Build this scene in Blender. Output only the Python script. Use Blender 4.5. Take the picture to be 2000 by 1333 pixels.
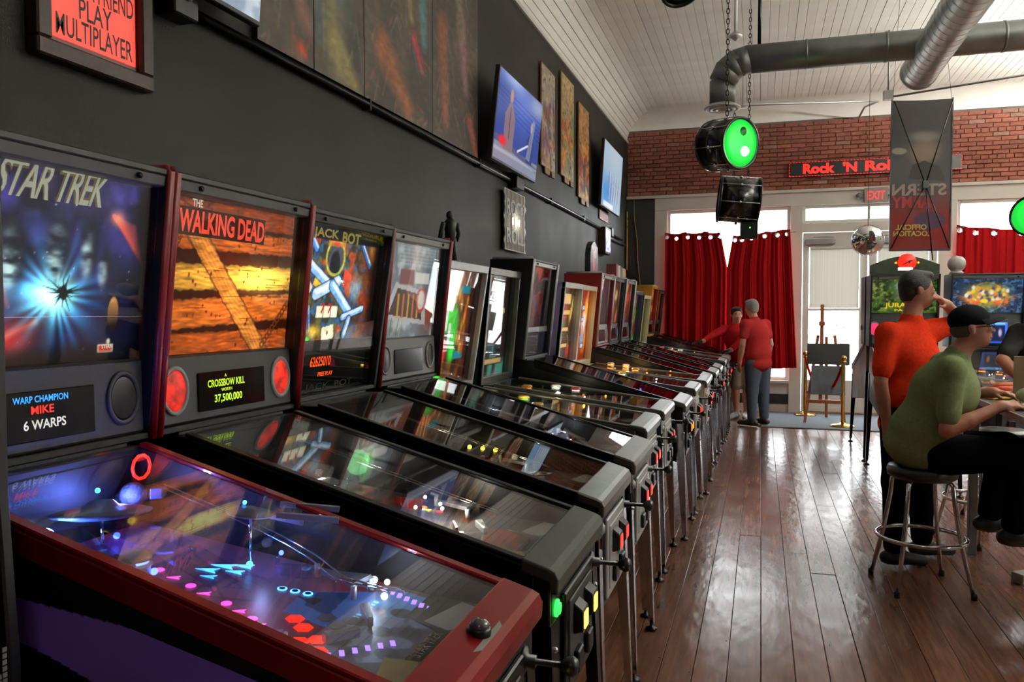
import bpy, math, random
import numpy as np
from mathutils import Matrix, Vector
for _o in list(bpy.data.objects): bpy.data.objects.remove(_o, do_unlink=True)
SC = bpy.context.scene
COL = SC.collection
R = math.radians
# ------------------------------------------------------------------ camera
cam_d = bpy.data.cameras.new('camera'); CAM = bpy.data.objects.new('camera', cam_d); COL.objects.link(CAM)
cam_d.sensor_fit = 'HORIZONTAL'; cam_d.sensor_width = 36.0; cam_d.lens = 36.0*1560/2000
cam_d.clip_start = 0.02; cam_d.clip_end = 300
CAM.location = (0, 0, 1.57); CAM.rotation_euler = (R(90-2.1), 0, R(17.3))
SC.camera = CAM
# ------------------------------------------------------------------ world, exposure
SKY = 17.0
w = bpy.data.worlds.new('overcast_sky'); SC.world = w; w.use_nodes = True
nt = w.node_tree; nt.nodes.clear()
bg = nt.nodes.new('ShaderNodeBackground'); wo = nt.nodes.new('ShaderNodeOutputWorld')
bg.inputs[0].default_value = (0.93, 0.97, 1.0, 1); bg.inputs[1].default_value = SKY
nt.links.new(bg.outputs[0], wo.inputs[0])
vs = SC.view_settings
vs.view_transform = 'Standard'; vs.look = 'None'; vs.exposure = 0.0; vs.gamma = 1.0; vs.use_curve_mapping = False
SC.cycles.use_denoising = True
SC.cycles.max_bounces = 8; SC.cycles.diffuse_bounces = 4; SC.cycles.glossy_bounces = 4
SC.cycles.transparent_max_bounces = 16; SC.cycles.transmission_bounces = 6
SC.cycles.sample_clamp_indirect = 6.0
SC.cycles.caustics_reflective = False; SC.cycles.caustics_refractive = False

def portal(name, loc, rot, sx, sy):
    l = bpy.data.lights.new(name, 'AREA'); l.shape = 'RECTANGLE'; l.size = sx; l.size_y = sy
    l.cycles.is_portal = True
    o = bpy.data.objects.new(name, l); COL.objects.link(o); o.location = loc; o.rotation_euler = rot
    return o
portal('sky_portal', (-.52, 13.28, 1.85), (R(-90), 0, 0), 1.9, 2.75)
portal('sky_portal', (1.5, 13.28, 1.7), (R(-90), 0, 0), 1.9, 3.1)
portal('sky_portal', (3.7, 13.28, 1.85), (R(-90), 0, 0), 2.0, 2.75)

def fill_area_light(name, loc, sx, sy, power, up, col=(1, .985, .92)):
    l = bpy.data.lights.new(name, 'AREA'); l.shape = 'RECTANGLE'; l.size = sx; l.size_y = sy; l.energy = power; l.color = col
    o = bpy.data.objects.new(name, l); COL.objects.link(o); o.location = loc; o.rotation_euler = (R(180) if up else 0, 0, 0); return o
# added unseen fill lights, right side and behind the camera; housings built below
FILL = [(4.4, 5.6, 960, 40), (4.6, 9.8, 820, 40), (.4, -1.4, 0, 13)]
for fx, fy, up_, dn_ in FILL:
    if up_: fill_area_light('fill_light', (fx, fy, 3.87), .2, 1.5, up_, True)
    fill_area_light('fill_light', (fx, fy, 3.78), .2, 1.5, dn_, False)

# ------------------------------------------------------------------ helpers
def lin(c):
    c = c/255.0
    return c/12.92 if c <= .04045 else ((c+.055)/1.055)**2.4
def C(r, g, b): return (lin(r), lin(g), lin(b), 1.0)

def M(name, col, rough=.5, metal=0., var=.12, vs_=8., bump=0., bs=60., emis=None, es=0., coat=0., spec=.5, rand=0., rv=.0, sub=0.):
    m = bpy.data.materials.new(name); m.use_nodes = True
    t = m.node_tree; N = t.nodes; L = t.links; b = N['Principled BSDF']
    tc = N.new('ShaderNodeTexCoord')
    nz = N.new('ShaderNodeTexNoise'); nz.inputs['Scale'].default_value = vs_; nz.inputs['Detail'].default_value = 4
    L.new(tc.outputs['Object'], nz.inputs['Vector'])
    mr = N.new('ShaderNodeMapRange'); mr.inputs['From Min'].default_value = .3; mr.inputs['From Max'].default_value = .7
    mr.inputs['To Min'].default_value = 1-var; mr.inputs['To Max'].default_value = 1+var
    L.new(nz.outputs['Fac'], mr.inputs['Value'])
    val = mr.outputs['Result']
    if rand:
        oi = N.new('ShaderNodeObjectInfo'); m2 = N.new('ShaderNodeMapRange')
        m2.inputs['To Min'].default_value = 1-rand; m2.inputs['To Max'].default_value = 1+rand
        L.new(oi.outputs['Random'], m2.inputs['Value'])
        mm = N.new('ShaderNodeMath'); mm.operation = 'MULTIPLY'
        L.new(val, mm.inputs[0]); L.new(m2.outputs['Result'], mm.inputs[1]); val = mm.outputs[0]
    vm = N.new('ShaderNodeVectorMath'); vm.operation = 'SCALE'; vm.inputs[0].default_value = col[:3]
    L.new(val, vm.inputs['Scale']); L.new(vm.outputs['Vector'], b.inputs['Base Color'])
    b.inputs['Roughness'].default_value = rough; b.inputs['Metallic'].default_value = metal
    b.inputs['Specular IOR Level'].default_value = spec
    if rv:
        r2 = N.new('ShaderNodeMapRange'); r2.inputs['From Min'].default_value = .3; r2.inputs['From Max'].default_value = .7
        r2.inputs['To Min'].default_value = max(.02, rough-rv); r2.inputs['To Max'].default_value = rough+rv
        L.new(nz.outputs['Fac'], r2.inputs['Value']); L.new(r2.outputs['Result'], b.inputs['Roughness'])
    if coat: b.inputs['Coat Weight'].default_value = coat; b.inputs['Coat Roughness'].default_value = .08
    if bump:
        n2 = N.new('ShaderNodeTexNoise'); n2.inputs['Scale'].default_value = bs; n2.inputs['Detail'].default_value = 3
        L.new(tc.outputs['Object'], n2.inputs['Vector'])
        bp = N.new('ShaderNodeBump'); bp.inputs['Strength'].default_value = bump; bp.inputs['Distance'].default_value = .01
        L.new(n2.outputs['Fac'], bp.inputs['Height']); L.new(bp.outputs['Normal'], b.inputs['Normal'])
    if emis is not None:
        b.inputs['Emission Color'].default_value = emis; b.inputs['Emission Strength'].default_value = es
        if var > .4:
            em = N.new('ShaderNodeMath'); em.operation = 'MULTIPLY'; em.inputs[1].default_value = es; L.new(val, em.inputs[0]); L.new(em.outputs[0], b.inputs['Emission Strength'])
    if sub: b.inputs['Subsurface Weight'].default_value = sub; b.inputs['Subsurface Radius'].default_value = (.02, .008, .004)
    return m

def M_glass(name, tint=(1, 1, 1, 1), rough=0.0, f0=.05):
    m = bpy.data.materials.new(name); m.use_nodes = True
    t = m.node_tree; N = t.nodes; L = t.links; N.clear()
    out = N.new('ShaderNodeOutputMaterial'); mix = N.new('ShaderNodeMixShader')
    tr = N.new('ShaderNodeBsdfTransparent'); tr.inputs[0].default_value = tint
    gl = N.new('ShaderNodeBsdfGlossy'); gl.inputs['Roughness'].default_value = rough
    lw = N.new('ShaderNodeLayerWeight'); lw.inputs['Blend'].default_value = .5
    p = N.new('ShaderNodeMath'); p.operation = 'POWER'; p.inputs[1].default_value = 5.0
    L.new(lw.outputs['Facing'], p.inputs[0])
    a = N.new('ShaderNodeMath'); a.operation = 'MULTIPLY_ADD'; a.inputs[1].default_value = 1-f0; a.inputs[2].default_value = f0
    L.new(p.outputs[0], a.inputs[0]); L.new(a.outputs[0], mix.inputs[0])
    L.new(tr.outputs[0], mix.inputs[1]); L.new(gl.outputs[0], mix.inputs[2]); L.new(mix.outputs[0], out.inputs[0])
    return m

def M_art(name, es=1.0, rough=.35, spec=.5, alb=1.0):
    """print colours held in the mesh's colour attribute; es > 0 for back-lit glass, screens and playfields given a glow"""
    m = bpy.data.materials.new(name); m.use_nodes = True
    t = m.node_tree; N = t.nodes; L = t.links; b = N['Principled BSDF']
    at = N.new('ShaderNodeAttribute'); at.attribute_name = 'print'
    vm = N.new('ShaderNodeVectorMath'); vm.operation = 'SCALE'; vm.inputs['Scale'].default_value = alb
    L.new(at.outputs['Color'], vm.inputs[0]); L.new(vm.outputs['Vector'], b.inputs['Base Color'])
    b.inputs['Roughness'].default_value = rough; b.inputs['Specular IOR Level'].default_value = spec
    if es: L.new(at.outputs['Color'], b.inputs['Emission Color']); b.inputs['Emission Strength'].default_value = es
    return m

class MB:
    """collects shapes for ONE mesh object"""
    def __init__(s): s.v = []; s.f = []; s.sm = []
    def add(s, vs, fs, smooth=False, T=None):
        b = len(s.v)
        for p in vs:
            p = Vector(p)
            s.v.append(tuple(T @ p if T is not None else p))
        for f in fs: s.f.append(tuple(i+b for i in f)); s.sm.append(smooth)
        return s
    def hexa(s, p, T=None):   # p: 4 bottom (ccw from above), 4 top
        return s.add(p, [(3, 2, 1, 0), (4, 5, 6, 7), (0, 1, 5, 4), (1, 2, 6, 5), (2, 3, 7, 6), (3, 0, 4, 7)], False, T)
    def box(s, x0, x1, y0, y1, z0, z1, T=None):
        return s.hexa([(x0, y0, z0), (x1, y0, z0), (x1, y1, z0), (x0, y1, z0), (x0, y0, z1), (x1, y0, z1), (x1, y1, z1), (x0, y1, z1)], T)
    def prism(s, poly, a, b, axis='x', T=None):
        n = len(poly)
        def P(q, t): return {'x': (t, q[0], q[1]), 'y': (q[0], t, q[1]), 'z': (q[0], q[1], t)}[axis]
        vs = [P(q, a) for q in poly]+[P(q, b) for q in poly]
        fs = [tuple(range(n))[::-1], tuple(range(n, 2*n))]
        for i in range(n): fs.append((i, (i+1) % n, n+(i+1) % n, n+i))
        return s.add(vs, fs, False, T)
    def tube(s, pts, r, n=8, closed=False, caps=True, T=None):
        pts = [Vector(p) for p in pts]; m = len(pts); rs = r if hasattr(r, '__len__') else [r]*m
        vs = []; prev = None
        for i, p in enumerate(pts):
            if closed: d = pts[(i+1) % m]-pts[i-1]
            else: d = pts[min(i+1, m-1)]-pts[max(i-1, 0)]
            d.normalize()
            if prev is None:
                a = Vector((0, 0, 1)) if abs(d.z) < .9 else Vector((1, 0, 0))
                u = d.cross(a).normalized()
            else:
                u = (prev-d*prev.dot(d)).normalized()
            prev = u; v = d.cross(u)
            for k in range(n):
                t = 2*math.pi*k/n; vs.append(p+(u*math.cos(t)+v*math.sin(t))*rs[i])
        fs = []
        for i in range(m if closed else m-1):
            j = (i+1) % m
            for k in range(n):
                fs.append((i*n+k, i*n+(k+1) % n, j*n+(k+1) % n, j*n+k))
        s.add(vs, fs, True, T)
        if caps and not closed:
            b = len(s.v)-len(vs)
            s.f.append(tuple(b+k for k in range(n))[::-1]); s.sm.append(False)
            s.f.append(tuple(b+(m-1)*n+k for k in range(n))); s.sm.append(False)
        return s
    def lathe(s, prof, n=24, T=None, smooth=True, caps=True):   # prof: (r, z) bottom to top, round z
        vs = []; fs = []; m = len(prof)
        for r, z in prof:
            for k in range(n):
                t = 2*math.pi*k/n; vs.append((r*math.cos(t), r*math.sin(t), z))
        for i in range(m-1):
            for k in range(n): fs.append((i*n+k, i*n+(k+1) % n, (i+1)*n+(k+1) % n, (i+1)*n+k))
        if caps and prof[0][0] > 1e-6: fs.append(tuple(range(n))[::-1])
        if caps and prof[-1][0] > 1e-6: fs.append(tuple((m-1)*n+k for k in range(n)))
        return s.add(vs, fs, smooth, T)
    def ball(s, c, r, n=12, m=8, T=None):
        rx, ry, rz = r if hasattr(r, '__len__') else (r, r, r)
        X = Matrix.Translation(c) @ Matrix.Diagonal((rx, ry, rz, 1))
        if T is not None: X = T @ X
        return s.lathe([(math.sin(math.pi*i/m)+1e-7, -math.cos(math.pi*i/m)) for i in range(m+1)], n, X)
    def build(s, name, mat, parent=None, bevel=0., loc=None, seg=1):
        me = bpy.data.meshes.new(name); me.from_pydata(s.v, [], s.f); me.update()
        me.polygons.foreach_set('use_smooth', s.sm)
        return link(name, me, mat, parent, bevel, loc, seg)

def link(name, me, mat, parent=None, bevel=0., loc=None, seg=1):
    if mat is not None and not me.materials: me.materials.append(mat)
    o = bpy.data.objects.new(name, me); COL.objects.link(o)
    if parent is not None: o.parent = parent
    if loc is not None: o.location = loc
    if bevel:
        bm = o.modifiers.new('bevel', 'BEVEL'); bm.width = bevel; bm.segments = seg; bm.limit_method = 'ANGLE'; bm.angle_limit = R(40)
    return o
def empty(name, loc=(0, 0, 0), rz=0., label=None, cat=None, group=None):
    o = bpy.data.objects.new(name, None); COL.objects.link(o); o.empty_display_size = .1
    o.location = loc; o.rotation_euler = (0, 0, rz)
    if label: tag(o, label, cat, group)
    return o
def tag(o, label, cat, group=None):
    o['label'] = label; o['category'] = cat
    if group: o['group'] = group
    return o
def struct(o): o['kind'] = 'structure'; return o
def along(p, d, up=(0, 0, 1)):
    """matrix whose z axis points along d, at p"""
    d = Vector(d).normalized(); return Matrix.Translation(p) @ d.to_track_quat('Z', 'Y').to_matrix().to_4x4()

# ---- printed art: a colour canvas painted in numpy, carried as colour attribute by a grid
S2L = lambda a: np.where(a <= .04045, a/12.92, ((np.clip(a, 0, None)+.055)/1.055)**2.4)
class Art:
    def __init__(s, w, h, res, bg=(20, 20, 25), seed=0):
        s.nx = max(4, int(w*res)); s.ny = max(4, int(h*res)); s.asp = w/h
        u = (np.arange(s.nx))/(s.nx-1); v = np.arange(s.ny)/(s.ny-1)
        s.u, s.v = np.meshgrid(u, v)          # v up
        s.x = s.u*s.asp; s.px = 1.0/s.ny
        s.im = np.ones((s.ny, s.nx, 3))*np.array(bg)/255.0
        s.rng = np.random.default_rng(seed)
    def mix(s, m, c, a=1.0):
        m = np.clip(m*a, 0, 1)[..., None]; s.im = s.im*(1-m)+np.array(c)/255.0*m; return s
    def addc(s, m, c): s.im = s.im+np.clip(m, 0, None)[..., None]*np.array(c)/255.0; return s
    def mul(s, m): s.im = s.im*m[..., None]; return s
    def blob(s, cx, cy, rx, ry, c, a=1., hard=1.5, rot=0.):
        x = s.x-cx*s.asp; y = s.v-cy; ca, sa = math.cos(rot), math.sin(rot)
        d = ((x*ca+y*sa)/(rx))**2+((-x*sa+y*ca)/ry)**2
        return s.mix(np.exp(-d**hard), c, a)
    def ell(s, cx, cy, rx, ry, c, a=1., rot=0., soft=None):
        x = s.x-cx*s.asp; y = s.v-cy; ca, sa = math.cos(rot), math.sin(rot)
        d = np.sqrt(((x*ca+y*sa)/rx)**2+((-x*sa+y*ca)/ry)**2)
        k = (soft or 1.2*s.px)/min(rx, ry)
        return s.mix(np.clip((1-d)/k+.5, 0, 1), c, a)
    def ring(s, cx, cy, r, wd, c, a=1.):
        d = np.hypot(s.x-cx*s.asp, s.v-cy); return s.mix(np.clip((wd/2-abs(d-r))/s.px+.5, 0, 1), c, a)
    def rect(s, x0, y0, x1, y1, c, a=1., soft=None):
        k = soft or s.px
        m = np.clip((s.u-x0)*s.asp/k+.5, 0, 1)*np.clip((x1-s.u)*s.asp/k+.5, 0, 1)*np.clip((s.v-y0)/k+.5, 0, 1)*np.clip((y1-s.v)/k+.5, 0, 1)
        return s.mix(m, c, a)
    def line(s, x0, y0, x1, y1, wd, c, a=1., soft=None, taper=None):
        ax, ay, bx, by = x0*s.asp, y0, x1*s.asp, y1
        dx, dy = bx-ax, by-ay; L2 = dx*dx+dy*dy+1e-12
        t = np.clip(((s.x-ax)*dx+(s.v-ay)*dy)/L2, 0, 1)
        d = np.hypot(s.x-ax-t*dx, s.v-ay-t*dy)
        ww = wd*(1+(taper-1)*t) if taper is not None else wd
        return s.mix(np.clip((ww/2-d)/(soft or s.px)+.5, 0, 1), c, a)
    def poly(s, pts, c, a=1.):
        ins = np.zeros(s.x.shape, bool); n = len(pts)
        for i in range(n):
            x0, y0 = pts[i]; x1, y1 = pts[(i+1) % n]
            if y0 == y1: continue
            cr = ((y0 > s.v) != (y1 > s.v)) & (s.u < (x1-x0)*(s.v-y0)/(y1-y0)+x0)
            ins ^= cr
        return s.mix(ins.astype(float), c, a)
    def noise(s, fx, fy, oct=3, seed=None):
        rng = np.random.default_rng(seed) if seed is not None else s.rng
        tot = np.zeros(s.x.shape); amp = 1.; sm = 0
        for o in range(oct):
            nx, ny = max(2, int(fx*s.asp))+2, max(2, int(fy))+2
            g = rng.random((ny, nx)); X = s.u*(nx-1.001); Y = s.v*(ny-1.001)
            i = X.astype(int); j = Y.astype(int); a = X-i; b = Y-j; a = a*a*(3-2*a); b = b*b*(3-2*b)
            tot += amp*((g[j, i]*(1-a)+g[j, i+1]*a)*(1-b)+(g[j+1, i]*(1-a)+g[j+1, i+1]*a)*b); sm += amp
            amp *= .55; fx *= 2; fy *= 2
        return tot/sm
    def stars(s, n, c=(230, 230, 255), r=.004):
        for _ in range(n): s.blob(s.rng.random(), s.rng.random(), r*(.5+s.rng.random()), r, c, .5+.5*s.rng.random(), 1)
        return s
    def panel(s, name, mat, o, U, V, parent=None, bulge=None, far=None):
        o = np.array(o, float); U = np.array(U, float); V = np.array(V, float); W = V if far is None else np.array(far, float)   # far: up-vector at the right edge
        P = o+s.u[..., None]*U+s.v[..., None]*(V*(1-s.u[..., None])+W*s.u[..., None])
        if bulge is not None: P = P+bulge(s.u, s.v)[..., None]*np.cross(U, V)/np.linalg.norm(np.cross(U, V))
        nx, ny = s.nx, s.ny
        i = np.arange(nx*ny).reshape(ny, nx)
        F = np.stack([i[:-1, :-1], i[:-1, 1:], i[1:, 1:], i[1:, :-1]], -1).reshape(-1, 4)
        me = np_mesh(name, P.reshape(-1, 3), F)
        col = np.ones((nx*ny, 4), np.float32); col[:, :3] = S2L(np.clip(s.im, 0, 1)).reshape(-1, 3)
        at = me.color_attributes.new('print', 'FLOAT_COLOR', 'POINT'); at.data.foreach_set('color', col.ravel())
        return link(name, me, mat, parent)
def np_mesh(name, V, F, smooth=False):
    me = bpy.data.meshes.new(name); k = F.shape[1]
    me.vertices.add(len(V)); me.vertices.foreach_set('co', np.asarray(V, np.float32).ravel())
    me.loops.add(len(F)*k); me.loops.foreach_set('vertex_index', np.asarray(F, np.int32).ravel())
    me.polygons.add(len(F)); me.polygons.foreach_set('loop_start', np.arange(0, len(F)*k, k, dtype=np.int32))
    if smooth: me.polygons.foreach_set('use_smooth', np.ones(len(F), bool))
    me.update(calc_edges=True); me.validate()
    return me

_tx = {}
def text_geo(st, bold=0., res=3, ls=1.0, spacing=1.0):
    k = (st, bold, res, ls, spacing)
    if k in _tx: return _tx[k]
    cu = bpy.data.curves.new('lettering', 'FONT'); cu.body = st; cu.resolution_u = res; cu.offset = bold; cu.align_x = 'CENTER'
    cu.space_line = ls; cu.space_character = spacing
    ob = bpy.data.objects.new('lettering', cu); COL.objects.link(ob)
    dg = bpy.context.evaluated_depsgraph_get()
    me = bpy.data.meshes.new_from_object(ob.evaluated_get(dg))
    V = np.array([v.co[:] for v in me.vertices]); F = [tuple(p.vertices) for p in me.polygons]
    bpy.data.objects.remove(ob); bpy.data.curves.remove(cu); bpy.data.meshes.remove(me)
    lo, hi = V[:, :2].min(0), V[:, :2].max(0); V = (V[:, :2]-lo)/(hi-lo)
    _tx[k] = (V, F); return V, F
def text(name, st, mat, o, U, V, parent=None, off=.001, bold=0., shear=0., ls=1.0, warp=None, th=.0, spacing=1.0):
    """lettering stretched over the parallelogram o,U,V"""
    G, F = text_geo(st, bold, 3, ls, spacing)
    o = Vector(o); U = Vector(U); V = Vector(V); n = U.cross(V).normalized()
    mb = MB(); pts = []
    for a, b in G:
        if warp: a, b = warp(a, b)
        a2 = a+shear*(b-.5)
        pts.append(o+U*a2+V*b+n*off)
    mb.add(pts, F)
    return mb.build(name, mat, parent)
# ------------------------------------------------------------------ materials
WALLX = -2.112; FARY = 13.1; RX = 5.6; BACKY = -2.4; CEIL = 4.75
m_wall = M('charcoal_wall_paint', C(40, 39, 33), .58, var=.07, vs_=2.5, bump=.2, bs=220, rv=.04, spec=.3)
m_white = M('white_gloss_paint', C(226, 224, 216), .4, var=.05, vs_=3, bump=.03)
m_cream = M('cream_ceiling_paint', C(232, 231, 222), .55, var=.05, vs_=4, bump=.05, rand=.035)
m_mortar = M('mortar', C(120, 108, 98), .9, var=.2, bump=.4, bs=120)
m_brick = M('red_brick', C(146, 86, 70), .85, var=.3, vs_=26, bump=.5, bs=70, rand=.28)
m_brickpale = M('scuffed_brick', C(158, 120, 104), .9, var=.3, vs_=20, bump=.5, bs=70, rand=.2)
m_blackp = M('black_paint', C(22, 22, 23), .5, var=.15)
m_black = M('black_plastic', C(14, 14, 15), .38, var=.15, vs_=15)
m_blackmetal = M('black_metal', C(24, 24, 26), .32, .6, var=.15)
m_chrome = M('chrome', C(215, 215, 218), .12, 1., var=.04, vs_=12)
m_steel = M('brushed_steel', C(140, 138, 132), .38, 1., var=.08, vs_=25)
m_galv = M('galvanised_steel', C(200, 201, 200), .42, .85, var=.14, vs_=7, rv=.1)
m_galvdark = M('dull_galvanised_steel', C(124, 125, 123), .45, .8, var=.2, vs_=5, rv=.1)
m_grey = M('grey_plastic', C(88, 88, 88), .5, var=.08)
m_lgrey = M('light_grey_plastic', C(150, 150, 150), .5, var=.06)
m_glass = M_glass('window_glass', (.98, .99, .99, 1))
m_pane = M_glass('cabinet_glass', (.97, .98, .98, 1), f0=.06)
m_art1 = M_art('backlit_print', 1.0, .3)
m_art15 = M_art('bright_backlit_print', 1.5, .3)
m_art05 = M_art('dim_backlit_print', .55, .3)
m_art2 = M_art('very_bright_print', 2.2, .3)
m_paint = M_art('painted_print', 0., .45)
m_screen = M_art('screen_image', .85, .15)

# ------------------------------------------------------------------ floor
def floor_mat():
    m = bpy.data.materials.new('worn_varnished_floorboard'); m.use_nodes = True
    t = m.node_tree; N = t.nodes; L = t.links; b = N['Principled BSDF']
    tc = N.new('ShaderNodeTexCoord'); oi = N.new('ShaderNodeObjectInfo')
    mp = N.new('ShaderNodeMapping'); mp.inputs['Scale'].default_value = (14, 1.2, 14); L.new(tc.outputs['Object'], mp.inputs['Vector'])
    ad = N.new('ShaderNodeVectorMath'); ad.operation = 'ADD'; L.new(mp.outputs[0], ad.inputs[0])
    sc = N.new('ShaderNodeVectorMath'); sc.operation = 'SCALE'; sc.inputs[0].default_value = (31, 17, 5); L.new(oi.outputs['Random'], sc.inputs['Scale'])
    L.new(sc.outputs[0], ad.inputs[1])
    n1 = N.new('ShaderNodeTexNoise'); n1.inputs['Scale'].default_value = 2.2; n1.inputs['Detail'].default_value = 7; n1.inputs['Roughness'].default_value = .62; L.new(ad.outputs[0], n1.inputs['Vector'])
    cr = N.new('ShaderNodeValToRGB'); L.new(n1.outputs['Fac'], cr.inputs[0])
    cr.color_ramp.elements[0].position = .28; cr.color_ramp.elements[0].color = C(92, 60, 45)
    cr.color_ramp.elements[1].position = .75; cr.color_ramp.elements[1].color = C(146, 102, 78)
    e = cr.color_ramp.elements.new(.5); e.color = C(118, 79, 60)
    mr = N.new('ShaderNodeMapRange'); mr.inputs['To Min'].default_value = .78; mr.inputs['To Max'].default_value = 1.2; L.new(oi.outputs['Random'], mr.inputs['Value'])
    vm = N.new('ShaderNodeVectorMath'); vm.operation = 'SCALE'; L.new(cr.outputs[0], vm.inputs[0]); L.new(mr.outputs[0], vm.inputs['Scale'])
    # dark knocks and nail heads
    vo = N.new('ShaderNodeTexVoronoi'); vo.inputs['Scale'].default_value = 9; L.new(tc.outputs['Object'], vo.inputs['Vector'])
    k = N.new('ShaderNodeMapRange'); k.inputs['From Min'].default_value = .035; k.inputs['From Max'].default_value = .055; k.inputs['To Min'].default_value = .55; k.inputs['To Max'].default_value = 1; L.new(vo.outputs['Distance'], k.inputs['Value'])
    v2 = N.new('ShaderNodeVectorMath'); v2.operation = 'SCALE'; L.new(vm.outputs[0], v2.inputs[0]); L.new(k.outputs[0], v2.inputs['Scale'])
    L.new(v2.outputs[0], b.inputs['Base Color'])
    n2 = N.new('ShaderNodeTexNoise'); n2.inputs['Scale'].default_value = 3.0; n2.inputs['Detail'].default_value = 5; L.new(tc.outputs['Object'], n2.inputs['Vector'])
    r = N.new('ShaderNodeMapRange'); r.inputs['From Min'].default_value = .3; r.inputs['From Max'].default_value = .7; r.inputs['To Min'].default_value = .17; r.inputs['To Max'].default_value = .25; L.new(n2.outputs['Fac'], r.inputs['Value'])
    L.new(r.outputs[0], b.inputs['Roughness'])
    bp = N.new('ShaderNodeBump'); bp.inputs['Strength'].default_value = .22; bp.inputs['Distance'].default_value = .012
    n3 = N.new('ShaderNodeTexNoise'); n3.inputs['Scale'].default_value = 9; n3.inputs['Detail'].default_value = 2; mp2 = N.new('ShaderNodeMapping'); mp2.inputs['Scale'].default_value = (1.6, .55, 1); L.new(tc.outputs['Object'], mp2.inputs['Vector']); L.new(mp2.outputs[0], n3.inputs['Vector'])
    mu = N.new('ShaderNodeMath'); mu.operation = 'MULTIPLY'; L.new(n3.outputs['Fac'], mu.inputs[0]); L.new(k.outputs[0], mu.inputs[1])
    L.new(mu.outputs[0], bp.inputs['Height']); L.new(bp.outputs[0], b.inputs['Normal'])
    b.inputs['Specular IOR Level'].default_value = .5
    return m
m_floor = floor_mat()
floor = struct(MB().box(WALLX, RX, BACKY, FARY+.2, -.06, -.012).build('floor', M('subfloor', C(26, 17, 12), .9)))
rng = random.Random(4)
PW = .142; planks = []
x = WALLX; row = 0
while x < RX-.01:
    y = BACKY-rng.random()*2.5; x1 = min(x+PW-.0025, RX)
    while y < FARY-.001:
        y1 = y+3.0+rng.random()*2.6; a, b_ = max(y, BACKY), min(y1, FARY)
        if FARY-b_ < .6: b_ = FARY; y1 = FARY+1
        if b_-a > .05:
            dz = rng.uniform(-.0015, .001)
            cx, cy = (x+x1)/2, (a+b_)/2
            p = MB().box(x-cx, x1-cx, a-cy+.0015, b_-cy-.0015, -.012, 0).build('floor_plank', m_floor, floor, .0015, (cx, cy, dz-.001))
        y = y1
    x += PW; row += 1

# ------------------------------------------------------------------ ceiling
ceiling = struct(MB().box(WALLX-.1, RX+.1, BACKY-.1, FARY+.2, CEIL+.012, CEIL+.1).build('ceiling', m_cream))
x = WALLX+.46; BW = .095
while x < RX:
    x1 = min(x+BW-.0035, RX); cx = (x+x1)/2
    y = BACKY-rng.random()*4
    while y < FARY-.4:
        y1 = y+4.5+rng.random()*3; a, b_ = max(y, BACKY), min(y1, FARY-.38)
        if FARY-.38-b_ < .8: b_ = FARY-.38; y1 = FARY+1
        if b_-a > .05:
            MB().box(x-cx, x1-cx, a+.002, b_-.002, 0, .014).build('ceiling_board', m_cream, ceiling, .002, (cx, 0, CEIL-rng.random()*.002))
        y = y1
    x += BW
# cove boards along the left wall and the plaster cove over the brick wall
def cv(t): a = t*math.pi/2; return (WALLX+.46-.46*math.cos(a), 4.33+.42*math.sin(a))
NCV = 8
for i in range(NCV):
    (xa, za), (xb, zb) = cv((i+.03)/NCV), cv((i+.97)/NCV)
    nx, nz = -(zb-za), (xb-xa); l = math.hypot(nx, nz); nx, nz = nx/l*.02, nz/l*.02
    MB().prism([(xa, za), (xb, zb), (xb+nx, zb+nz), (xa+nx, za+nz)], BACKY, FARY, 'y').build('cove_board', m_cream, ceiling, .002)
mb = MB(); n = 10; prev = None; vs_ = []; fs_ = []
for i in range(n+1):
    a = i/n*math.pi/2; yy = FARY-.4+.4*math.sin(a); zz = 4.5+(CEIL-4.5)*math.cos(a)
    vs_ += [(WALLX, yy, zz), (RX, yy, zz)]
for i in range(n): fs_.append((2*i, 2*i+1, 2*i+3, 2*i+2))
mb.add(vs_, fs_, True).build('plaster_cove', m_cream, ceiling)

# ------------------------------------------------------------------ walls
wall_left = struct(MB().box(WALLX-.15, WALLX, BACKY, FARY+.2, 0, CEIL+.1).build('wall_left', m_wall))
trim_1 = struct(MB().prism([(WALLX-.02, 4.31), (WALLX+.02, 4.31), (WALLX+.03, 4.335), (WALLX+.006, 4.36), (WALLX-.02, 4.36)], BACKY, FARY, 'y').build('trim_1', m_white))
baseboard_left = struct(MB().box(WALLX, WALLX+.018, BACKY, FARY, 0, .14).build('baseboard_left', m_blackp))
m_rwall = M('pale_plaster', C(150, 146, 138), .7, var=.08)
wall_right = MB()
for a, b_, c, d in [(BACKY, 1.7, 0, CEIL), (2.7, FARY+.2, 0, CEIL), (1.7, 2.7, 0, 1.5), (1.7, 2.7, 2.7, CEIL)]:
    wall_right.box(RX, RX+.15, a, b_, c, d)
wall_right = struct(wall_right.build('wall_right', m_rwall))
wall_back = struct(MB().box(WALLX, RX, BACKY-.15, BACKY, 0, CEIL).build('wall_back', M('brown_panelling', C(70, 52, 42), .7)))
fill_window = empty('fill_window', (RX+.06, 2.2, 1.5)); struct(fill_window)  # unseen window, added to let in fill daylight
MB().box(-.004, .004, -.48, .48, 0, 1.2).build('pane', m_glass, fill_window)
f = MB()
for a, b_, c, d in [(-.5, -.44, 0, 1.2), (.44, .5, 0, 1.2), (-.5, .5, 0, .06), (-.5, .5, 1.14, 1.2), (-.02, .02, 0, 1.2)]: f.box(-.05, .05, a, b_, c, d)
f.build('window_frame', m_white, fill_window)

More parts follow.
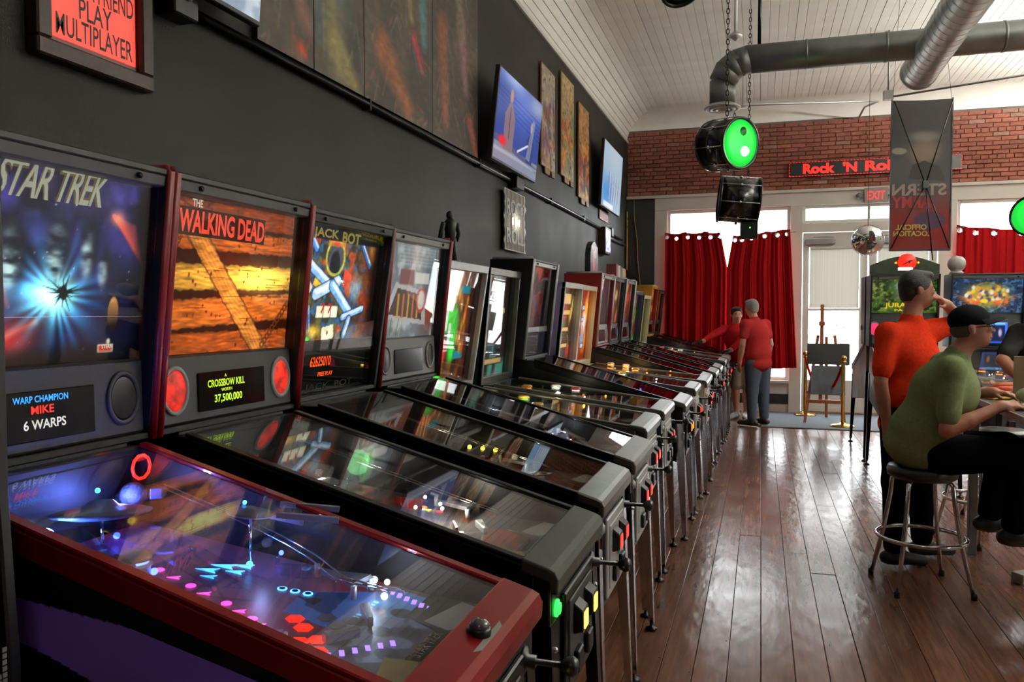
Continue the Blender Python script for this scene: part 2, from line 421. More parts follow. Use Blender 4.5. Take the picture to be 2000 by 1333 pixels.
# far wall: white timber front below, brick above
wf = MB(); Y0, Y1 = FARY, FARY+.2
wf.box(WALLX, RX, Y0+.03, Y1, 3.44, CEIL)                 # brick backing (mortar)
wall_far = struct(wf.build('wall_far', m_mortar))
def fp(name, x0, x1, z0, z1, y0=FARY, y1=FARY+.2, m=m_white, bev=.004):
    return struct(MB().box(x0, x1, y0, y1, z0, z1).build(name, m, None, bev))
tn = 2
for args in [(-1.66, -1.46, 0, 3.2), (.42, .6, 0, 3.2), (2.48, 2.72, 0, 3.2), (4.6, RX, 0, 3.2)]:
    fp('trim_%d' % tn, *args); tn += 1
fp('trim_%d' % tn, -1.66, RX, 3.2, 3.40); tn += 1
fp('trim_%d' % tn, WALLX, RX, 3.40, 3.445, FARY-.045); tn += 1
fp('trim_%d' % tn, -1.46, .42, 0, .49, FARY+.03); tn += 1
fp('trim_%d' % tn, 2.72, 4.6, 0, .49, FARY+.03); tn += 1
fp('trim_%d' % tn, -1.46, .42, .46, .5, FARY-.04, FARY+.12); tn += 1
fp('trim_%d' % tn, -1.46, .42, .13, .285, FARY+.015, FARY+.03, m_blackp); tn += 1
fp('trim_%d' % tn, WALLX, -1.66, 0, 3.40, FARY+.01, FARY+.2, M('dark_panel_paint', C(40, 40, 40), .6)); tn += 1
# bricks
bh, bl, mo = .0535, .2, .0105
nb = 0; rest = MB(); cz = 3.455; r_ = 0; cells = []
while cz+bh < 4.5:
    hdr = (r_ % 6 == 5); L_ = .097 if hdr else bl
    x = WALLX+.01-(L_+mo)*(.5 if r_ % 2 else 0)
    while x < RX:
        a, b_ = max(x, WALLX+.005), min(x+L_, RX)
        top = 4.5 if a > WALLX+.4 else 4.33+.17*min(1, (a-WALLX)/.35)
        if b_-a > .04: cells.append((a, b_, cz))
        x += L_+mo
    cz += bh+mo; r_ += 1
vis = [c for c in cells if c[0] < 3.6 and not (.36 < c[0] and c[1] < 2.75 and 3.60 < c[2] < 3.83) and not (1.5 < c[0] and c[1] < 2.3)]
vis.sort(key=lambda c: -(c[1]-c[0])); own = set(vis[:300])
shared = {}
for c in cells:
    a, b_, z = c; pr = rng.uniform(-.004, .006)
    if c in own:
        k = round(b_-a, 3)
        if k not in shared:
            shared[k] = []
            for v in range(3):
                j = lambda: rng.uniform(-.003, .003)
                hb = k/2; me_ = MB().hexa([(-hb+j(), -.0+j(), j()), (hb+j(), -.0+j(), j()), (hb, .05, 0), (-hb, .05, 0), (-hb+j(), j(), bh+j()), (hb+j(), j(), bh+j()), (hb, .05, bh), (-hb, .05, bh)])
                shared[k].append(me_)
            shared[k] = [q.build('brick', None, wall_far) for q in shared[k]]
            for q in shared[k]: q.hide_render = False
            protos = shared[k]; shared[k] = [q.data for q in protos]
            for q in protos: bpy.data.objects.remove(q)
        pale = rng.random() < (.30 if (c[0] > .2 and (z > 4.25)) else .1)
        me_ = rng.choice(shared[k])
        o = bpy.data.objects.new('brick', me_); COL.objects.link(o); o.parent = wall_far
        o.location = ((a+b_)/2, FARY+pr, z)
        if not me_.materials: me_.materials.append(m_brick)
        o.material_slots[0].link = 'OBJECT'; o.material_slots[0].material = m_brickpale if pale else m_brick
        bm_ = o.modifiers.new('bevel', 'BEVEL'); bm_.width = .004; bm_.segments = 1
    else: rest.box(a, b_, FARY+pr, FARY+.05, z, z+bh)
o = rest.build('brickwork_rest', m_brick, wall_far); o['kind'] = 'stuff'

def window(name, x0, x1, z0, z1, y=FARY+.08, fw=.05, mull=()):
    e = struct(empty(name, ((x0+x1)/2, y, z0))); hw = (x1-x0)/2; h = z1-z0
    f = MB()
    for a, b_, c, d in [(-hw, -hw+fw, 0, h), (hw-fw, hw, 0, h), (-hw+fw, hw-fw, 0, fw), (-hw+fw, hw-fw, h-fw, h)]: f.box(a, b_, -.03, .03, c, d)
    for q in mull: f.box(q-.02, q+.02, -.025, .025, fw, h-fw)
    f.build('window_frame', m_white, e, .004)
    MB().box(-hw+fw-.01, hw-fw+.01, -.003, .003, fw-.01, h-fw+.01).build('pane', m_glass, e)
    return e
window('window_1', -1.46, .42, .5, 3.2, mull=())
window('window_2', .6, 2.48, 2.93, 3.2, fw=.045, mull=(.0,))
window('window_3', 2.72, 4.6, .49, 3.2)
fp('trim_%d' % tn, .6, 2.48, 2.79, 2.93); tn += 1
def door(name, x0, x1, gx0, gx1, label=None, latch=1):
    e = struct(empty(name, (x0, FARY+.06, 0)))
    b = MB(); w_ = x1-x0; a, c = gx0-x0, gx1-x0
    for q in [(0, a, .03, 2.78), (c, w_, .03, 2.78), (a, c, .03, .52), (a, c, 2.56, 2.78), (a, c, 1.585, 1.625)]:
        b.box(q[0], q[1], -.025, .025, q[2], q[3])
    b.build('door_leaf', m_white, e, .004)
    for z0, z1 in ((.51, 1.59), (1.62, 2.57)):
        MB().box(a-.005, c+.005, -.003, .003, z0, z1).build('pane', m_glass, e)
    k = MB(); X = (w_-.05) if latch else .05
    k.tube([(X, -.03, 1.0), (X, -.075, 1.0), (X, -.075, 1.2), (X, -.03, 1.2)], .011, 8)
    k.build('door_handle', m_steel, e)
    MB().box(a-.06, c-.35, -.10, -.03, 2.60, 2.68).box(a+.05, a+.35, -.12, -.10, 2.70, 2.715).build('door_closer', m_lgrey, e, .006)
    return e
d1 = door('door_1', .61, 1.53, .70, 1.42)
d2 = door('door_2', 1.55, 2.47, 1.66, 2.36, latch=0)
fp('trim_%d' % tn, .6, 2.48, 0, .03, FARY-.02, FARY+.2, M('worn_threshold', C(120, 95, 75), .5)); tn += 1
# blinds behind both door windows
def M_cloth(name, col, tr=.3, attr=False):
    m = bpy.data.materials.new(name); m.use_nodes = True; t = m.node_tree; N = t.nodes; L = t.links; N.clear()
    out = N.new('ShaderNodeOutputMaterial'); mx = N.new('ShaderNodeMixShader'); mx.inputs[0].default_value = tr
    d = N.new('ShaderNodeBsdfDiffuse'); q = N.new('ShaderNodeBsdfTranslucent')
    if attr:
        a = N.new('ShaderNodeAttribute'); a.attribute_name = 'print'; src = a.outputs['Color']
    else:
        tc = N.new('ShaderNodeTexCoord'); nz = N.new('ShaderNodeTexNoise'); nz.inputs['Scale'].default_value = 60; L.new(tc.outputs['Object'], nz.inputs['Vector'])
        mr = N.new('ShaderNodeMapRange'); mr.inputs['To Min'].default_value = .75; mr.inputs['To Max'].default_value = 1.25; L.new(nz.outputs['Fac'], mr.inputs['Value'])
        vm = N.new('ShaderNodeVectorMath'); vm.operation = 'SCALE'; vm.inputs[0].default_value = col[:3]; L.new(mr.outputs[0], vm.inputs['Scale']); src = vm.outputs[0]
    L.new(src, d.inputs[0]); L.new(src, q.inputs[0]); L.new(d.outputs[0], mx.inputs[1]); L.new(q.outputs[0], mx.inputs[2]); L.new(mx.outputs[0], out.inputs[0])
    return m
m_blind = M_cloth('white_blind', C(226, 224, 218), .17)
for i, (a, b_, lab) in enumerate([(.71, 1.41, 'white slatted blind lowered over the door beside the easel'), (1.67, 2.35, 'white slatted blind on the door behind the hanging banner')]):
    e = tag(empty('window_blind', ((a+b_)/2, FARY+.015, 1.63)), lab, 'blind', 'door blinds') if False else empty('window_blind', ((a+b_)/2, FARY+.015, 1.63), 0, lab, 'blind')
    hw = (b_-a)/2
    MB().box(-hw, hw, -.02, .02, .90, .935).build('head_rail', m_blind, e, .003)
    MB().box(-hw, hw, -.012, .012, 0, .02).build('bottom_rail', m_blind, e, .003)
    zz = .03; sm_ = None
    while zz < .89:
        if sm_ is None:
            so = MB().hexa([(-hw, -.004, -.013), (hw, -.004, -.013), (hw, -.003, -.013), (-hw, -.003, -.013), (-hw, .004, .013), (hw, .004, .013), (hw, .005, .013), (-hw, .005, .013)]).build('slat', m_blind, e, 0, (0, 0, zz)); sm_ = so.data
        else: link('slat', sm_, None, e, 0, (0, 0, zz))
        zz += .0215
# ground outside
struct(MB().box(-30, 30, FARY+.2, 60, -.3, -.02).build('pavement_outside', M('pale_pavement', C(150, 148, 142), .9, var=.1)))
# ------------------------------------------------------------------ pinball machines
m_redmetal = M('candy_red_metal', C(150, 20, 24), .3, .4, var=.08, coat=.4)
m_redtrim = M('red_edge_moulding', C(140, 22, 28), .4, var=.05)
m_olive = M('dark_powder_coat', C(64, 64, 54), .55, .2, var=.1, vs_=30)
m_bbblack = M('black_laminate', C(17, 17, 19), .5, var=.2)
m_panel = M('dark_grey_panel', C(52, 52, 53), .55, var=.1, vs_=20, bump=.05, bs=300)
m_panel2 = M('mid_grey_panel', C(104, 104, 104), .5, var=.06)
m_display = M('dark_display', C(10, 11, 12), .12, var=.05)
m_apron = M('grey_apron', C(88, 87, 80), .45, .2, var=.1, vs_=14)
m_card = M('paper_card', C(176, 176, 166), .7, var=.06, vs_=40)
m_ycard = M('yellow_card', C(160, 140, 62), .6, var=.1, vs_=40)
m_tin = M('scuffed_white_steel', C(190, 190, 188), .4, .25, var=.1)
m_rubber = M('black_rubber', C(10, 10, 10), .7)
m_wood = M('plywood', C(150, 110, 66), .5, var=.2, vs_=20)
def glow(name, r, g, b, s): return M('glow_'+name, C(r, g, b), .3, emis=C(r, g, b), es=s, var=.02)
g_blue = glow('blue', 60, 90, 255, 9); g_cyan = glow('cyan', 70, 170, 255, 5); g_pink = glow('pink', 255, 60, 170, 3.5)
g_red = glow('red', 255, 40, 25, 3.2); g_white = glow('white', 255, 250, 240, 5); g_yellow = glow('yellow', 255, 225, 60, 7)
g_green = glow('green', 40, 255, 70, 3); g_orange = glow('orange', 255, 120, 30, 4); g_purple = glow('purple', 150, 110, 255, 2.2)
t_yg = glow('lcd_green', 190, 230, 50, 1.0); t_or = glow('dot_orange', 255, 84, 30, 1.1); t_red = glow('text_red', 255, 60, 40, .9); t_bl = glow('text_blue', 70, 170, 255, .8); t_wh = glow('text_white', 205, 205, 185, .8)
g_redglass = glow('red_lens', 255, 36, 10, 1.6)
c_plas = {n: M('plastic_'+n, C(*c), .3, var=.1, coat=.3) for n, c in dict(red=(170, 30, 28), white=(190, 190, 186), blue=(40, 60, 150), yellow=(190, 150, 30), green=(30, 140, 50), grey=(112, 112, 120), orange=(190, 90, 30), teal=(30, 110, 110)).items()}
m_clear = M_glass('clear_plastic', (.86, .89, .95, 1), .05, .07)

def lathe_at(p, d, prof, n=16): return MB().lathe(prof, n, along(p, d))
def machine(label, x, y, rz, sp):
    S = dict(style='stern', w=.28, zf=.93, zb=1.217, yg=1.06, L=1.31, bbw=.715, z0=1.225, z1=1.95, yb=1.10, yt=1.025, byb=1.37,
             rail=m_blackmetal, lock=m_steel, leg=m_chrome, side=m_black, front=m_black, bb=m_bbblack, trim=None, split=1.445, inset=.06,
             art=None, artm=m_art1, pf=None, coin=g_red, door=m_blackmetal, start=None, det=1, topbar=m_grey, panel=m_panel, glass=True, frame=m_steel, inner=None)
    S.update(sp); A = type('A', (), S)
    root = empty('pinball_machine', (x, y, 0), rz, label, 'pinball machine', sp.get('group', 'pinball machines in a row along the dark wall'))
    w, zf, zb, yg, Lc = A.w, A.zf, A.zb, A.yg, A.L
    zg = lambda yy: zf+(zb-zf)*yy/yg
    zfl, zbl = zf-.40, zf-.40+Lc*.114
    t = .018
    # cabinet: open box
    prof = [(.0, zfl), (Lc, zbl), (Lc, zb), (yg, zb), (0, zf)]
    cb = MB().prism(prof, -w, -w+t).prism(prof, w-t, w)
    cb.hexa([(-w+t, 0.0, zfl), (w-t, 0.0, zfl), (w-t, Lc, zbl), (-w+t, Lc, zbl), (-w+t, 0, zfl+.015), (w-t, 0, zfl+.015), (w-t, Lc, zbl+.015), (-w+t, Lc, zbl+.015)])
    cb.box(-w+t, w-t, Lc-t, Lc, zbl, zb).box(-w+t, w-t, yg, Lc-t, zb-t, zb)
    cb.box(-w+t, w-t, yg+.002, yg+.012, zb-.34, zb-t)
    cb.build('cabinet', A.side, root, .003)
    MB().box(-w+t, w-t, -.001, t, zfl+.015, zf-.02).build('front_panel', A.front, root, .002)
    # rails, lock bar, glass
    for s in (-1, 1):
        r = MB()
        def strip(xa, xb, lo, hi, ya=.04, yb_=yg):
            xa, xb = min(xa, xb), max(xa, xb)
            r.hexa([(xa, ya, zg(ya)+lo), (xb, ya, zg(ya)+lo), (xb, yb_, zg(yb_)+lo), (xa, yb_, zg(yb_)+lo), (xa, ya, zg(ya)+hi), (xb, ya, zg(ya)+hi), (xb, yb_, zg(yb_)+hi), (xa, yb_, zg(yb_)+hi)])
        strip(s*(w-.022), s*(w+.006), .0, .012); strip(s*w, s*(w+.006), -.05, .0)
        r.build('side_rail', A.rail, root, .003)
    lp = [(-.022, zf-.05), (-.024, zf-.012), (-.016, zf+.006), (0, zf+.014), (.072, zg(.072)+.016), (.072, zf-.0), (.0, zf-.02), (-.004, zf-.05)]
    MB().prism(lp, -w-.008, w+.008).build('lockdown_bar', A.lock, root, .006, None, 2)
    MB().hexa([(-w+.022, .07, zg(.07)+.002), (w-.022, .07, zg(.07)+.002), (w-.022, yg, zg(yg)+.002), (-w+.022, yg, zg(yg)+.002), (-w+.022, .07, zg(.07)+.006), (w-.022, .07, zg(.07)+.006), (w-.022, yg, zg(yg)+.006), (-w+.022, yg, zg(yg)+.006)]).build('playfield_glass', m_pane, root)
    # legs
    for sx in (-1, 1):
        for ycn, sy in ((.0, -1), (Lc, 1)):
            zt = (zfl if sy < 0 else zbl)+.27
            l = MB(); X0 = sx*(w+.004); Y0_ = ycn+sy*.004; tx, ty = sx*.016, sy*.03
            for q in (0, 1):
                a, b_ = .062, .03
                def cs(k, wid, dx, dy, z):
                    if q == 0: pts = [(X0+dx, Y0_+dy), (X0+dx-sx*.004, Y0_+dy), (X0+dx-sx*.004, Y0_+dy-sy*wid), (X0+dx, Y0_+dy-sy*wid)]
                    else: pts = [(X0+dx, Y0_+dy), (X0+dx, Y0_+dy-sy*.004), (X0+dx-sx*wid, Y0_+dy-sy*.004), (X0+dx-sx*wid, Y0_+dy)]
                    return [(p[0], p[1], z) for p in pts]
                l.hexa(cs(0, b_, tx, ty, .035)+cs(1, a, 0, 0, zt))
            lo = l.build('leg', A.leg, root)
            lathe_at((X0+tx-sx*.014, Y0_+ty-sy*.014, 0), (0, 0, 1), [(.028, 0), (.028, .008), (.012, .016), (.008, .018), (.008, .05), (1e-6, .05)], 12).build('leg_leveller', m_blackmetal, lo)
    # front furniture
    fz = zfl+.03
    if A.det >= 1:
        cd = MB().box(-.17, .17, -.014, .0, fz, fz+.285).build('coin_door', A.door, root, .004)
        MB().box(-.135, .135, -.018, -.013, fz+.03, fz+.255).build('door_plate', m_tin if A.door is m_tin else m_panel, cd, .003)
        for s in (-1, 1):
            MB().prism([(-.018, fz+.15), (-.045, fz+.16), (-.045, fz+.215), (-.018, fz+.235)], s*.065-.032, s*.065+.032).build('coin_slot', m_black, cd, .003)
            MB().box(s*.065-.02, s*.065+.02, -.0475, -.0445, fz+.165, fz+.208).build('coin_slot_light', A.coin, cd)
            MB().box(s*.065-.03, s*.065+.03, -.034, -.018, fz+.045, fz+.105).build('coin_return', m_black, cd, .004)
        lathe_at((0, -.018, fz+.13), (0, -1, 0), [(.012, 0), (.012, .008), (.008, .01), (1e-6, .01)], 12).build('lock', m_chrome, cd)
        pz = zf-.115
        pl = lathe_at((w-.075, .0, pz), (0, -1, 0), [(.03, 0), (.03, .006), (.014, .012), (.014, .03), (.007, .03), (.007, .085), (1e-6, .085)], 14).build('plunger', m_black if A.lock is not m_steel else m_blackmetal, root)
        lathe_at((w-.075, -.085, pz), (0, -1, 0), [(.006, 0), (.012, .004), (.02, .016), (.022, .026), (.016, .036), (1e-6, .04)], 14).build('plunger_knob', m_black, pl)
        lathe_at((-w+.06, .0, pz+.01), (0, -1, 0), [(.022, 0), (.022, .006), (.015, .008), (.015, .012), (1e-6, .012)], 16).build('start_button', A.start or c_plas['white'], root)
        for s in (-1, 1):
            lathe_at((s*w, .075, zf-.115), (s, 0, 0), [(.017, 0), (.017, .005), (.011, .006), (.011, .012), (1e-6, .012)], 14).build('flipper_button', m_black if s < 0 else m_black, root)
            MB().ball((s*(w-.03), -.006, zfl+.2), .009, 8, 6).build('leg_bolt', m_chrome, root)
    # backbox shell
    hb = A.bbw/2; z0, z1, yb_, yt, by = A.z0, A.z1, A.yb, A.yt, A.byb
    yf = lambda z: yb_+(yt-yb_)*(z-z0)/(z1-z0)
    sh = MB(); pr = [(yb_, z0), (by, z0), (by, z1), (yt, z1)]
    sh.prism(pr, -hb, -hb+t).prism(pr, hb-t, hb)
    sh.box(-hb+t, hb-t, by-t, by, z0, z1)
    sh.hexa([(-hb+t, yt, z1-t), (hb-t, yt, z1-t), (hb-t, by-t, z1-t), (-hb+t, by-t, z1-t), (-hb+t, yt, z1), (hb-t, yt, z1), (hb-t, by-t, z1), (-hb+t, by-t, z1)])
    sh.hexa([(-hb+t, yb_, z0), (hb-t, yb_, z0), (hb-t, by-t, z0), (-hb+t, by-t, z0), (-hb+t, yb_, z0+t), (hb-t, yb_, z0+t), (hb-t, by-t, z0+t), (-hb+t, by-t, z0+t)])
    sh.build('backbox', A.bb, root, .003)
    if z0 > zb+.004: MB().box(-w+.02, w-.02, max(yg+.02, yb_+.0), by-.05, zb, z0).build('neck', A.bb, root)
    if A.inner is not None:
        q = MB()
        for s in (-1, 1):
            xa, xb = sorted((s*(hb-t-.003), s*(hb-t)))
            q.hexa([(xa, yb_+.005, z0+t), (xb, yb_+.005, z0+t), (xb, yb_+A.inset+.02, z0+t), (xa, yb_+A.inset+.02, z0+t), (xa, yt+.005, z1-t), (xb, yt+.005, z1-t), (xb, yt+A.inset+.02, z1-t), (xa, yt+A.inset+.02, z1-t)])
        q.build('inner_liner', A.inner, root)
    if A.trim is not None:
        for s in (-1, 1):
            MB().tube([(s*(hb-.008), yb_-.003, z0), (s*(hb-.008), yt-.003, z1-.006), (s*(hb-.008), yt+.01, z1+.004), (s*(hb-.008), by-.02, z1+.004)], .0105, 8).build('edge_moulding', A.trim, root)
    def plane(zlo, zhi, ins, xm):
        o = Vector((-xm, yf(zlo)+ins, zlo)); V = Vector((0, yf(zhi)-yf(zlo), zhi-zlo)); U = Vector((2*xm, 0, 0)); return o, U, V
    ss = A.style == 'ss'
    if A.style in ('stern', 'wpc'):
        tb = MB(); zt0 = z1-t-.03
        tb.hexa([(-hb+t, yf(zt0)+.004, zt0), (hb-t, yf(zt0)+.004, zt0), (hb-t, yf(zt0)+.07, zt0), (-hb+t, yf(zt0)+.07, zt0), (-hb+t, yt+.004, z1-t), (hb-t, yt+.004, z1-t), (hb-t, yt+.07, z1-t), (-hb+t, yt+.07, z1-t)])
        tbo = tb.build('top_bar', A.topbar, root, .003)
        for s in (-1, 1): lathe_at((s*.24, yt+.004, z1-.033), (0, -1, 0), [(.008, 0), (.008, .006), (1e-6, .007)], 10).build('latch', m_blackmetal, tbo)
        zlo, zhi = A.split, zt0+.005
    else:
        fr = MB(); fw = .045
        def bar(x0_, x1_, za, zb_): fr.hexa([(x0_, yf(za)-.004, za), (x1_, yf(za)-.004, za), (x1_, yf(za)+.03, za), (x0_, yf(za)+.03, za), (x0_, yf(zb_)-.004, zb_), (x1_, yf(zb_)-.004, zb_), (x1_, yf(zb_)+.03, zb_), (x0_, yf(zb_)+.03, zb_)])
        bar(-hb, hb, z0, z0+fw); bar(-hb, hb, z1-fw, z1); bar(-hb, -hb+.022, z0+fw, z1-fw); bar(hb-.022, hb, z0+fw, z1-fw)
        fr.build('frame', A.frame, root, .003)
        zlo, zhi = z0+fw-.01, z1-fw+.01
    xm = hb-t-.002
    o, U, V = plane(zlo, zhi, A.inset, xm)
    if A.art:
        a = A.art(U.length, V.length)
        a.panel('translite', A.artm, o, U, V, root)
    if A.glass:
        o2, U2, V2 = plane((z0+.03) if A.style != 'stern' else zlo, zhi, A.inset*.35, xm)
        n = Vector((0, .004, 0)); p = [o2, o2+U2, o2+U2+n, o2+n]
        MB().hexa([tuple(q) for q in p]+[tuple(q+V2) for q in p]).build('backbox_glass', m_pane, root)
    if A.style == 'stern':
        z_a, z_b = z0+t+.002, A.split-.002
        sp_ = MB(); i1, i2 = A.inset-.035, A.inset+.02
        sp_.hexa([(-xm, yf(z_a)+i1-.012, z_a), (xm, yf(z_a)+i1-.012, z_a), (xm, yf(z_a)+i2, z_a), (-xm, yf(z_a)+i2, z_a), (-xm, yf(z_b)+i1+.012, z_b), (xm, yf(z_b)+i1+.012, z_b), (xm, yf(z_b)+i2, z_b), (-xm, yf(z_b)+i2, z_b)])
        spk = sp_.build('speaker_panel', A.panel, root, .006)
        o3 = Vector((0, yf(z_a)+i1-.0125, z_a)); V3 = Vector((0, yf(z_b)+i1+.0115-o3.y, z_b-z_a)); nn = Vector((1, 0, 0)).cross(V3).normalized()
        P = lambda u, v, d=0.: o3+Vector((u, 0, 0))+V3*v+nn*d
        for s in (-1, 1):
            T = along(P(s*.262, .5), nn) @ Matrix.Diagonal((.82, 1.05, 1, 1))
            ring = MB().lathe([(.068, -.004), (.068, .006), (.058, .008), (.056, .002), (1e-6, .001)], 28, T).build('speaker', m_lgrey if sp.get('spk') not in (None, m_black) else A.panel, spk)
            MB().lathe([(.056, .003), (.05, .0045), (1e-6, .006)], 28, T).build('speaker_grille', sp.get('spk') or m_black, ring)
        dw = .165
        dh0, dh1 = .13, .72
        pts = [P(-dw, dh0, .001), P(dw, dh0, .001), P(dw, dh1, .001), P(-dw, dh1, .001)]
        dsp = MB().hexa([tuple(q) for q in pts]+[tuple(q+nn*.004) for q in pts]).build('display', m_display, spk, .002)
        for st, u0, u1, v0, v1, mt in sp.get('disp', []):
            text('display_lettering', st, mt, P(u0, v0, .006), P(u1, v0)-P(u0, v0), P(u0, v1)-P(u0, v0), dsp, .0005, .02)
    if A.style == 'wpc':
        q = MB(); zs = A.split
        q.box(-xm, xm, yf(zs)+A.inset*.5, yf(zs)+A.inset+.02, zs-.03, zs+.012); q.build('divider_bar', A.topbar, root, .003)
        o3, U3, V3 = plane(z0+t+.002, zs-.031, A.inset-.005, xm); nn = U3.cross(V3).normalized()
        pts = [o3, o3+U3, o3+U3+V3, o3+V3]
        dp = MB().hexa([tuple(p) for p in pts]+[tuple(p+nn*.01) for p in pts]).build('display_panel', sp.get('dpm', m_display), root)
        for st, u0, u1, v0, v1, mt in sp.get('disp', []):
            text('display_lettering', st, mt, o3+U3*u0+V3*v0, U3*(u1-u0), V3*(v1-v0), dp, .0115, .02)
    # playfield
    pz = lambda yy: zf-.035+.13*(yy-.08)
    if A.pf: A.pf(root, A, pz, zg)
    return root

# ---------------- playfields
m_pfart = M_art('playfield_print', .05, .3); m_pfglow = M_art('glowing_playfield_print', .32, .35)  # print glows by itself, standing in for lamplight on the board
def pf_board(root, A, pz, paint, mat=None, res=110, y0=.20, y1=1.05):
    wi = A.w-.024
    a = paint(2*wi, y1-y0, res)
    b = a.panel('playfield', mat or m_pfart, (-wi, y0, pz(y0)), (2*wi, 0, 0), (0, y1-y0, pz(y1)-pz(y0)), root)
    MB().hexa([(-wi, y0, pz(y0)-.014), (wi, y0, pz(y0)-.014), (wi, y1, pz(y1)-.014), (-wi, y1, pz(y1)-.014), (-wi, y0, pz(y0)-.002), (wi, y0, pz(y0)-.002), (wi, y1, pz(y1)-.002), (-wi, y1, pz(y1)-.002)]).build('playfield_board', m_wood, root)
    return b
def pf_apron(root, A, pz, mat=m_apron, y1=.21, cards=True, c1=m_card, c2=m_ycard, rise=.012):
    wi = A.w-.024
    P = [(-wi, .035, pz(.035)+rise), (wi, .035, pz(.035)+rise), (wi, y1+.09, pz(y1)+rise), (.12, y1+.09, pz(y1)+rise), (.07, y1-.04, pz(y1)+rise*.9), (-.07, y1-.04, pz(y1)+rise*.9), (-.12, y1+.09, pz(y1)+rise), (-wi, y1+.09, pz(y1)+rise)]
    n = len(P); m = MB(); m.add(P+[(p[0], p[1], p[2]-.03) for p in P], [tuple(range(n)), tuple(range(2*n-1, n-1, -1))]+[(i, i+n, (i+1) % n+n, (i+1) % n) for i in range(n)])
    ap = m.build('apron', mat, root, .003)
    if cards:
        for s, mt in ((-1, c2), (1, c1)):
            T = Matrix.Translation((s*.15, .125, pz(.125)+rise+.001)) @ Matrix.Rotation(math.atan(.114), 4, 'X') @ Matrix.Rotation(-s*.25, 4, 'Z')
            MB().box(-.07, .07, -.042, .042, 0, .0015, T).build('instruction_card', mt, ap)
    return ap
def pf_flippers(root, A, pz, mat=None):
    for s in (-1, 1):
        f = MB(); y0 = .315; z = pz(.30)+.004
        p0 = Vector((s*.085, y0, z)); p1 = Vector((s*.022, y0-.045, z-.005)); d = (p1-p0); n = Vector((-d.y, d.x, 0)).normalized()
        q = [p0+n*.012, p0-n*.012, p1-n*.006, p1+n*.006]
        if s > 0: q = q
        f.hexa([tuple(v) for v in q]+[tuple(v+Vector((0, 0, .022))) for v in q])
        f.build('flipper', mat or c_plas['white'], root, .003)
        tri = [(s*.20, .36), (s*.20, .50), (s*.135, .37)]
        sl = MB().prism([(p[0], p[1]) for p in tri], pz(.42)+.018, pz(.42)+.03, 'z').build('slingshot', c_plas['grey'], root)
        pm = MB()
        for p in tri: pm.tube([(p[0], p[1], pz(p[1])), (p[0], p[1], pz(p[1])+.03)], .007, 8)
        pm.build('slingshot_posts', c_plas['white'], sl)
def pf_bumper(root, pz, x, y, cap, lamp=None, r=.036):
    z = pz(y)
    b = MB().lathe([(.03, 0), (.03, .03), (.034, .032), (.034, .036), (.02, .038), (.02, .046)], 18, Matrix.Translation((x, y, z))).build('pop_bumper', c_plas['white'], root)
    MB().lathe([(r, .046), (r, .054), (r*.7, .062), (1e-6, .064)], 18, Matrix.Translation((x, y, z))).build('bumper_cap', cap, b)
    if lamp is not None: MB().lathe([(.026, .038), (.026, .045), (1e-6, .0455)], 14, Matrix.Translation((x, y, z))).build('bumper_lamp', lamp, b)
def pf_insert(root, pz, x, y, mat, kind='disc', s=.012, rot=0.):
    T = Matrix.Translation((x, y, pz(y)+.0008)) @ Matrix.Rotation(math.atan(.114), 4, 'X') @ Matrix.Rotation(rot, 4, 'Z')
    if kind == 'disc': poly = [(s*math.cos(i*math.pi/8), s*math.sin(i*math.pi/8)) for i in range(16)]
    elif kind == 'arrow': poly = [(0, s*1.6), (-s*.75, -s), (0, -s*.55), (s*.75, -s)]
    elif kind == 'hex': poly = [(s*math.cos(i*math.pi/3), s*math.sin(i*math.pi/3)) for i in range(6)]
    else: poly = [(-s*.45, -s), (s*.45, -s), (s*.45, s), (-s*.45, s)]
    MB().prism(poly, 0, .0012, 'z', T).build('insert_light', mat, root)
def pf_wire(root, pts, off=.011, mat=None):
    pts = [Vector(p) for p in pts]; n = len(pts)
    def sm(P):   # Catmull-Rom
        out = []
        for i in range(len(P)-1):
            a, b, c, d = P[max(i-1, 0)], P[i], P[i+1], P[min(i+2, len(P)-1)]
            for k in range(6):
                t = k/6; out.append(.5*((2*b)+(c-a)*t+(2*a-5*b+4*c-d)*t*t+(3*b-a-3*c+d)*t**3))
        return out+[P[-1]]
    P = sm(pts); m = MB(); L_, R_ = [], []
    for i, p in enumerate(P):
        d = (P[min(i+1, len(P)-1)]-P[max(i-1, 0)]); q = Vector((-d.y, d.x, 0)).normalized()*off
        L_.append(p+q); R_.append(p-q)
    m.tube(L_, .0022, 6).tube(R_, .0022, 6)
    for i in range(0, len(P), 4):
        m.tube([L_[i], L_[i]*.5+R_[i]*.5-Vector((0, 0, .012)), R_[i]], .0018, 5)
    return m.build('wire_ramp', mat or m_chrome, root)
def pf_ramp(root, pz, pts, wd=.05, h=.03, mat=None):
    m = MB(); P = [Vector(p) for p in pts]
    for i in range(len(P)-1):
        a, b = P[i], P[i+1]; d = b-a; q = Vector((-d.y, d.x, 0)).normalized()*wd/2; u = Vector((0, 0, .003)); k = q.normalized()*.003
        def hx(a0, a1, b1, b0, hh): m.hexa([tuple(v) for v in (a0, a1, b1, b0)]+[tuple(v+Vector((0, 0, hh))) for v in (a0, a1, b1, b0)])
        hx(a-q, a+q, b+q, b-q, .003); hx(a-q, a-q+k, b-q+k, b-q, h); hx(a+q-k, a+q, b+q, b+q-k, h)
    return m.build('ramp', mat or m_clear, root)
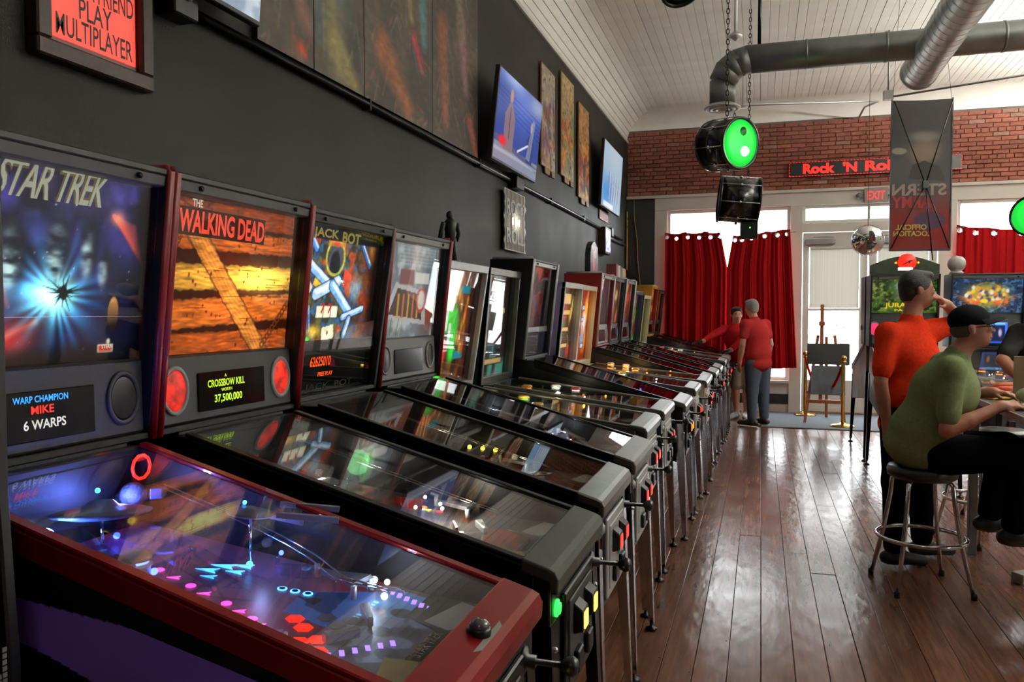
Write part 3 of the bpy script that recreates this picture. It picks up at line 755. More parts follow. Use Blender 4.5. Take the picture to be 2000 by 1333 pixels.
def pf_targets(root, pz, x, y, n, mat, rot=0., lamp=None):
    for i in range(n):
        dx, dy = math.cos(rot)*(i-(n-1)/2)*.026, math.sin(rot)*(i-(n-1)/2)*.026
        T = Matrix.Translation((x+dx, y+dy, pz(y))) @ Matrix.Rotation(rot, 4, 'Z')
        MB().box(-.011, .011, -.003, .003, 0, .032, T).build('target', mat, root)
        if lamp is not None: pf_insert(root, pz, x+dx+math.sin(rot)*.022, y+dy-math.cos(rot)*.022, lamp, 'disc', .006)
def pf_posts(root, pz, pts, mat):
    for x, y in pts:
        MB().lathe([(.006, 0), (.007, .004), (.005, .008), (.005, .022), (.008, .025), (.005, .03), (1e-6, .031)], 8, Matrix.Translation((x, y, pz(y)))).build('post', mat, root)
def lamp(root, name, loc, col, power, r=.012):
    l = bpy.data.lights.new(name, 'POINT'); l.color = col; l.energy = power; l.shadow_soft_size = r
    o = bpy.data.objects.new(name, l); COL.objects.link(o); o.parent = root; o.location = loc; return o
# ---------------- backglass prints (generic pictures in the photograph's colours; titles as lettering)
def art_space(w, h):
    a = Art(w, h, 330, (14, 14, 34), 3)
    n = a.noise(5, 5, 4); a.addc(np.clip(n-.42, 0, 1)*a.v**1.3, (150, 130, 330))
    a.addc(np.clip(a.noise(4, 4, 3)-.5, 0, 1)*(1-a.v), (60, 90, 220))
    # red streaks upper right and glow lower left
    for k in range(14):
        t = k/13; a.line(.84, .80, .95+.05*t, .76-.22*t, .010, (255, 90, 60), .45, .02)
    a.blob(.86, .79, .05, .04, (255, 150, 110), .9, 1); a.blob(.72, .90, .22, .12, (90, 80, 150), .5, 1)
    a.blob(.42, .13, .14, .10, (190, 40, 30), .9, 1, .3); a.line(.36, .12, .52, .22, .02, (255, 130, 90), .6, .04); a.line(.38, .45, .41, .3, .012, (200, 80, 50), .7, .03)
    # burst of teal light
    r = np.hypot(a.x-.60*a.asp, a.v-.36); th = np.arctan2(a.v-.36, a.x-.60*a.asp)
    ray = .55+.45*np.sin(th*17+np.sin(th*5)*2)
    a.addc(np.exp(-(r/.20)**1.4)*ray, (40, 190, 230)); a.addc(np.exp(-(r/.11)**2), (190, 255, 200))
    a.addc(np.exp(-(np.hypot((a.x-.52*a.asp)/1.8, a.v-.36)/.07)**1.5), (120, 230, 255))
    # four pale half-lit globes and a small copper one
    for cx, cy, rx, ry in ((.42, .55, .075, .19), (.60, .60, .085, .2), (.735, .60, .055, .14), (.815, .52, .045, .11)):
        n2 = a.noise(9, 22, 3); q = ((a.x-cx*a.asp)/rx)**2+((a.v-cy)/ry)**2
        a.mix(np.exp(-q**2.2)*.85, (20, 26, 34)); q2 = ((a.x-(cx-.012)*a.asp)/(rx*.74))**2+((a.v-cy+.02)/(ry*.8))**2
        a.addc(np.exp(-q2**1.6)*np.clip((n2-.28)*2.2, 0, 1.1)*(.45+.55*np.clip((cy+.12-a.v)*4, 0, 1)), (196, 226, 205))
    a.ell(.865, .26, .04, .10, (34, 22, 14), 1)
    ins = np.clip((1-np.sqrt(((a.x-.865*a.asp)/.04)**2+((a.v-.26)/.10)**2))*10, 0, 1); a.addc(ins*np.clip((a.v-.19)*7, 0, 1), (150, 105, 60))
    # dark spiky shape in the burst
    for k in range(16):
        t = k/16*2*math.pi; a.line(.63, .37, .63+.085*math.cos(t)/a.asp*(1.2+.5*math.sin(3*t)), .37+.075*math.sin(t)*(1+.4*math.cos(5*t)), .018, (12, 22, 22), .95, None, .1)
    a.ell(.63, .37, .025, .04, (10, 16, 18))
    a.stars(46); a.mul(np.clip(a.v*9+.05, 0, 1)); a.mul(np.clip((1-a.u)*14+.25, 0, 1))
    a.rect(.80, .045, .875, .09, (190, 180, 140)); a.rect(.806, .052, .869, .083, (180, 40, 30)); a.ell(.85, .105, .013, .016, (200, 190, 140))
    return a
def art_planks(w, h):
    a = Art(w, h, 330, (46, 14, 4), 7)
    def plank(x0, y0, x1, y1, hw, base, seed):
        ax, ay, bx, by = x0*a.asp, y0, x1*a.asp, y1; dx, dy = bx-ax, by-ay; L_ = math.hypot(dx, dy)
        s_ = ((a.x-ax)*dx+(a.v-ay)*dy)/L_; q = (-(a.x-ax)*dy+(a.v-ay)*dx)/L_
        e = hw+.004*np.sin(s_*37+seed)+.003*np.sin(s_*91)
        m = np.clip((e-abs(q))/a.px/1.3+.5, 0, 1)*np.clip((s_+.02)/a.px, 0, 1)*np.clip((L_+.02-s_)/a.px, 0, 1)
        g = .5+.5*np.sin(q*210+4*np.sin(s_*5+seed)+2*np.sin(s_*13)); nn = a.noise(10, 60, 3, seed)
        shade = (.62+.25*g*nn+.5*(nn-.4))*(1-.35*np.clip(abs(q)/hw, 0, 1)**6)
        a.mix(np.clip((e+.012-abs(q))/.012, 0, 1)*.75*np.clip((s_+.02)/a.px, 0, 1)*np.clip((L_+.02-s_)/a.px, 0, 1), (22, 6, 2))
        c = np.array(base)/255.0*shade[..., None]
        a.im = a.im*(1-m[..., None])+np.clip(c, 0, 1.2)*m[..., None]
    plank(-.05, .90, 1.05, .93, .075, (190, 76, 26), 11); plank(-.05, .73, 1.05, .76, .07, (235, 110, 36), 2)
    plank(-.05, .485, 1.05, .52, .085, (255, 176, 60), 3); plank(-.05, .24, 1.05, .315, .095, (240, 118, 36), 4); plank(-.05, .05, 1.05, .06, .085, (226, 100, 32), 5)
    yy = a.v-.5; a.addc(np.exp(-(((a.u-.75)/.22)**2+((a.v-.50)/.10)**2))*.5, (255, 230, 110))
    plank(.22, .80, .80, -.05, .075, (250, 150, 56), 6)
    for k in range(110):                                   # knots, nail holes
        a.ell(a.rng.random(), a.rng.random(), .004+.008*a.rng.random(), .005+.009*a.rng.random(), (60, 18, 4), .8)
    for k in range(26):
        x, y = a.rng.random(), a.rng.random(); a.line(x, y, x+.12+.1*a.rng.random(), y+.005, .005, (70, 24, 6), .7, .004)
    for k in range(11):                                   # chains, as print
        t = k/10; a.ring(.13-.10*t+.01*math.sin(k*3), .74-.24*t, .02, .014, (48, 20, 8), .95); a.ring(.13-.10*t+.01*math.sin(k*3), .742-.24*t, .02, .005, (170, 90, 50), .9)
        a.ring(.99-.20*t, .33-.30*t, .02, .014, (48, 20, 8), .95); a.ring(.99-.20*t, .332-.30*t, .02, .005, (150, 74, 40), .9)
    a.line(.1, .98, .35, .85, .014, (60, 22, 10), .7, .01); a.line(.35, .99, .2, .86, .012, (60, 22, 10), .6, .01)
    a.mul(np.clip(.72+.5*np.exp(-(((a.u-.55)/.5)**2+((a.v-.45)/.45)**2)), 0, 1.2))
    return a
def art_machine_parts(w, h):
    a = Art(w, h, 230, (40, 42, 34), 12)
    n = a.noise(9, 9, 3); n2 = a.noise(14, 14, 3)
    a.mix(np.clip((n-.45)*5, 0, 1), (90, 84, 40)); a.mix(np.clip((n2-.5)*6, 0, 1), (38, 80, 120)); a.mix(np.clip((a.noise(8, 8, 2)-.6)*8, 0, 1), (150, 60, 30))
    a.mix(np.clip((a.u-.62)*4, 0, 1)*.6, (92, 34, 22))
    def pipe(x0, y0, x1, y1, wd, c):
        a.line(x0, y0, x1, y1, wd+.02, (18, 26, 44)); a.line(x0, y0, x1, y1, wd, c); a.line(x0+.01, y0+.014, x1+.01, y1+.014, wd*.35, (235, 242, 248), .8, .02)
    a.ell(.46, .74, .12, .16, (60, 66, 74)); a.ell(.46, .68, .085, .12, (18, 22, 26)); a.ring(.46, .74, .15, .03, (150, 150, 60)); a.rect(.36, .84, .56, .88, (190, 120, 40)); a.ell(.46, .86, .05, .02, (200, 60, 40))
    a.poly([(.28, .66), (.36, .60), (.34, .44), (.24, .5)], (200, 160, 40)); a.poly([(.58, .66), (.68, .6), (.66, .46), (.58, .5)], (190, 60, 36)); a.blob(.74, .48, .12, .1, (120, 150, 170), .8)
    pipe(.02, .78, .40, .52, .085, (120, 160, 205)); pipe(.28, .42, .52, .54, .10, (150, 180, 205)); pipe(.46, .50, .70, .26, .10, (104, 156, 205)); pipe(.62, .22, .86, .30, .06, (110, 150, 190)); pipe(.7, .2, .66, .06, .07, (90, 130, 175))
    pipe(.12, .96, .24, .8, .06, (60, 110, 180)); pipe(.76, .9, .9, .7, .05, (50, 90, 150))
    a.poly([(.02, .62), (.10, .66), (.24, .48), (.14, .28), (.02, .34)], (196, 176, 156)); a.line(.06, .6, .18, .34, .006, (120, 100, 90)); a.line(.12, .6, .04, .36, .006, (120, 100, 90))
    for k in range(14): a.line(.04+.018*k, .1, .02+.016*k+.02*math.sin(k*2.3), .32, .012, (40, 90, 200) if k % 2 else (180, 195, 220), .9)
    a.rect(.30, .21, .56, .33, (40, 36, 30)); 
    for k in range(3): a.rect(.31+.083*k, .22, .385+.083*k, .32, (226, 216, 176))
    a.poly([(.40, .01), (.54, .04), (.52, .16), (.39, .13)], (214, 206, 170)); a.ell(.46, .085, .014, .02, (20, 20, 20)); a.blob(.3, .1, .1, .06, (200, 160, 40), .9); a.blob(.24, .03, .04, .025, (60, 230, 40), 1)
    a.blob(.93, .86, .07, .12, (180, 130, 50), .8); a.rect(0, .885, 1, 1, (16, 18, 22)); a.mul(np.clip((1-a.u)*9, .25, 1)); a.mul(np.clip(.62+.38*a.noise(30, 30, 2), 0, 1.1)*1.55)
    return a
def art_bright(w, h):
    a = Art(w, h, 180, (120, 130, 136), 5)
    n = a.noise(6, 6, 3); a.mix(np.clip((n-.45)*4, 0, 1), (196, 204, 206)); a.blob(.92, .6, .16, .5, (24, 70, 104), 1, 1); a.blob(.9, .25, .16, .2, (196, 70, 30), .8, 1)
    a.poly([(.12, .2), (.28, .58), (.8, .5), (.86, .12)], (196, 196, 200)); a.poly([(.2, .24), (.32, .52), (.74, .46), (.78, .18)], (70, 40, 30))
    for k in range(5): a.rect(.33+.085*k, .2, .36+.085*k, .46, (230, 110 if k % 2 else 180, 30), .9)
    a.ell(.74, .4, .07, .14, (235, 225, 215)); a.ring(.74, .4, .12, .03, (210, 50, 40), .9); a.rect(.34, .56, .58, .72, (130, 70, 72)); a.rect(.6, .58, .86, .7, (225, 225, 220))
    for k in range(8): a.line(.05+.05*k, 0, .02+.06*k, .2, .014, (210, 190, 140) if k % 2 else (70, 66, 60), .8)
    for k in range(12): a.rect(.3, .76+.018*k, .95, .768+.018*k, (225, 228, 226), .7)
    return a
def art_green(w, h):
    a = Art(w, h, 190, (50, 26, 18), 9)
    n = a.noise(10, 10, 3); a.mix(np.clip((n-.4)*4, 0, 1), (110, 60, 24)); a.blob(.35, .85, .28, .2, (235, 150, 70), .9, 1)
    for k in range(10): a.line(.2+.04*k, .72, .26+.045*k, .98, .02, (230, 190, 110) if k % 2 else (150, 70, 40), .9)
    G = (40, 226, 40)
    a.blob(.38, .58, .26, .13, G, 1, 2); a.blob(.18, .42, .09, .2, G, 1, 2); a.blob(.58, .45, .10, .22, G, 1, 2); a.blob(.62, .27, .08, .07, G, 1, 2); a.blob(.34, .1, .07, .2, G, 1, 2); a.blob(.15, .3, .08, .06, G, 1, 2)
    for k in range(16): a.line(.2+.03*k, .35+.018*((k*7) % 9), .24+.03*k, .5+.01*k, .008, (10, 90, 14), .7)
    a.blob(.36, .3, .11, .12, (226, 40, 52), 1, 2); a.rect(.14, .48, .42, .66, (225, 232, 220)); a.poly([(.22, .54), (.34, .54), (.28, .63)], (40, 150, 60)); a.rect(.46, .36, .52, .54, (214, 216, 212)); a.rect(.12, .18, .36, .30, (226, 220, 190)); a.rect(.12, .3, .5, .31, (235, 235, 230))
    for y in (.80, .22): a.rect(.66, y, .92, y+.07, (30, 130, 150)); a.rect(.1, .81, .18, .86, (60, 160, 170)) 
    for k in range(16): a.blob(.62+.3*a.rng.random(), .3+.5*a.rng.random(), .03, .06, (220, 170, 40) if k % 2 else (200, 90, 30), .8)
    a.blob(.84, .6, .02, .035, (255, 130, 30), 1); a.mix(np.clip((a.u-.86)*9, 0, 1), (70, 26, 22), .8)
    return a
def art_generic(seed, base, cols, boxes=None, res=120, wins=(225, 200, 150), bright=1.):
    def f(w, h):
        a = Art(w, h, res, base, seed); r = a.rng
        for i, c in enumerate(cols*3):
            a.blob(r.random(), r.random(), .08+.14*r.random(), .06+.14*r.random(), c, .95, 2, r.random()*3)
        for i in range(14):
            c = cols[i % len(cols)]; x, y = r.random(), r.random(); a.line(x, y, x+r.uniform(-.2, .2), y+r.uniform(-.3, .3), .012+.02*r.random(), c, .9, .01, .3)
        for b in boxes or (): a.rect(b[0]-.01, b[1]-.01, b[2]+.01, b[3]+.01, (30, 26, 24)); a.rect(*b, wins)
        a.im *= bright; return a
    return f
def flat_art(c1, c2, seed, res=90):
    def f(w, h, r=res):
        a = Art(w, h, r, c1, seed); a.mix(np.clip((a.noise(8, 8, 3)-.45)*5, 0, 1), c2); a.mix(np.clip((a.noise(14, 14, 2)-.6)*9, 0, 1), (200, 190, 170), .7)
        return a
    return f

# ---------------- machine 1: space
def pf_space(root, A, pz, zg):
    def paint(w, h, res):
        a = Art(w, h, 260, (78, 26, 34), 2)
        a.mix(np.clip((a.noise(6, 6, 3)-.4)*3, 0, 1), (150, 44, 50)); a.blob(.8, .5, .3, .2, (60, 62, 110), .8, 1); a.blob(.5, .05, .6, .16, (40, 44, 60), 1, 1)
        a.poly([(.45, .16), (.9, .2), (.72, .36), (.5, .34)], (48, 70, 118)); a.poly([(.56, .24), (.82, .26), (.74, .33), (.6, .32)], (26, 40, 76))
        a.poly([(.5, .1), (.95, .06), (.98, .2), (.7, .2)], (52, 92, 132)); a.poly([(.3, .06), (.5, .02), (.6, .14), (.42, .17)], (74, 82, 98))
        for i in range(5):
            for j in range(3): a.ell(.30+.10*i+.05*(j % 2), .04+.06*j, .026, .030, (24, 26, 34) if (i+j) % 2 else (70, 76, 96))
        for k in range(9): a.rect(.54+.03*k, .175, .56+.03*k, .19, (120, 190, 230))
        for k in range(30): a.line(.1+.8*a.rng.random(), .4+.55*a.rng.random(), .1+.8*a.rng.random(), .4+.55*a.rng.random(), .004, (34, 12, 18), .6)
        a.poly([(.62, .30), (.69, .30), (.655, .36)], (26, 14, 18)); a.blob(.2, .8, .2, .2, (36, 26, 80), .8, 1); a.blob(.7, .85, .2, .2, (30, 30, 110), .8, 1)
        return a
    pf_board(root, A, pz, paint, M_art('bright_glow_playfield_print', .75, .35), y0=.16)  # stronger glow put into this print so its reds show
    ap = pf_apron(root, A, pz, m_apron, y1=.15)
    z = pz(.13)+.0135; sl = .13
    text('apron_lettering', 'STAR TREK', m_lgrey, (-.06, .125, pz(.125)+.013), (.12, 0, 0), (0, .022, .022*sl), ap, .0005)
    pf_flippers(root, A, pz, c_plas['grey'])
    for i in range(6): pf_insert(root, pz, -.12+.022*i, .285-.016*i, g_purple, 'bar', .011, -1.0)
    for i in range(7): pf_insert(root, pz, .222-.007*i, .335-.021*i, g_purple, 'bar', .012, .25+1.57)
    for (x, y) in ((-.045, .385), (-.075, .335), (-.1, .36), (-.02, .42), (-.115, .31)): pf_insert(root, pz, x, y, g_redglass, 'hex', .02)
    for (x, y) in ((.0, .335), (.02, .37), (-.02, .30), (.035, .32)): pf_insert(root, pz, x, y, c_plas['grey'], 'hex', .02)
    for i, y in enumerate((.80, .745, .69, .64, .575, .53, .49, .46)): pf_insert(root, pz, .05-.016*i-.02, y, g_pink, 'arrow' if i % 2 else 'disc', .011, .5)
    for x, y, s in ((.09, .715, .02), (.13, .70, .022), (.155, .665, .018), (.115, .66, .016), (.06, .69, .014)): pf_insert(root, pz, x, y, g_cyan, 'arrow', s, .3)
    for i in range(3):
        pf_insert(root, pz, .094+.004*i, .525-.03*i, g_cyan, 'disc', .011); pf_insert(root, lambda q: pz(q)+.001, .094+.004*i, .525-.03*i, c_plas['blue'], 'disc', .007)
    pf_targets(root, pz, .165, .535, 3, m_clear, 1.75, None)
    for (x, y) in ((.19, .60), (.2, .52), (.215, .44), (.07, .43), (-.17, .5), (-.19, .62), (-.1, .78), (.21, .36), (-.2, .40), (.12, .79), (.02, .86), (-.16, .88), (.17, .86)): pass
    pf_posts(root, pz, [(.19, .60), (.2, .52), (.215, .44), (.14, .42), (-.17, .5), (-.19, .62), (-.1, .78), (.21, .36), (-.2, .40), (.12, .79), (.02, .86), (-.16, .88), (.17, .86)], m_clear)
    pf_wire(root, [(.23, .98, pz(.98)+.12), (.225, .80, pz(.8)+.095), (.20, .62, pz(.62)+.075), (.17, .50, pz(.5)+.06), (.13, .40, pz(.4)+.045), (.16, .32, pz(.32)+.03), (.20, .28, pz(.28)+.02)])
    pf_wire(root, [(-.22, .98, pz(.98)+.12), (-.21, .78, pz(.78)+.08), (-.20, .6, pz(.6)+.06), (-.21, .42, pz(.42)+.03)])
    pf_ramp(root, pz, [(.03, .62, pz(.62)+.004), (.04, .80, pz(.8)+.05), (.0, .95, pz(.95)+.09), (-.14, .99, pz(.99)+.09)], .07, .03)
    pf_ramp(root, pz, [(-.13, .60, pz(.6)+.004), (-.14, .76, pz(.76)+.04), (-.10, .92, pz(.92)+.07)], .06, .03)
    for x, y in ((-.10, .86), (-.16, .79), (-.04, .80)): pf_bumper(root, pz, x, y, c_plas['grey'], g_blue)
    # toys: saucer craft with two arms at the back, a second craft over the right ramp
    def craft(x, y, z, s, rot, mat, name):
        T = Matrix.Translation((x, y, z)) @ Matrix.Rotation(rot, 4, 'Z') @ Matrix.Rotation(R(8), 4, 'X') @ Matrix.Scale(s, 4)
        e = MB().lathe([(1e-6, -.012), (.05, -.01), (.086, -.002), (.09, .003), (.07, .009), (.03, .014), (.02, .024), (1e-6, .026)], 28, T)
        e.hexa([(-.012, -.2, -.03), (.012, -.2, -.03), (.012, -.05, -.01), (-.012, -.05, -.01), (-.012, -.2, -.005), (.012, -.2, -.005), (.012, -.05, .008), (-.012, -.05, .008)], T)
        for q in (-1, 1):
            e.hexa([(q*.01, -.17, -.02), (q*.085, -.2, .02), (q*.085, -.17, .02), (q*.01, -.13, -.02), (q*.01, -.17, -.016), (q*.085, -.2, .025), (q*.085, -.17, .025), (q*.01, -.13, -.016)], T)
            e.box(q*.085-.012, q*.085+.012, -.33, -.1, .012, .034, T)
        o = e.build(name, mat, root, .002)
        MB().tube([(x, y, z), (x, y, pz(y))], .004, 6).build('toy_post', m_chrome, root)
        return o
    m_ship = M('toy_blue_grey_plastic', C(112, 118, 150), .35, var=.12)
    craft(.0, .93, pz(.93)+.11, 1.2, 2.2, m_ship, 'toy_craft'); craft(.17, .66, pz(.66)+.125, .62, .5, m_ship, 'toy_craft')
    MB().ball((-.02, .92, pz(.92)+.168), .006, 10, 6).build('craft_lamp', g_cyan, root); MB().ball((.17, .675, pz(.67)+.148), .005, 10, 6).build('craft_lamp', g_cyan, root)
    MB().ball((.17, 1.0, pz(1.0)+.10), .032, 16, 10).build('grey_globe', M('pitted_grey', C(96, 92, 104), .7, bump=.6, bs=90), root)
    MB().tube([(.2+.03*math.cos(t/10*6.283), 1.0, pz(1.)+.165+.03*math.sin(t/10*6.283)) for t in range(10)], .004, 6, True).build('red_ring_lamp', g_red, root)
    for i, (x, y, s) in enumerate(((-.08, .82, .045), (-.19, .73, .035))): MB().ball((x, y, pz(y)+.03), (s, s, s*.7), 12, 8).build('toy_rock', M('toy_rock_%d' % i, C(84, 72, 66), .8, bump=.8, bs=40), root)
    for x, y, m_, r in ((.13, .635, g_cyan, .008), (.215, .36, g_white, .008), (.145, .30, g_white, .008), (.22, .33, g_white, .007), (-.02, .77, g_blue, .008), (-.2, .95, g_yellow, .010), (-.06, .95, g_blue, .008), (.1, .985, g_blue, .008), (.235, .62, g_blue, .006), (-.22, .86, g_cyan, .007)):
        MB().ball((x, y, pz(y)+.02), r, 10, 6).build('playfield_bulb', m_, root)
    lamp(root, 'playfield_lamp', (.1, .97, pz(.97)+.12), (.12, .18, 1.), 3.2); lamp(root, 'playfield_lamp', (-.12, .93, pz(.93)+.09), (.1, .25, 1.), 2.6)
    lamp(root, 'playfield_lamp', (.15, .6, pz(.6)+.08), (.35, .42, 1.), .3); lamp(root, 'playfield_lamp', (.16, .33, pz(.33)+.05), (.6, .75, 1.), .35)
    lamp(root, 'playfield_lamp', (-.12, .45, pz(.45)+.06), (1., .2, .6), .25)
def side_space(root, A):
    pass
# names of the row, near to far
Y1C, STEP = 1.43, .735
def yc(k): return Y1C+(k-1)*STEP
ROT = R(90)
XF = -.485
def put(label, k, sp, dx=0.): return machine(label, XF+dx, yc(k), ROT, sp)
m_purple = M('violet_cabinet_print', C(46, 34, 84), .42, var=.25, vs_=3)
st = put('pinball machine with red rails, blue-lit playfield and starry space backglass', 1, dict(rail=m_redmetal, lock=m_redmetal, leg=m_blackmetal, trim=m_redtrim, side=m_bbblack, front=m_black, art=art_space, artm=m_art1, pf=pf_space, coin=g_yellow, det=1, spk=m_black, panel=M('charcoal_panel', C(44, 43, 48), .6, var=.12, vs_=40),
         disp=[('WARP CHAMPION', -.067, .083, .585, .665, t_bl), ('MIKE', -.02, .042, .45, .545, t_red), ('6 WARPS', -.041, .075, .27, .385, t_wh)]))
o_, U_, V_ = (-.345, 1.092, 1.45), (.69, 0, 0), (0, -.052, .49)
m_title = M('silver_title_ink', C(150, 156, 140), .4, emis=C(168, 172, 152), es=.7, var=.3, vs_=30); m_titleedge = M('gold_title_edge', C(90, 80, 40), .4, emis=C(120, 104, 60), es=.5)
zA = 1.80; yA = 1.10+.06-.006-(zA-1.225)/.725*.075
tilt = Vector((0, -.075/.725, 1))
for nm, st_, bo, mm, off in (('title_edge', 'STAR TREK', .045, m_titleedge, .0015), ('title', 'STAR TREK', .012, m_title, .003)):
    text(nm, st_, mm, (-.105, yA-.0, 1.825), (.30, 0, .004), tilt*.085, st, off, bo, .10, spacing=.9)
# action button and plate on the lock bar
zb_ = .93+.0172
T_ = Matrix.Translation((0.0, .028, zb_)) @ Matrix.Rotation(math.atan(.272*.4), 4, 'X')
pl_ = MB().prism([(-.085, -.012), (-.06, -.028), (.06, -.028), (.085, -.012), (.085, .012), (.06, .028), (-.06, .028), (-.085, .012)], 0, .002, 'z', T_).build('button_plate', m_card, st)
for i_, (s_, xx) in enumerate((('FIRE', -.06), ('SELECT', .06))): 
    text('plate_lettering', s_, m_blackp, T_ @ Vector((xx-.02, -.012, .0022)), T_.to_3x3() @ Vector((.04, 0, 0)), T_.to_3x3() @ Vector((0, .014, 0)), pl_, .0004)
bt_ = lathe_at(T_ @ Vector((0, 0, .002)), (0, -.1, 1), [(.024, 0), (.024, .012), (.02, .016), (1e-6, .016)], 20).build('action_button', m_black, st)
lathe_at(T_ @ Vector((0, 0, .016)), (0, -.1, 1), [(.02, 0), (.019, .008), (.012, .014), (1e-6, .016)], 20).build('button_cap', M('smoked_clear_plastic', C(90, 84, 92), .12, coat=1.), bt_)
# side print of the red-railed machine: violet field with a black sweep
def art_side(w, h):
    a = Art(w, h, 300, (20, 13, 24), 2)
    a.poly([(.0, .8), (.55, 1.0), (.62, 1.02), (1.0, 1.02), (1., .2), (.86, .45), (.62, .62), (.4, .72)], (150, 112, 236)); a.blob(.55, .62, .2, .12, (96, 34, 90), .6, 1)
    a.mix(np.clip((.30+.25*a.u-a.v)*6, 0, 1), (14, 8, 18)); a.line(.1, .55, .25, .36, .012, (150, 26, 40), .7, .03); a.line(.45, .62, .52, .46, .006, (150, 140, 150), .8)  # the two thin lines are reflection streaks painted into the print
    return a
art_side(1.3, .45).panel('side_print', m_paint, (-.2825, 1.30, .685), (0, -1.29, -.15), (0, 0, .475), st, None, (0, 0, .335))
text('logo_lettering', 'STERN', t_wh, (.2105, 1.098+.058-(1.4725-1.225)*.1035, 1.4755), (.036, 0, 0), (0, 0, .0105), st, .002, .03)
def machine_at(label, k, sp, dx=0.): return machine(label, XF+dx, yc(k)-.018, ROT, sp)
# ---------------- machine 2: planks
def pf_grey(seed, lampcol=g_white, accents=(c_plas['red'], c_plas['grey']), lp=((1, .95, .85), .5), n=10, base=(58, 56, 54)):
    def f(root, A, pz, zg):
        rr = random.Random(seed)
        def paint(w, h, res):
            a = Art(w, h, 90, base, seed); a.mix(np.clip((a.noise(8, 8, 3)-.45)*4, 0, 1), (110, 100, 92)); a.mix(np.clip((a.noise(10, 10, 2)-.62)*8, 0, 1), (150, 60, 40))
            for k in range(22): a.ell(a.rng.random(), a.rng.random(), .02, .02, (190, 170, 110) if k % 2 else (40, 50, 90), .9)
            return a
        pf_board(root, A, pz, paint, m_pfart, y0=.16)
        pf_apron(root, A, pz, m_apron, y1=.16)
        pf_flippers(root, A, pz)
        for i in range(3): pf_bumper(root, pz, rr.uniform(-.14, .14), .70+.1*i+rr.uniform(-.03, .03), accents[i % len(accents)], lampcol)
        pf_wire(root, [(.225, 1.0, pz(1.)+.12), (.22, .8, pz(.8)+.09), (.19, .6, pz(.6)+.07), (.2, .42, pz(.42)+.04), (.21, .30, pz(.3)+.02)])
        pf_ramp(root, pz, [(-.08, .58, pz(.58)+.004), (-.1, .76, pz(.76)+.05), (-.02, .95, pz(.95)+.09), (.14, .99, pz(.99)+.09)], .07, .03)
        pf_targets(root, pz, .12, .56, 4, accents[0], 1.4, lampcol); pf_targets(root, pz, -.17, .5, 3, accents[-1], -1.3, None)
        pf_targets(root, pz, -.03, .345, 3, accents[0], .5, lampcol)
        pf_posts(root, pz, [(rr.uniform(-.22, .22), rr.uniform(.35, 1.0)) for _ in range(n)], m_clear)
        for i in range(8): pf_insert(root, pz, rr.uniform(-.16, .16), rr.uniform(.3, .75), rr.choice([g_white, g_red, g_yellow, g_orange]), rr.choice(['disc', 'arrow']), .010, rr.uniform(-.5, .5))
        for i in range(6): MB().ball((rr.uniform(-.2, .2), rr.uniform(.3, .95), pz(.6)+.02), .006, 8, 6).build('playfield_bulb', lampcol, root)
        for yy_ in (.4, .85): lamp(root, 'playfield_lamp', (0.08, yy_, pz(yy_)+.07), lp[0], lp[1])
    return f
def pf_far(seed, c1, c2, col=(1, .8, .5), pw=.5, bulbs=(g_orange, g_white)):
    def f(root, A, pz, zg):
        rr = random.Random(seed)
        pf_board(root, A, pz, flat_art(c1, c2, seed, 60), m_pfglow, y0=.16)
        pf_apron(root, A, pz, c_plas['red'] if seed % 2 else m_apron, y1=.16)
        for i in range(3): pf_bumper(root, pz, rr.uniform(-.15, .15), .62+.13*i, c_plas[rr.choice(['red', 'yellow', 'white', 'orange'])], rr.choice(bulbs))
        pf_posts(root, pz, [(rr.uniform(-.22, .22), rr.uniform(.35, 1.0)) for _ in range(8)], c_plas['white'])
        pf_targets(root, pz, .16, .6, 4, c_plas['white'], 1.5, None); pf_flippers(root, A, pz)
        for i in range(5): MB().ball((rr.uniform(-.2, .2), rr.uniform(.3, .95), pz(.6)+.025), .007, 8, 6).build('playfield_bulb', rr.choice(bulbs), root)
        lamp(root, 'playfield_lamp', (0, .7, pz(.7)+.08), col, pw)
    return f
m_lamp_red = M('lit_red_speaker', C(90, 12, 6), .5, emis=C(226, 34, 10), es=.9, var=.6, vs_=34)
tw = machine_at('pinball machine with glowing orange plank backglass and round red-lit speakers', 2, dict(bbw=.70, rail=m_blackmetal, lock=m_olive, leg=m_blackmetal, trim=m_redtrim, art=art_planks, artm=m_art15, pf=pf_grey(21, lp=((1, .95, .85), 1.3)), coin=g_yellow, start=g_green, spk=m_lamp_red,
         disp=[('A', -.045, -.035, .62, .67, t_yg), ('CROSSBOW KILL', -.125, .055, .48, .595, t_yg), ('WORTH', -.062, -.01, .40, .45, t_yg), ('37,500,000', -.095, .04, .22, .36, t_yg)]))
dd = Vector((0, -.075/.725, 1)); fy = lambda z: 1.10+.06-(z-1.225)/.725*.075
sgn = MB().hexa([(-.265, fy(1.795)-.004, 1.792), (.155, fy(1.79)-.004, 1.792), (.155, fy(1.79), 1.792), (-.265, fy(1.80), 1.792), (-.265, fy(1.875)-.004, 1.873), (.155, fy(1.875)-.004, 1.873), (.155, fy(1.87), 1.873), (-.265, fy(1.87), 1.873)]).build('title_plate', M('dark_title_ink', C(40, 14, 8), .5, emis=C(60, 20, 10), es=.5), tw)
m_tred = M('red_title_ink', C(220, 60, 40), .5, emis=C(236, 74, 50), es=.95, var=.2, vs_=60)
text('title', 'WALKING', m_tred, (-.258, fy(1.80)-.006, 1.80), (.25, 0, .0), dd*.066, tw, .001, .03)
text('title', 'DEAD', m_tred, (.01, fy(1.798)-.006, 1.798), (.138, 0, .0), dd*.066, tw, .001, .03)
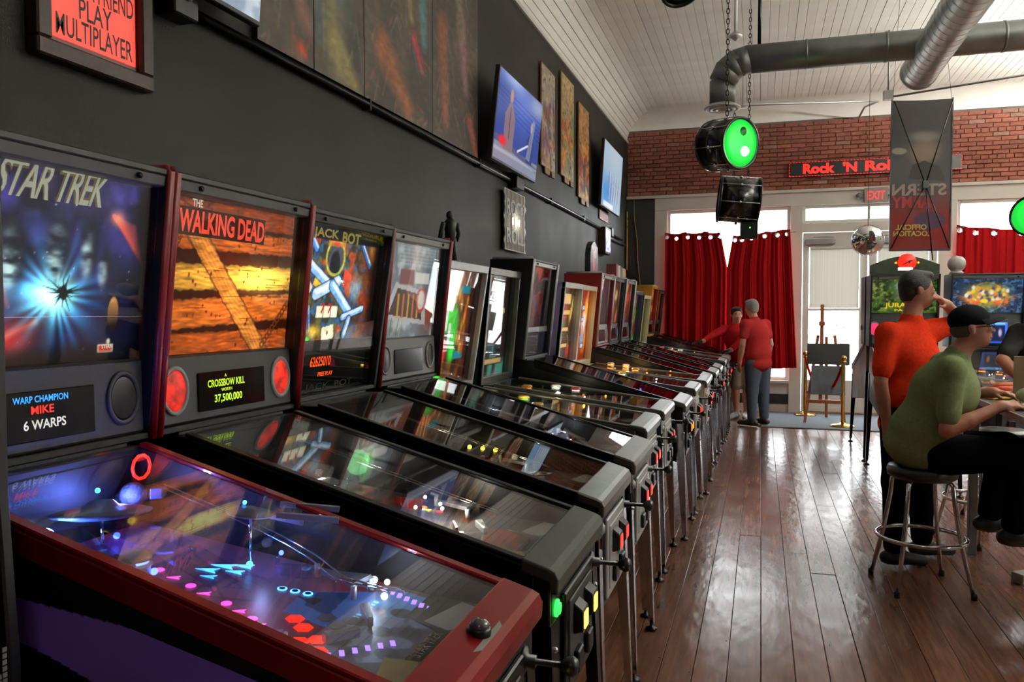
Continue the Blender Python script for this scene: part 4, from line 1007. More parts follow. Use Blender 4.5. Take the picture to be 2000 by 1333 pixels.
text('title_small', 'THE', t_wh, (-.205, fy(1.88)-.004, 1.876), (.045, 0, 0), dd*.022, tw, .001, .02)
# ---------------- machine 3: title JACK BOT
def pf_jb(root, A, pz, zg):
    pf_grey(33, g_white, (c_plas['red'], c_plas['orange']), ((1, .85, .5), .45), 12, (46, 44, 40))(root, A, pz, zg)
    for x, y in ((.21, .57), (.19, .62), (.225, .52)): MB().ball((x-.03, y, pz(y)+.05), .009, 10, 6).build('playfield_bulb', g_yellow, root)
    for i in range(9): MB().lathe([(.011, 0), (.011, .012), (.006, .02), (1e-6, .022)], 12, Matrix.Translation((-.04+.03*(i % 3), .74+.03*(i//3), pz(.76)+.03))).build('red_dome', c_plas['red'], root)
    MB().tube([(.0+.10*math.cos(t*.3), .26+.07*math.sin(t*.3), pz(.26)+.02+.003*t) for t in range(14)], .003, 6).build('wire_loop', m_chrome, root)
m_gtext = M('gold_ink', C(150, 130, 60), .4, emis=C(160, 140, 70), es=.7)
jb = put('pinball machine with pale blue tubes on its backglass and orange score digits', 3, dict(style='wpc', rail=m_blackmetal, lock=m_steel, art=art_machine_parts, artm=m_art1, pf=pf_jb, yb=1.145, yt=1.04, topbar=m_panel, door=m_tin, coin=g_red,
         disp=[('62625010', .27, .50, .64, .88, t_or), ('FREE PLAY', .37, .54, .40, .50, t_or), ('JACK  BOT', .24, .80, .04, .24, M('faded_gold', C(52, 46, 30), .4))]), -.03)
fy3 = lambda z: 1.145+.06-(z-1.225)/.725*.105
text('title', 'JACK', m_gtext, (-.22, fy3(1.85)-.004, 1.85), (.19, 0, 0), Vector((0, -.105/.725, 1))*.045, jb, .001, .03)
text('title', 'BOT', m_gtext, (.0, fy3(1.85)-.004, 1.85), (.15, 0, 0), Vector((0, -.105/.725, 1))*.045, jb, .001, .03)
text('title_small', 'ROBOT ADVENTURE' if False else 'BOT ADVENTURE', M('grey_ink', C(120, 120, 110), .5, emis=C(120, 120, 110), es=.4), (-.14, fy3(1.833)-.004, 1.833), (.22, 0, 0), (0, 0, .012), jb, .001)
for q_ in (-.105, -.05): text('slot_digit', '7', M('slot_red_ink', C(190, 30, 24), .4, emis=C(200, 36, 28), es=.8), (q_, fy3(1.56)-.004, 1.562), (.03, 0, 0), (0, -.006, .042), jb, .001, .03)
# ---------------- machines 4 to 16
put('pinball machine with pale silvery backglass, mid-grey speaker panel and red edge strips', 4, dict(rail=m_blackmetal, lock=M('bronze_grey_steel', C(110, 104, 94), .4, .6), trim=m_redtrim, art=art_bright, artm=m_art05, pf=pf_grey(44, g_white, (c_plas['grey'], c_plas['blue']), ((.8, .9, 1), .5)), panel=m_panel2, topbar=m_lgrey, door=m_tin, yb=1.14, yt=1.06), -.035)
SS = dict(style='ss', z1=1.85, z0=1.10, zf=.965, zb=1.10, yg=1.06, yb=1.13, yt=1.06, bbw=.67, byb=1.33, inset=.07, rail=m_steel, lock=m_steel, frame=m_steel, door=m_tin, leg=m_chrome, coin=g_red)
def ss(**k): d = dict(SS); d.update(k); return d
m_teal = M('dark_teal_paint', C(22, 52, 54), .4, var=.15); m_lilac = M('faded_lilac_paint', C(160, 148, 184), .5, var=.12); m_yel = M('amber_yellow_paint', C(196, 142, 24), .5, var=.12)
m_cream2 = M('cream_paint', C(190, 184, 150), .5, var=.1); m_navy = M('navy_paint', C(26, 34, 60), .45, var=.2); m_redp = M('deep_red_paint', C(120, 16, 24), .45, var=.12); m_maroon = M('maroon_paint', C(70, 28, 26), .5, var=.2)
m_wht = M('white_edge_metal', C(190, 190, 192), .35, .3, var=.06)
put('older pinball machine with a vivid green figure-like splash on orange backglass', 5, ss(side=m_panel, bb=m_panel, frame=m_wht, art=art_green, artm=m_art1, inner=m_maroon, yb=1.16, yt=1.045, pf=pf_far(51, (44, 52, 30), (110, 90, 40), (1, .85, .5), .7, (g_yellow, g_white, g_green)), front=m_tin), -.085)
put('older pinball machine with a teal-green backbox and steel frame', 6, ss(side=m_teal, bb=m_teal, inner=m_teal, bbw=.66, art=art_generic(6, (46, 30, 28), [(60, 34, 30), (80, 170, 150), (40, 70, 90), (170, 180, 176)], [(.1, .62, .3, .70), (.06, .3, .3, .37), (.8, .62, .9, .68), (.3, .12, .9, .17)], 130, (225, 190, 120)), artm=m_art05, pf=pf_far(52, (60, 66, 40), (120, 110, 60), (1, .9, .6), .7), front=m_tin), -.08)
put('black pinball machine with white-edged backbox and red flames on its glass', 7, dict(style='wpc', trim=m_wht, art=art_generic(7, (16, 14, 18), [(200, 44, 24), (30, 24, 30), (150, 30, 20), (226, 90, 30)], None, 130), artm=m_art05, pf=pf_far(53, (30, 34, 80), (60, 60, 110), (.5, .6, 1), .9, (g_blue, g_white)), topbar=m_wht, door=m_blackmetal, coin=g_orange, dpm=m_navy, yb=1.12, yt=1.04), -.02)
put('older pinball machine with lilac backbox side and yellow-lit glass', 8, ss(side=m_lilac, bb=m_lilac, frame=m_wht, z1=1.81, bbw=.66, art=art_generic(8, (70, 56, 30), [(40, 130, 60), (60, 60, 70), (150, 110, 50), (226, 210, 90), (200, 60, 50)], [(.42, .78, .86, .92), (.1, .64, .42, .70), (.5, .64, .86, .70), (.42, .42, .84, .47), (.42, .2, .84, .25)], 130, (240, 190, 120)), artm=m_art15, pf=pf_far(54, (140, 120, 80), (180, 150, 90), (1, .8, .4), .9), front=m_tin, yb=1.07, yt=1.0), -.01)
put('older pinball machine with amber yellow backbox lining and orange glass', 9, ss(side=m_cream2, bb=m_yel, inner=m_yel, frame=m_cream2, z1=1.81, z0=1.07, zb=1.07, bbw=.66, art=art_generic(9, (120, 40, 20), [(240, 170, 60), (210, 90, 30), (226, 226, 230), (150, 30, 24), (120, 160, 190)], [(.62, .72, .78, .78), (.62, .56, .74, .61), (.2, .16, .4, .22), (.7, .18, .86, .24)], 130, (170, 190, 226)), artm=m_art2, pf=pf_far(55, (200, 110, 40), (230, 150, 60), (1, .6, .2), 1.6, (g_orange, g_red)), front=M('orange_cabinet_paint', C(150, 76, 24), .5)), .03)
put('pinball machine with a deep red backbox, white edges and pale grey speaker panel', 10, dict(bb=m_redp, trim=m_wht, side=M('brown_black_laminate', C(46, 36, 30), .5), art=art_generic(10, (84, 92, 98), [(110, 120, 126), (140, 150, 152), (80, 90, 96)], None, 90), artm=m_art05, panel=m_lgrey, pf=pf_far(57, (110, 20, 24), (150, 50, 40), (1, .8, .6), .5), topbar=m_wht, yb=1.05, yt=.99, bbw=.72), .0)
put('black pinball machine with orange and violet glass, right beyond the red backbox', 11, dict(art=art_generic(11, (90, 50, 40), [(226, 150, 60), (190, 90, 60), (120, 90, 190), (230, 200, 120)], None, 90), artm=m_art15, pf=pf_far(59, (90, 30, 36), (70, 60, 130), (.8, .7, 1), .5), bbw=.70), .03)
put('black pinball machine with thin white backbox edges and fiery glass', 12, dict(trim=m_wht, art=art_generic(12, (110, 40, 20), [(250, 170, 60), (230, 80, 40), (150, 40, 26), (80, 100, 140)], None, 90), artm=m_art15, pf=pf_far(61, (110, 26, 30), (140, 60, 50), (1, .8, .6), .5), topbar=m_wht, bbw=.70), .04)
put('navy blue pinball machine with green and orange glass', 13, ss(side=m_navy, bb=m_navy, z1=1.83, art=art_generic(13, (60, 60, 30), [(230, 120, 40), (60, 190, 90), (40, 130, 140), (200, 160, 60)], None, 90), artm=m_art15, pf=pf_far(62, (90, 90, 60), (140, 120, 60), (1, .9, .6), .5), frame=m_navy), .06)
put('cream pinball machine with a pale olive glass and striped foot rail', 14, ss(side=m_navy, bb=m_cream2, inner=m_cream2, z1=1.79, frame=m_cream2, art=art_generic(14, (136, 134, 84), [(150, 150, 100), (120, 120, 70), (176, 172, 120)], [(.4, .5, .7, .53), (.4, .42, .7, .45), (.4, .34, .7, .37)], 90, (226, 220, 180)), artm=m_art05, pf=pf_far(63, (150, 140, 110), (170, 160, 110), (1, .9, .7), .5)), .07)
put('pinball machine with a yellow and red painted backbox by the window', 15, dict(bb=M('yellow_red_paint', C(170, 120, 16), .5, var=.5, vs_=3), inner=m_redp, art=art_generic(15, (110, 40, 20), [(226, 110, 40), (190, 60, 30), (240, 170, 80)], None, 80), artm=m_art15, pf=pf_far(64, (150, 130, 100), (120, 90, 60), (1, .9, .7), .5), z1=1.95, topbar=m_yel), .055)
put('last pinball machine of the row, against the front window wall', 16, dict(art=art_generic(16, (120, 50, 26), [(240, 140, 60), (200, 80, 40), (90, 40, 30)], None, 80), artm=m_art15, pf=pf_far(66, (130, 120, 100), (150, 140, 110), (1, .9, .7), .5), bbw=.66, z1=1.90), .06)
# ------------------------------------------------------------------ machines on the right-hand side, standing back to back
def art_jungle(w, h):
    a = Art(w, h, 130, (24, 40, 20), 31); a.blob(.5, .8, .3, .25, (190, 205, 190), .9, 1); a.mix(np.clip((a.noise(8, 8, 3)-.45)*5, 0, 1), (60, 96, 40)); a.mix(np.clip((a.noise(14, 14, 3)-.55)*6, 0, 1), (120, 130, 60))
    for k in range(34):
        x, y = a.rng.random(), a.rng.random(); t = a.rng.random()*3.1; a.line(x, y, x+.16*math.cos(t), y+.2*math.sin(t), .02, (40, 110, 30) if k % 2 else (14, 30, 12), .9, None, .1)
    a.blob(.5, .5, .2, .12, (150, 140, 90), .8, 1); a.rect(0, 0, 1, .05, (60, 100, 20), .8); return a
def art_phoenix(w, h):
    a = Art(w, h, 150, (36, 56, 84), 32); a.mix(np.clip((a.noise(12, 12, 3)-.5)*6, 0, 1), (70, 110, 150)); a.mix(np.clip((a.noise(16, 16, 3)-.6)*9, 0, 1), (18, 24, 40))
    a.blob(.5, .5, .55, .36, (200, 170, 60), .9, 2); 
    for k in range(60): a.blob(.2+.6*a.rng.random(), .3+.45*a.rng.random(), .05, .06, [(236, 196, 70), (60, 60, 110), (226, 120, 50), (240, 236, 220)][k % 4], .9, 2)
    for s in (-1, 1):
        for k in range(7): a.line(.5+s*.1, .3, .5+s*(.47-.03*k), .55-.07*k, .03, (230, 130-8*k, 50), .9, None, .2)
    a.ell(.47, .34, .10, .06, (236, 206, 60)); a.ring(.5, .45, .42, .012, (226, 220, 120), .6); return a
RG = dict(bbw=.62, split=1.56, z1=1.935, rail=m_blackmetal, leg=m_blackmetal, lock=m_blackmetal, group='pinball machines standing back to back near the door')
pink = M('pink_lit_ring', C(150, 30, 60), .4, emis=C(255, 60, 110), es=.9)
jp = machine('pinball machine with leafy green backglass and arched topper, behind the man in orange-red', 1.34, 7.55, 0, dict(RG, art=art_jungle, spk=pink, pf=pf_far(81, (40, 60, 30), (80, 80, 50)), coin=g_red))
fj = lambda z: 1.10+.06-(z-1.225)/.71*.075-.004
text('title', 'JURASSIC', M('yellow_title_ink', C(220, 180, 30), .4, emis=C(230, 190, 40), es=.9), (-.17, fj(1.6), 1.60), (.34, 0, 0), (0, -.008, .06), jp, .001, .03)
text('title', 'PARK', bpy.data.materials['yellow_title_ink'], (-.08, fj(1.57), 1.575), (.16, 0, 0), (0, 0, .022), jp, .001, .03)
pr_ = [(-.31, 1.938)]+[(-.31+.62*i/12, 2.03+.085*math.sin(math.pi*i/12)) for i in range(13)]+[(.31, 1.938)]
tp_ = MB().prism(pr_, 1.09, 1.13, 'y').build('topper', M('topper_dark_leaf_print', C(36, 46, 30), .5, var=.6, vs_=14), jp, .003)
lathe_at((.02, 1.089, 2.055), (0, -1, 0), [(.085, 0), (.085, .006), (1e-6, .008)], 24).build('topper_lamp', glow('topper_red', 235, 44, 30, 1.0), tp_)
MB().prism([(-.03, 2.03), (.0, 2.045), (.02, 2.06), (.05, 2.075), (.075, 2.07), (.05, 2.06), (.04, 2.04), (.03, 2.055), (.0, 2.035)], 1.077, 1.08, 'y').build('topper_silhouette', m_blackp, tp_)
MB().box(-.06, .07, 1.075, 1.089, 1.975, 2.005).build('topper_light_strip', glow('strip_white', 230, 230, 220, 1.2), tp_)
for i in (-1, 1): MB().ball((.02+i*.1, 1.085, 2.05), .01, 8, 6).build('topper_bulb', g_orange, tp_)
machine('pinball machine facing the front door, its dark backbox seen from the side', 1.34, 10.4, R(180), dict(RG, side=M('worn_wood_print', C(120, 84, 66), .5, var=.4, vs_=5), pf=pf_far(82, (90, 80, 70), (120, 110, 100)), art=art_generic(82, (40, 40, 40), [(90, 60, 40), (60, 60, 70)], None, 60), artm=m_art05))
ph = machine('pinball machine with golden winged backglass and a lit blue screen, at the right', 2.06, 7.55, 0, dict(RG, bbw=.64, art=art_phoenix, artm=m_art1, pf=pf_far(83, (40, 40, 70), (90, 90, 60))))
scr = Art(.2, .15, 160, (30, 70, 170), 5); scr.rect(.1, .1, .9, .85, (14, 24, 60)); scr.blob(.3, .4, .1, .2, (210, 130, 60), .9, 2); scr.blob(.7, .5, .1, .2, (190, 170, 200), .9, 2); scr.rect(.0, .88, 1, 1, (110, 180, 255)); scr.rect(.92, .0, 1, 1, (60, 110, 255))
scr.panel('display_image', m_art1, (-.03, 1.068, 1.27), (.20, 0, 0), (0, -.0, .2), ph)
gb = tag(MB().lathe([(.06, 0), (.066, .012), (.05, .025), (.045, .03), (.07, .055), (.082, .095), (.075, .135), (.05, .165), (1e-6, .178)], 24, Matrix.Translation((1.81, 8.72, 1.937))).build('globe_lamp', M('opal_glass', C(196, 192, 186), .3)), 'white globe lamp on top of the golden winged machine', 'lamp')

# ------------------------------------------------------------------ dark arcade cabinet at the left edge
ac = empty('arcade_cabinet', (-1.595, .705, 0), 0, 'dark upright arcade cabinet cut off by the left edge of the picture', 'arcade cabinet')
pr_ = [(-.36, 0), (.34, 0), (.365, .95), (.345, 1.25), (.345, 1.9), (-.36, 1.9)]
for s in (-1, 1): MB().prism([(p[0], p[1]) for p in pr_], s*.345-.012, s*.345+.012, 'y').build('side_panel', m_bbblack, ac, .004)
MB().box(-.34, .338, -.333, .333, .02, .94).build('body', m_bbblack, ac, .004)
MB().box(-.34, .2, -.333, .333, .94, 1.88).build('screen_housing', m_black, ac)
MB().box(.2, .21, -.28, .28, 1.1, 1.55).build('screen', m_display, ac)
MB().box(.2, .33, -.333, .333, 1.66, 1.88).build('marquee', m_panel, ac)
for i in range(3):
    for j in range(9):
        if i == 1 or (i == 0 and j < 5) or (i == 2 and j > 3): pass
mdot = MB()
for j in range(9):
    for i in range(4):
        if i in (0, 3) or abs((8-j)/2.6-i) < .8: mdot.box(.3645, .3665, .285+.011*i, .293+.011*i, .955+.011*j-.055, .963+.011*j-.055)
mdot.build('dotted_letter', m_lgrey, ac)

# ------------------------------------------------------------------ left wall: pictures, screens, pipe
def on_wall(name, y0, y1, z0, z1, d, mat, parent=None, x=WALLX, bev=.004):
    return MB().box(x, x+d, y0, y1, z0, z1).build(name, mat, parent, bev)
# framed red sign
sg = empty('lit_sign', (WALLX, 2.115, 2.345), 0, 'framed red-lit sign reading TAKE A FRIEND PLAY MULTIPLAYER', 'sign')
m_dkwood = M('dark_wood_frame', C(52, 30, 20), .45, var=.3, vs_=12, bump=.1)
fr_ = MB(); 
for a, b, c, d in [(-.235, .245, 0, .055), (-.235, .245, .445, .50), (-.235, -.18, .055, .445), (.19, .245, .055, .445)]: fr_.box(0, .05, a, b, c, d)
fr_.build('picture_frame', m_dkwood, sg, .006)
MB().box(0, .02, -.18, .19, .055, .445).build('mount', m_lgrey, sg)
rd_ = MB().box(.02, .026, -.165, .18, .075, .43).build('red_field', glow('sign_red', 245, 72, 58, .95), sg)
for st_, z_, a, b in (('TAKE A FRIEND', .232, -.155, .172), ('PLAY', .160, -.06, .075), ('MULTIPLAYER', .086, -.15, .165)):
    text('sign_lettering', st_, m_blackp, (.026, a, z_), (0, b-a, 0), (0, 0, .068), rd_, .001, .01)
# painted panels
def art_panel(seed, cols):
    def f(w, h):
        a = Art(w, h, 90, (54, 50, 44), seed); a.mix(np.clip((a.noise(5, 3, 3)-.45)*4, 0, 1), (76, 66, 56)); r = a.rng
        for k, (c, x0, y0, x1, y1, wd) in enumerate(cols): a.line(x0, y0, x1, y1, wd, c, .85, wd*.5, .6)
        for k in range(70):
            x, y = r.random(), r.random(); c = cols[k % len(cols)][0]; a.line(x, y, x+r.uniform(-.12, .12), y-r.random()*.12, .008, c, .55, .01)
        a.im *= 1.35*(.8+.4*a.noise(30, 60, 2))[..., None]; return a
    return f
strokes = [[((130, 96, 84), .2, .45, .9, .12, .10), ((110, 60, 50), .5, .6, .95, .35, .08), ((190, 70, 44), .75, .05, .85, .03, .04), ((140, 120, 96), .1, .7, .5, .4, .06)],
           [((84, 100, 104), .3, .8, .45, .28, .13), ((120, 116, 84), .25, .25, .5, .03, .16), ((70, 84, 92), .05, .6, .1, .1, .05), ((150, 140, 90), .4, .12, .8, .02, .1), ((60, 66, 60), .6, .7, .7, .25, .08)],
           [((150, 92, 60), .25, .22, .6, .05, .14), ((170, 60, 70), .7, .35, .82, .24, .06), ((70, 120, 130), .8, .7, .86, .36, .09), ((60, 54, 48), .3, .6, .4, .3, .14), ((130, 120, 70), .6, .55, .66, .42, .06), ((120, 110, 116), .5, .8, .55, .5, .06)],
           [((128, 76, 56), .2, .5, .25, .1, .12), ((130, 100, 106), .6, .6, .7, .3, .1), ((150, 80, 66), .8, .15, .95, .02, .08), ((104, 96, 86), .5, .9, .6, .55, .12)]]
ys_ = [3.0, 3.46, 3.975, 4.925, 5.81]
for i, lb in enumerate(('dim painted wall panel partly behind the upper left screen', 'dim painted wall panel with olive robe-like folds', 'dim painted wall panel with rust and crimson strokes', 'rightmost dim painted wall panel, greyish with faint pink strokes')):
    e = empty('wall_painting', (WALLX, ys_[i], 2.745), 0, lb, 'painting', 'row of painted panels above the pipe')
    wd_ = ys_[i+1]-ys_[i]-.008
    MB().box(0.002, .03, 0, wd_, 0, 1.5).build('board', M('panel_edge_%d' % i, C(30, 28, 26), .7), e)
    art_panel(40+i, strokes[i])(wd_, 1.5).panel('painting', m_paint, (.031, 0, 0), (0, wd_, 0), (0, 0, 1.5), e)
# screens on brackets
def tv(label, y0, y1, xb, zb_, xt, zt, paint, em=m_screen):
    e = empty('wall_screen', (WALLX, (y0+y1)/2, zb_), 0, label, 'television', 'screens hung high on the dark wall')
    hw = (y1-y0)/2; B = Vector((xb-WALLX, -hw, 0)); V = Vector((xt-xb, 0, zt-zb_)); U = Vector((0, 2*hw, 0)); n = U.cross(V).normalized()
    pts = [B-n*.04, B+U-n*.04, B+U, B]
    MB().hexa([tuple(p) for p in pts]+[tuple(p+V) for p in pts]).build('screen_housing', m_black, e, .004)
    b_ = .012; Vn = V.normalized()
    paint(2*hw-.02, V.length-.03).panel('screen_image', em, B+n*.001+Vector((0, .01, 0))+Vn*.018, U-Vector((0, .02, 0)), Vn*(V.length-.03), e)
    c_ = B+U*.5+V*.45-n*.04
    MB().box(0, .02, -.12, .12, c_.z-.12, c_.z+.12).box(.02, c_.x, -.03, .03, c_.z-.03, c_.z+.03).build('wall_bracket', m_blackmetal, e)
    return e
def im_studio(w, h):
    a = Art(w, h, 150, (38, 66, 140), 3); a.blob(.55, .75, .6, .3, (80, 110, 200), .8, 1); a.blob(.3, 1., .5, .12, (170, 190, 230), .8, 1); a.blob(.9, .9, .4, .15, (150, 165, 190), .8, 1)
    for k in range(5): a.line(.0, .62+.05*k, 1, .5+.06*k, .012, (24, 40, 100), .5)
    a.rect(0, 0, 1, .2, (120, 130, 150)); a.line(0, .25, 1, .12, .06, (70, 84, 120)); a.rect(.0, .1, 1, .14, (180, 185, 200), .5)
    for cx, sc_, c in ((.28, 1.1, (120, 104, 116)), (.78, .85, (40, 60, 110))):      # two plain standing figures
        a.poly([(cx-.09*sc_, .16), (cx+.09*sc_, .16), (cx+.10*sc_, .5*sc_), (cx+.03*sc_, .64*sc_), (cx-.03*sc_, .64*sc_), (cx-.10*sc_, .5*sc_)], c); a.ell(cx, .72*sc_, .055*sc_, .075*sc_, (160, 130, 116)); a.line(cx, .6*sc_, cx, .3, .018, (30, 30, 40))
    a.poly([(.70, .2), (.80, .18), (.86, .7), (.80, .72)], (170, 175, 190), .5); a.blob(.16, .24, .14, .06, (230, 40, 50), 1, 2); a.line(.5, .22, .72, .36, .03, (200, 205, 220)); return a
def im_blue(w, h):
    a = Art(w, h, 90, (150, 176, 196), 4); a.blob(.2, .2, .5, .3, (60, 130, 200), .9, 1); a.blob(.6, .9, .6, .3, (170, 186, 200), .9, 1)
    for k in range(14): a.line(.3+.04*k, .15, .28+.045*k, .5+.1*math.sin(k), .02, [(40, 80, 150), (190, 60, 60), (230, 230, 235)][k % 3], .8)
    a.rect(.1, 0, .6, .08, (225, 228, 230), .9); return a
def im_pale(w, h):
    a = Art(w, h, 70, (130, 150, 170), 6); a.mix(np.clip((a.noise(6, 6, 3)-.45)*5, 0, 1), (190, 202, 214)); a.blob(.75, .12, .3, .2, (90, 110, 140), .8, 1); return a
tv('large screen showing two presenters in a blue studio', 5.83, 7.07, -1.98, 2.745, -1.907, 3.45, im_studio)
tv('screen showing pale blue sports picture, nearest the brick wall', 10.2, 11.6, -1.98, 2.95, -1.93, 3.80, im_blue)
tv('screen cut off by the top edge, left of the painted panels', 2.0, 2.86, -1.97, 2.735, -1.93, 3.22, im_pale)
# pipe with boxes
pp = empty('wall_conduit', (WALLX, 2.4, 2.71), 0, 'black pipe running along the dark wall under the panels', 'pipe')
MB().tube([(.03, 0, 0), (.03, 3.2, 0), (.03, 6.2, 0), (.03, 10.0, -.02)], .02, 10).build('pipe', m_blackmetal, pp)
MB().box(.0, .09, .02, .15, -.06, .07).build('junction_box', m_black, pp, .006)
lathe_at((.09, .085, .03), (1, 0, 0), [(.03, 0), (.03, .008), (1e-6, .012)], 14).build('box_knob', m_lgrey, pp)
MB().box(.0, .09, 4.25, 4.46, -.07, .07).build('junction_box', m_black, pp, .006)
MB().box(.0, .07, 8.95, 9.1, -.06, .06).build('junction_box', m_black, pp, .006)
MB().box(.005, .05, 8.6, 10.3, -.10, -.07).build('lower_bar', m_blackmetal, pp)
for q in (1.6, 3.4, 5.6, 7.2): MB().box(0, .05, q, q+.02, -.03, .03).build('pipe_clip', m_blackmetal, pp)
# bare playfield boards hung as pictures
def art_bare(seed, top, cols):
    def f(w, h):
        a = Art(w, h, 80, top, seed); r = a.rng
        for k in range(26): c = cols[k % len(cols)]; a.blob(r.random(), .05+.55*r.random(), .05+.1*r.random(), .03+.05*r.random(), c, .9, 2, r.random()*3)
        for k in range(14): x, y = r.random(), .1+.5*r.random(); a.line(x, y, x+r.uniform(-.3, .3), y+r.uniform(-.15, .15), .01, cols[k % len(cols)], .9)
        for k in range(24): a.ell(r.random(), r.random(), .008+.014*r.random(), .01+.008*r.random(), (30, 20, 14), .95)
        a.im *= 1.4*(.7+.5*a.noise(20, 30, 2))[..., None]; return a
    return f
for i, (y0, y1, z0, z1, tc_, cs, lb) in enumerate([
    (7.66, 8.2, 2.965, 4.03, (150, 138, 126), [(120, 70, 60), (90, 60, 90), (150, 110, 60), (60, 60, 50)], 'bare playfield board hung on the wall, plain upper half, nearest the studio screen'),
    (8.47, 9.08, 3.0, 4.17, (150, 130, 92), [(180, 120, 50), (110, 120, 60), (150, 60, 40), (90, 110, 100)], 'middle one of three bare playfield boards hung on the wall'),
    (9.34, 9.93, 2.88, 4.06, (150, 112, 70), [(190, 110, 40), (120, 40, 40), (200, 160, 70), (60, 50, 60)], 'bare playfield board hung on the wall, nearest the far blue screen')]):
    e = empty('playfield_board', (WALLX, (y0+y1)/2, z0), 0, lb, 'wall art', 'bare playfield boards hung on the wall')
    hw, hh = (y1-y0)/2, z1-z0
    poly = [(-hw, .06), (-hw*.45, .06), (-hw*.4, 0), (hw*.2, 0), (hw*.25, .05), (hw*.5, .05), (hw*.55, 0), (hw, 0), (hw, hh), (-hw, hh)]
    MB().prism(poly, .015, .03, 'x').build('plywood', m_wood, e)
    art_bare(60+i, tc_, cs)(2*hw, hh-.07).panel('print', m_paint, (.0312, -hw+.008, .065), (0, 2*hw-.016, 0), (0, 0, hh-.075), e)
# metal sign with lamp glow
m_corr = M('pale_corrugated_metal', C(196, 192, 182), .5, .0, var=.08)
rn = empty('metal_sign', (WALLX, 6.75, 2.1), 0, 'pale corrugated metal sign lit in its middle, below the studio screen', 'sign')
ed = lambda i: .012*math.sin(i*2.4)+.008*math.sin(i*5.1)
Lh, Rh = [], []
for i in range(14): Lh.append((-.30+ed(i), .52*i/13)); Rh.append((.30+(.03 if i % 5 == 0 else 0)+ed(i+4), .52*i/13))
mb = MB()
for i in range(13): mb.hexa([(.03, Lh[i][0], Lh[i][1]), (.04, Lh[i][0], Lh[i][1]), (.04, Rh[i][0], Rh[i][1]), (.03, Rh[i][0], Rh[i][1]), (.03, Lh[i+1][0], Lh[i+1][1]), (.04, Lh[i+1][0], Lh[i+1][1]), (.04, Rh[i+1][0], Rh[i+1][1]), (.03, Rh[i+1][0], Rh[i+1][1])])
mb.build('sheet', m_corr, rn)
for k in range(14): MB().tube([(.042, -.27+.04*k, .01), (.042, -.27+.04*k, .51)], .004, 6).build('rib', m_corr, rn)
g_sign = glow('sign_warm_white', 255, 244, 222, 1.3)
text('sign_lettering', 'ROCK', m_lgrey, (.047, -.26, .30), (0, .52, 0), (0, 0, .14), rn, .001, .02); text('sign_lettering', 'N', g_sign, (.047, -.04, .225), (0, .08, 0), (0, 0, .06), rn, .001, .03); text('sign_lettering', 'ROLL', m_lgrey, (.047, -.26, .06), (0, .52, 0), (0, 0, .13), rn, .001, .02)
for s in (-1, 1): MB().tube([(.047, s*.09, .285), (.047, s*.105, .26), (.047, s*.085, .25), (.047, s*.10, .225)], .006, 6).build('bolt_lamp', g_sign, rn)
lamp(rn, 'sign_lamp', (.09, 0, .26), (1, .9, .75), .8, .03)
rs = empty('red_plaque', (WALLX, 10.7, 2.83), 0, 'small faded red and white plaque under the far screen', 'plaque')
MB().box(.005, .02, 0, .62, 0, .13).build('plate', M('faded_red_white', C(170, 110, 104), .5, var=.5, vs_=30), rs)
MB().box(.02, .022, .05, .57, .03, .1).build('plate_print', M('faded_red', C(150, 60, 56), .5, var=.4, vs_=50), rs)
lf = empty('lit_box_sign', (WALLX, 10.7, 2.36), 0, 'small dark box frame with a blue-white lit picture', 'sign')
MB().box(0, .10, 0, .4, 0, .36).build('box', m_dkwood, lf, .004)
b_ = Art(.34, .3, 60, (120, 130, 226), 8); b_.mix(np.clip((b_.noise(6, 6, 2)-.4)*5, 0, 1), (225, 228, 255)); b_.line(.5, 0, .45, 1, .08, (70, 80, 180)); b_.panel('lit_picture', m_art15, (.101, .03, .03), (0, .34, 0), (0, 0, .3), lf)
# long painted board in the corner and cable on the dark strip
sk = empty('painted_board', (WALLX, 12.96, 2.2), 0, 'long narrow yellow, black and red painted board in the wall corner', 'board')
pr_ = [(-.06, .08), (-.04, .02), (0, 0), (.04, .02), (.06, .08), (.06, 1.0), (-.06, 1.0)]
MB().prism(pr_, .01, .03, 'x').build('board', m_blackp, sk)
a = Art(.1, .95, 60, (200, 190, 30), 1); a.mix(np.clip((.75-a.v)*8, 0, 1)*np.clip(a.u*3-.9, 0, 1), (214, 50, 20)); a.rect(0, .72, 1, .76, (20, 20, 16)); a.rect(.1, .86, .9, .9, (20, 20, 16)); a.ell(.5, .8, .03, .02, (20, 20, 16)); a.line(.5, .05, .45, .68, .02, (236, 190, 40), .9)
a.panel('painted_face', m_paint, (.0315, -.05, .05), (0, .1, 0), (0, 0, .94), sk)
tag(MB().tube([(-2.0, FARY-.0, 3.43), (-1.99, FARY-.012, 3.1), (-1.94, FARY-.012, 2.73), (-1.93, FARY-.012, 2.4), (-1.885, FARY-.012, 1.98), (-1.87, FARY-.012, 1.5), (-1.87, FARY-.012, .6)], .009, 6).build('hanging_cable', M('tan_cable', C(150, 116, 82), .6)), 'thin tan cable hanging down the dark strip beside the brick corner', 'cable')
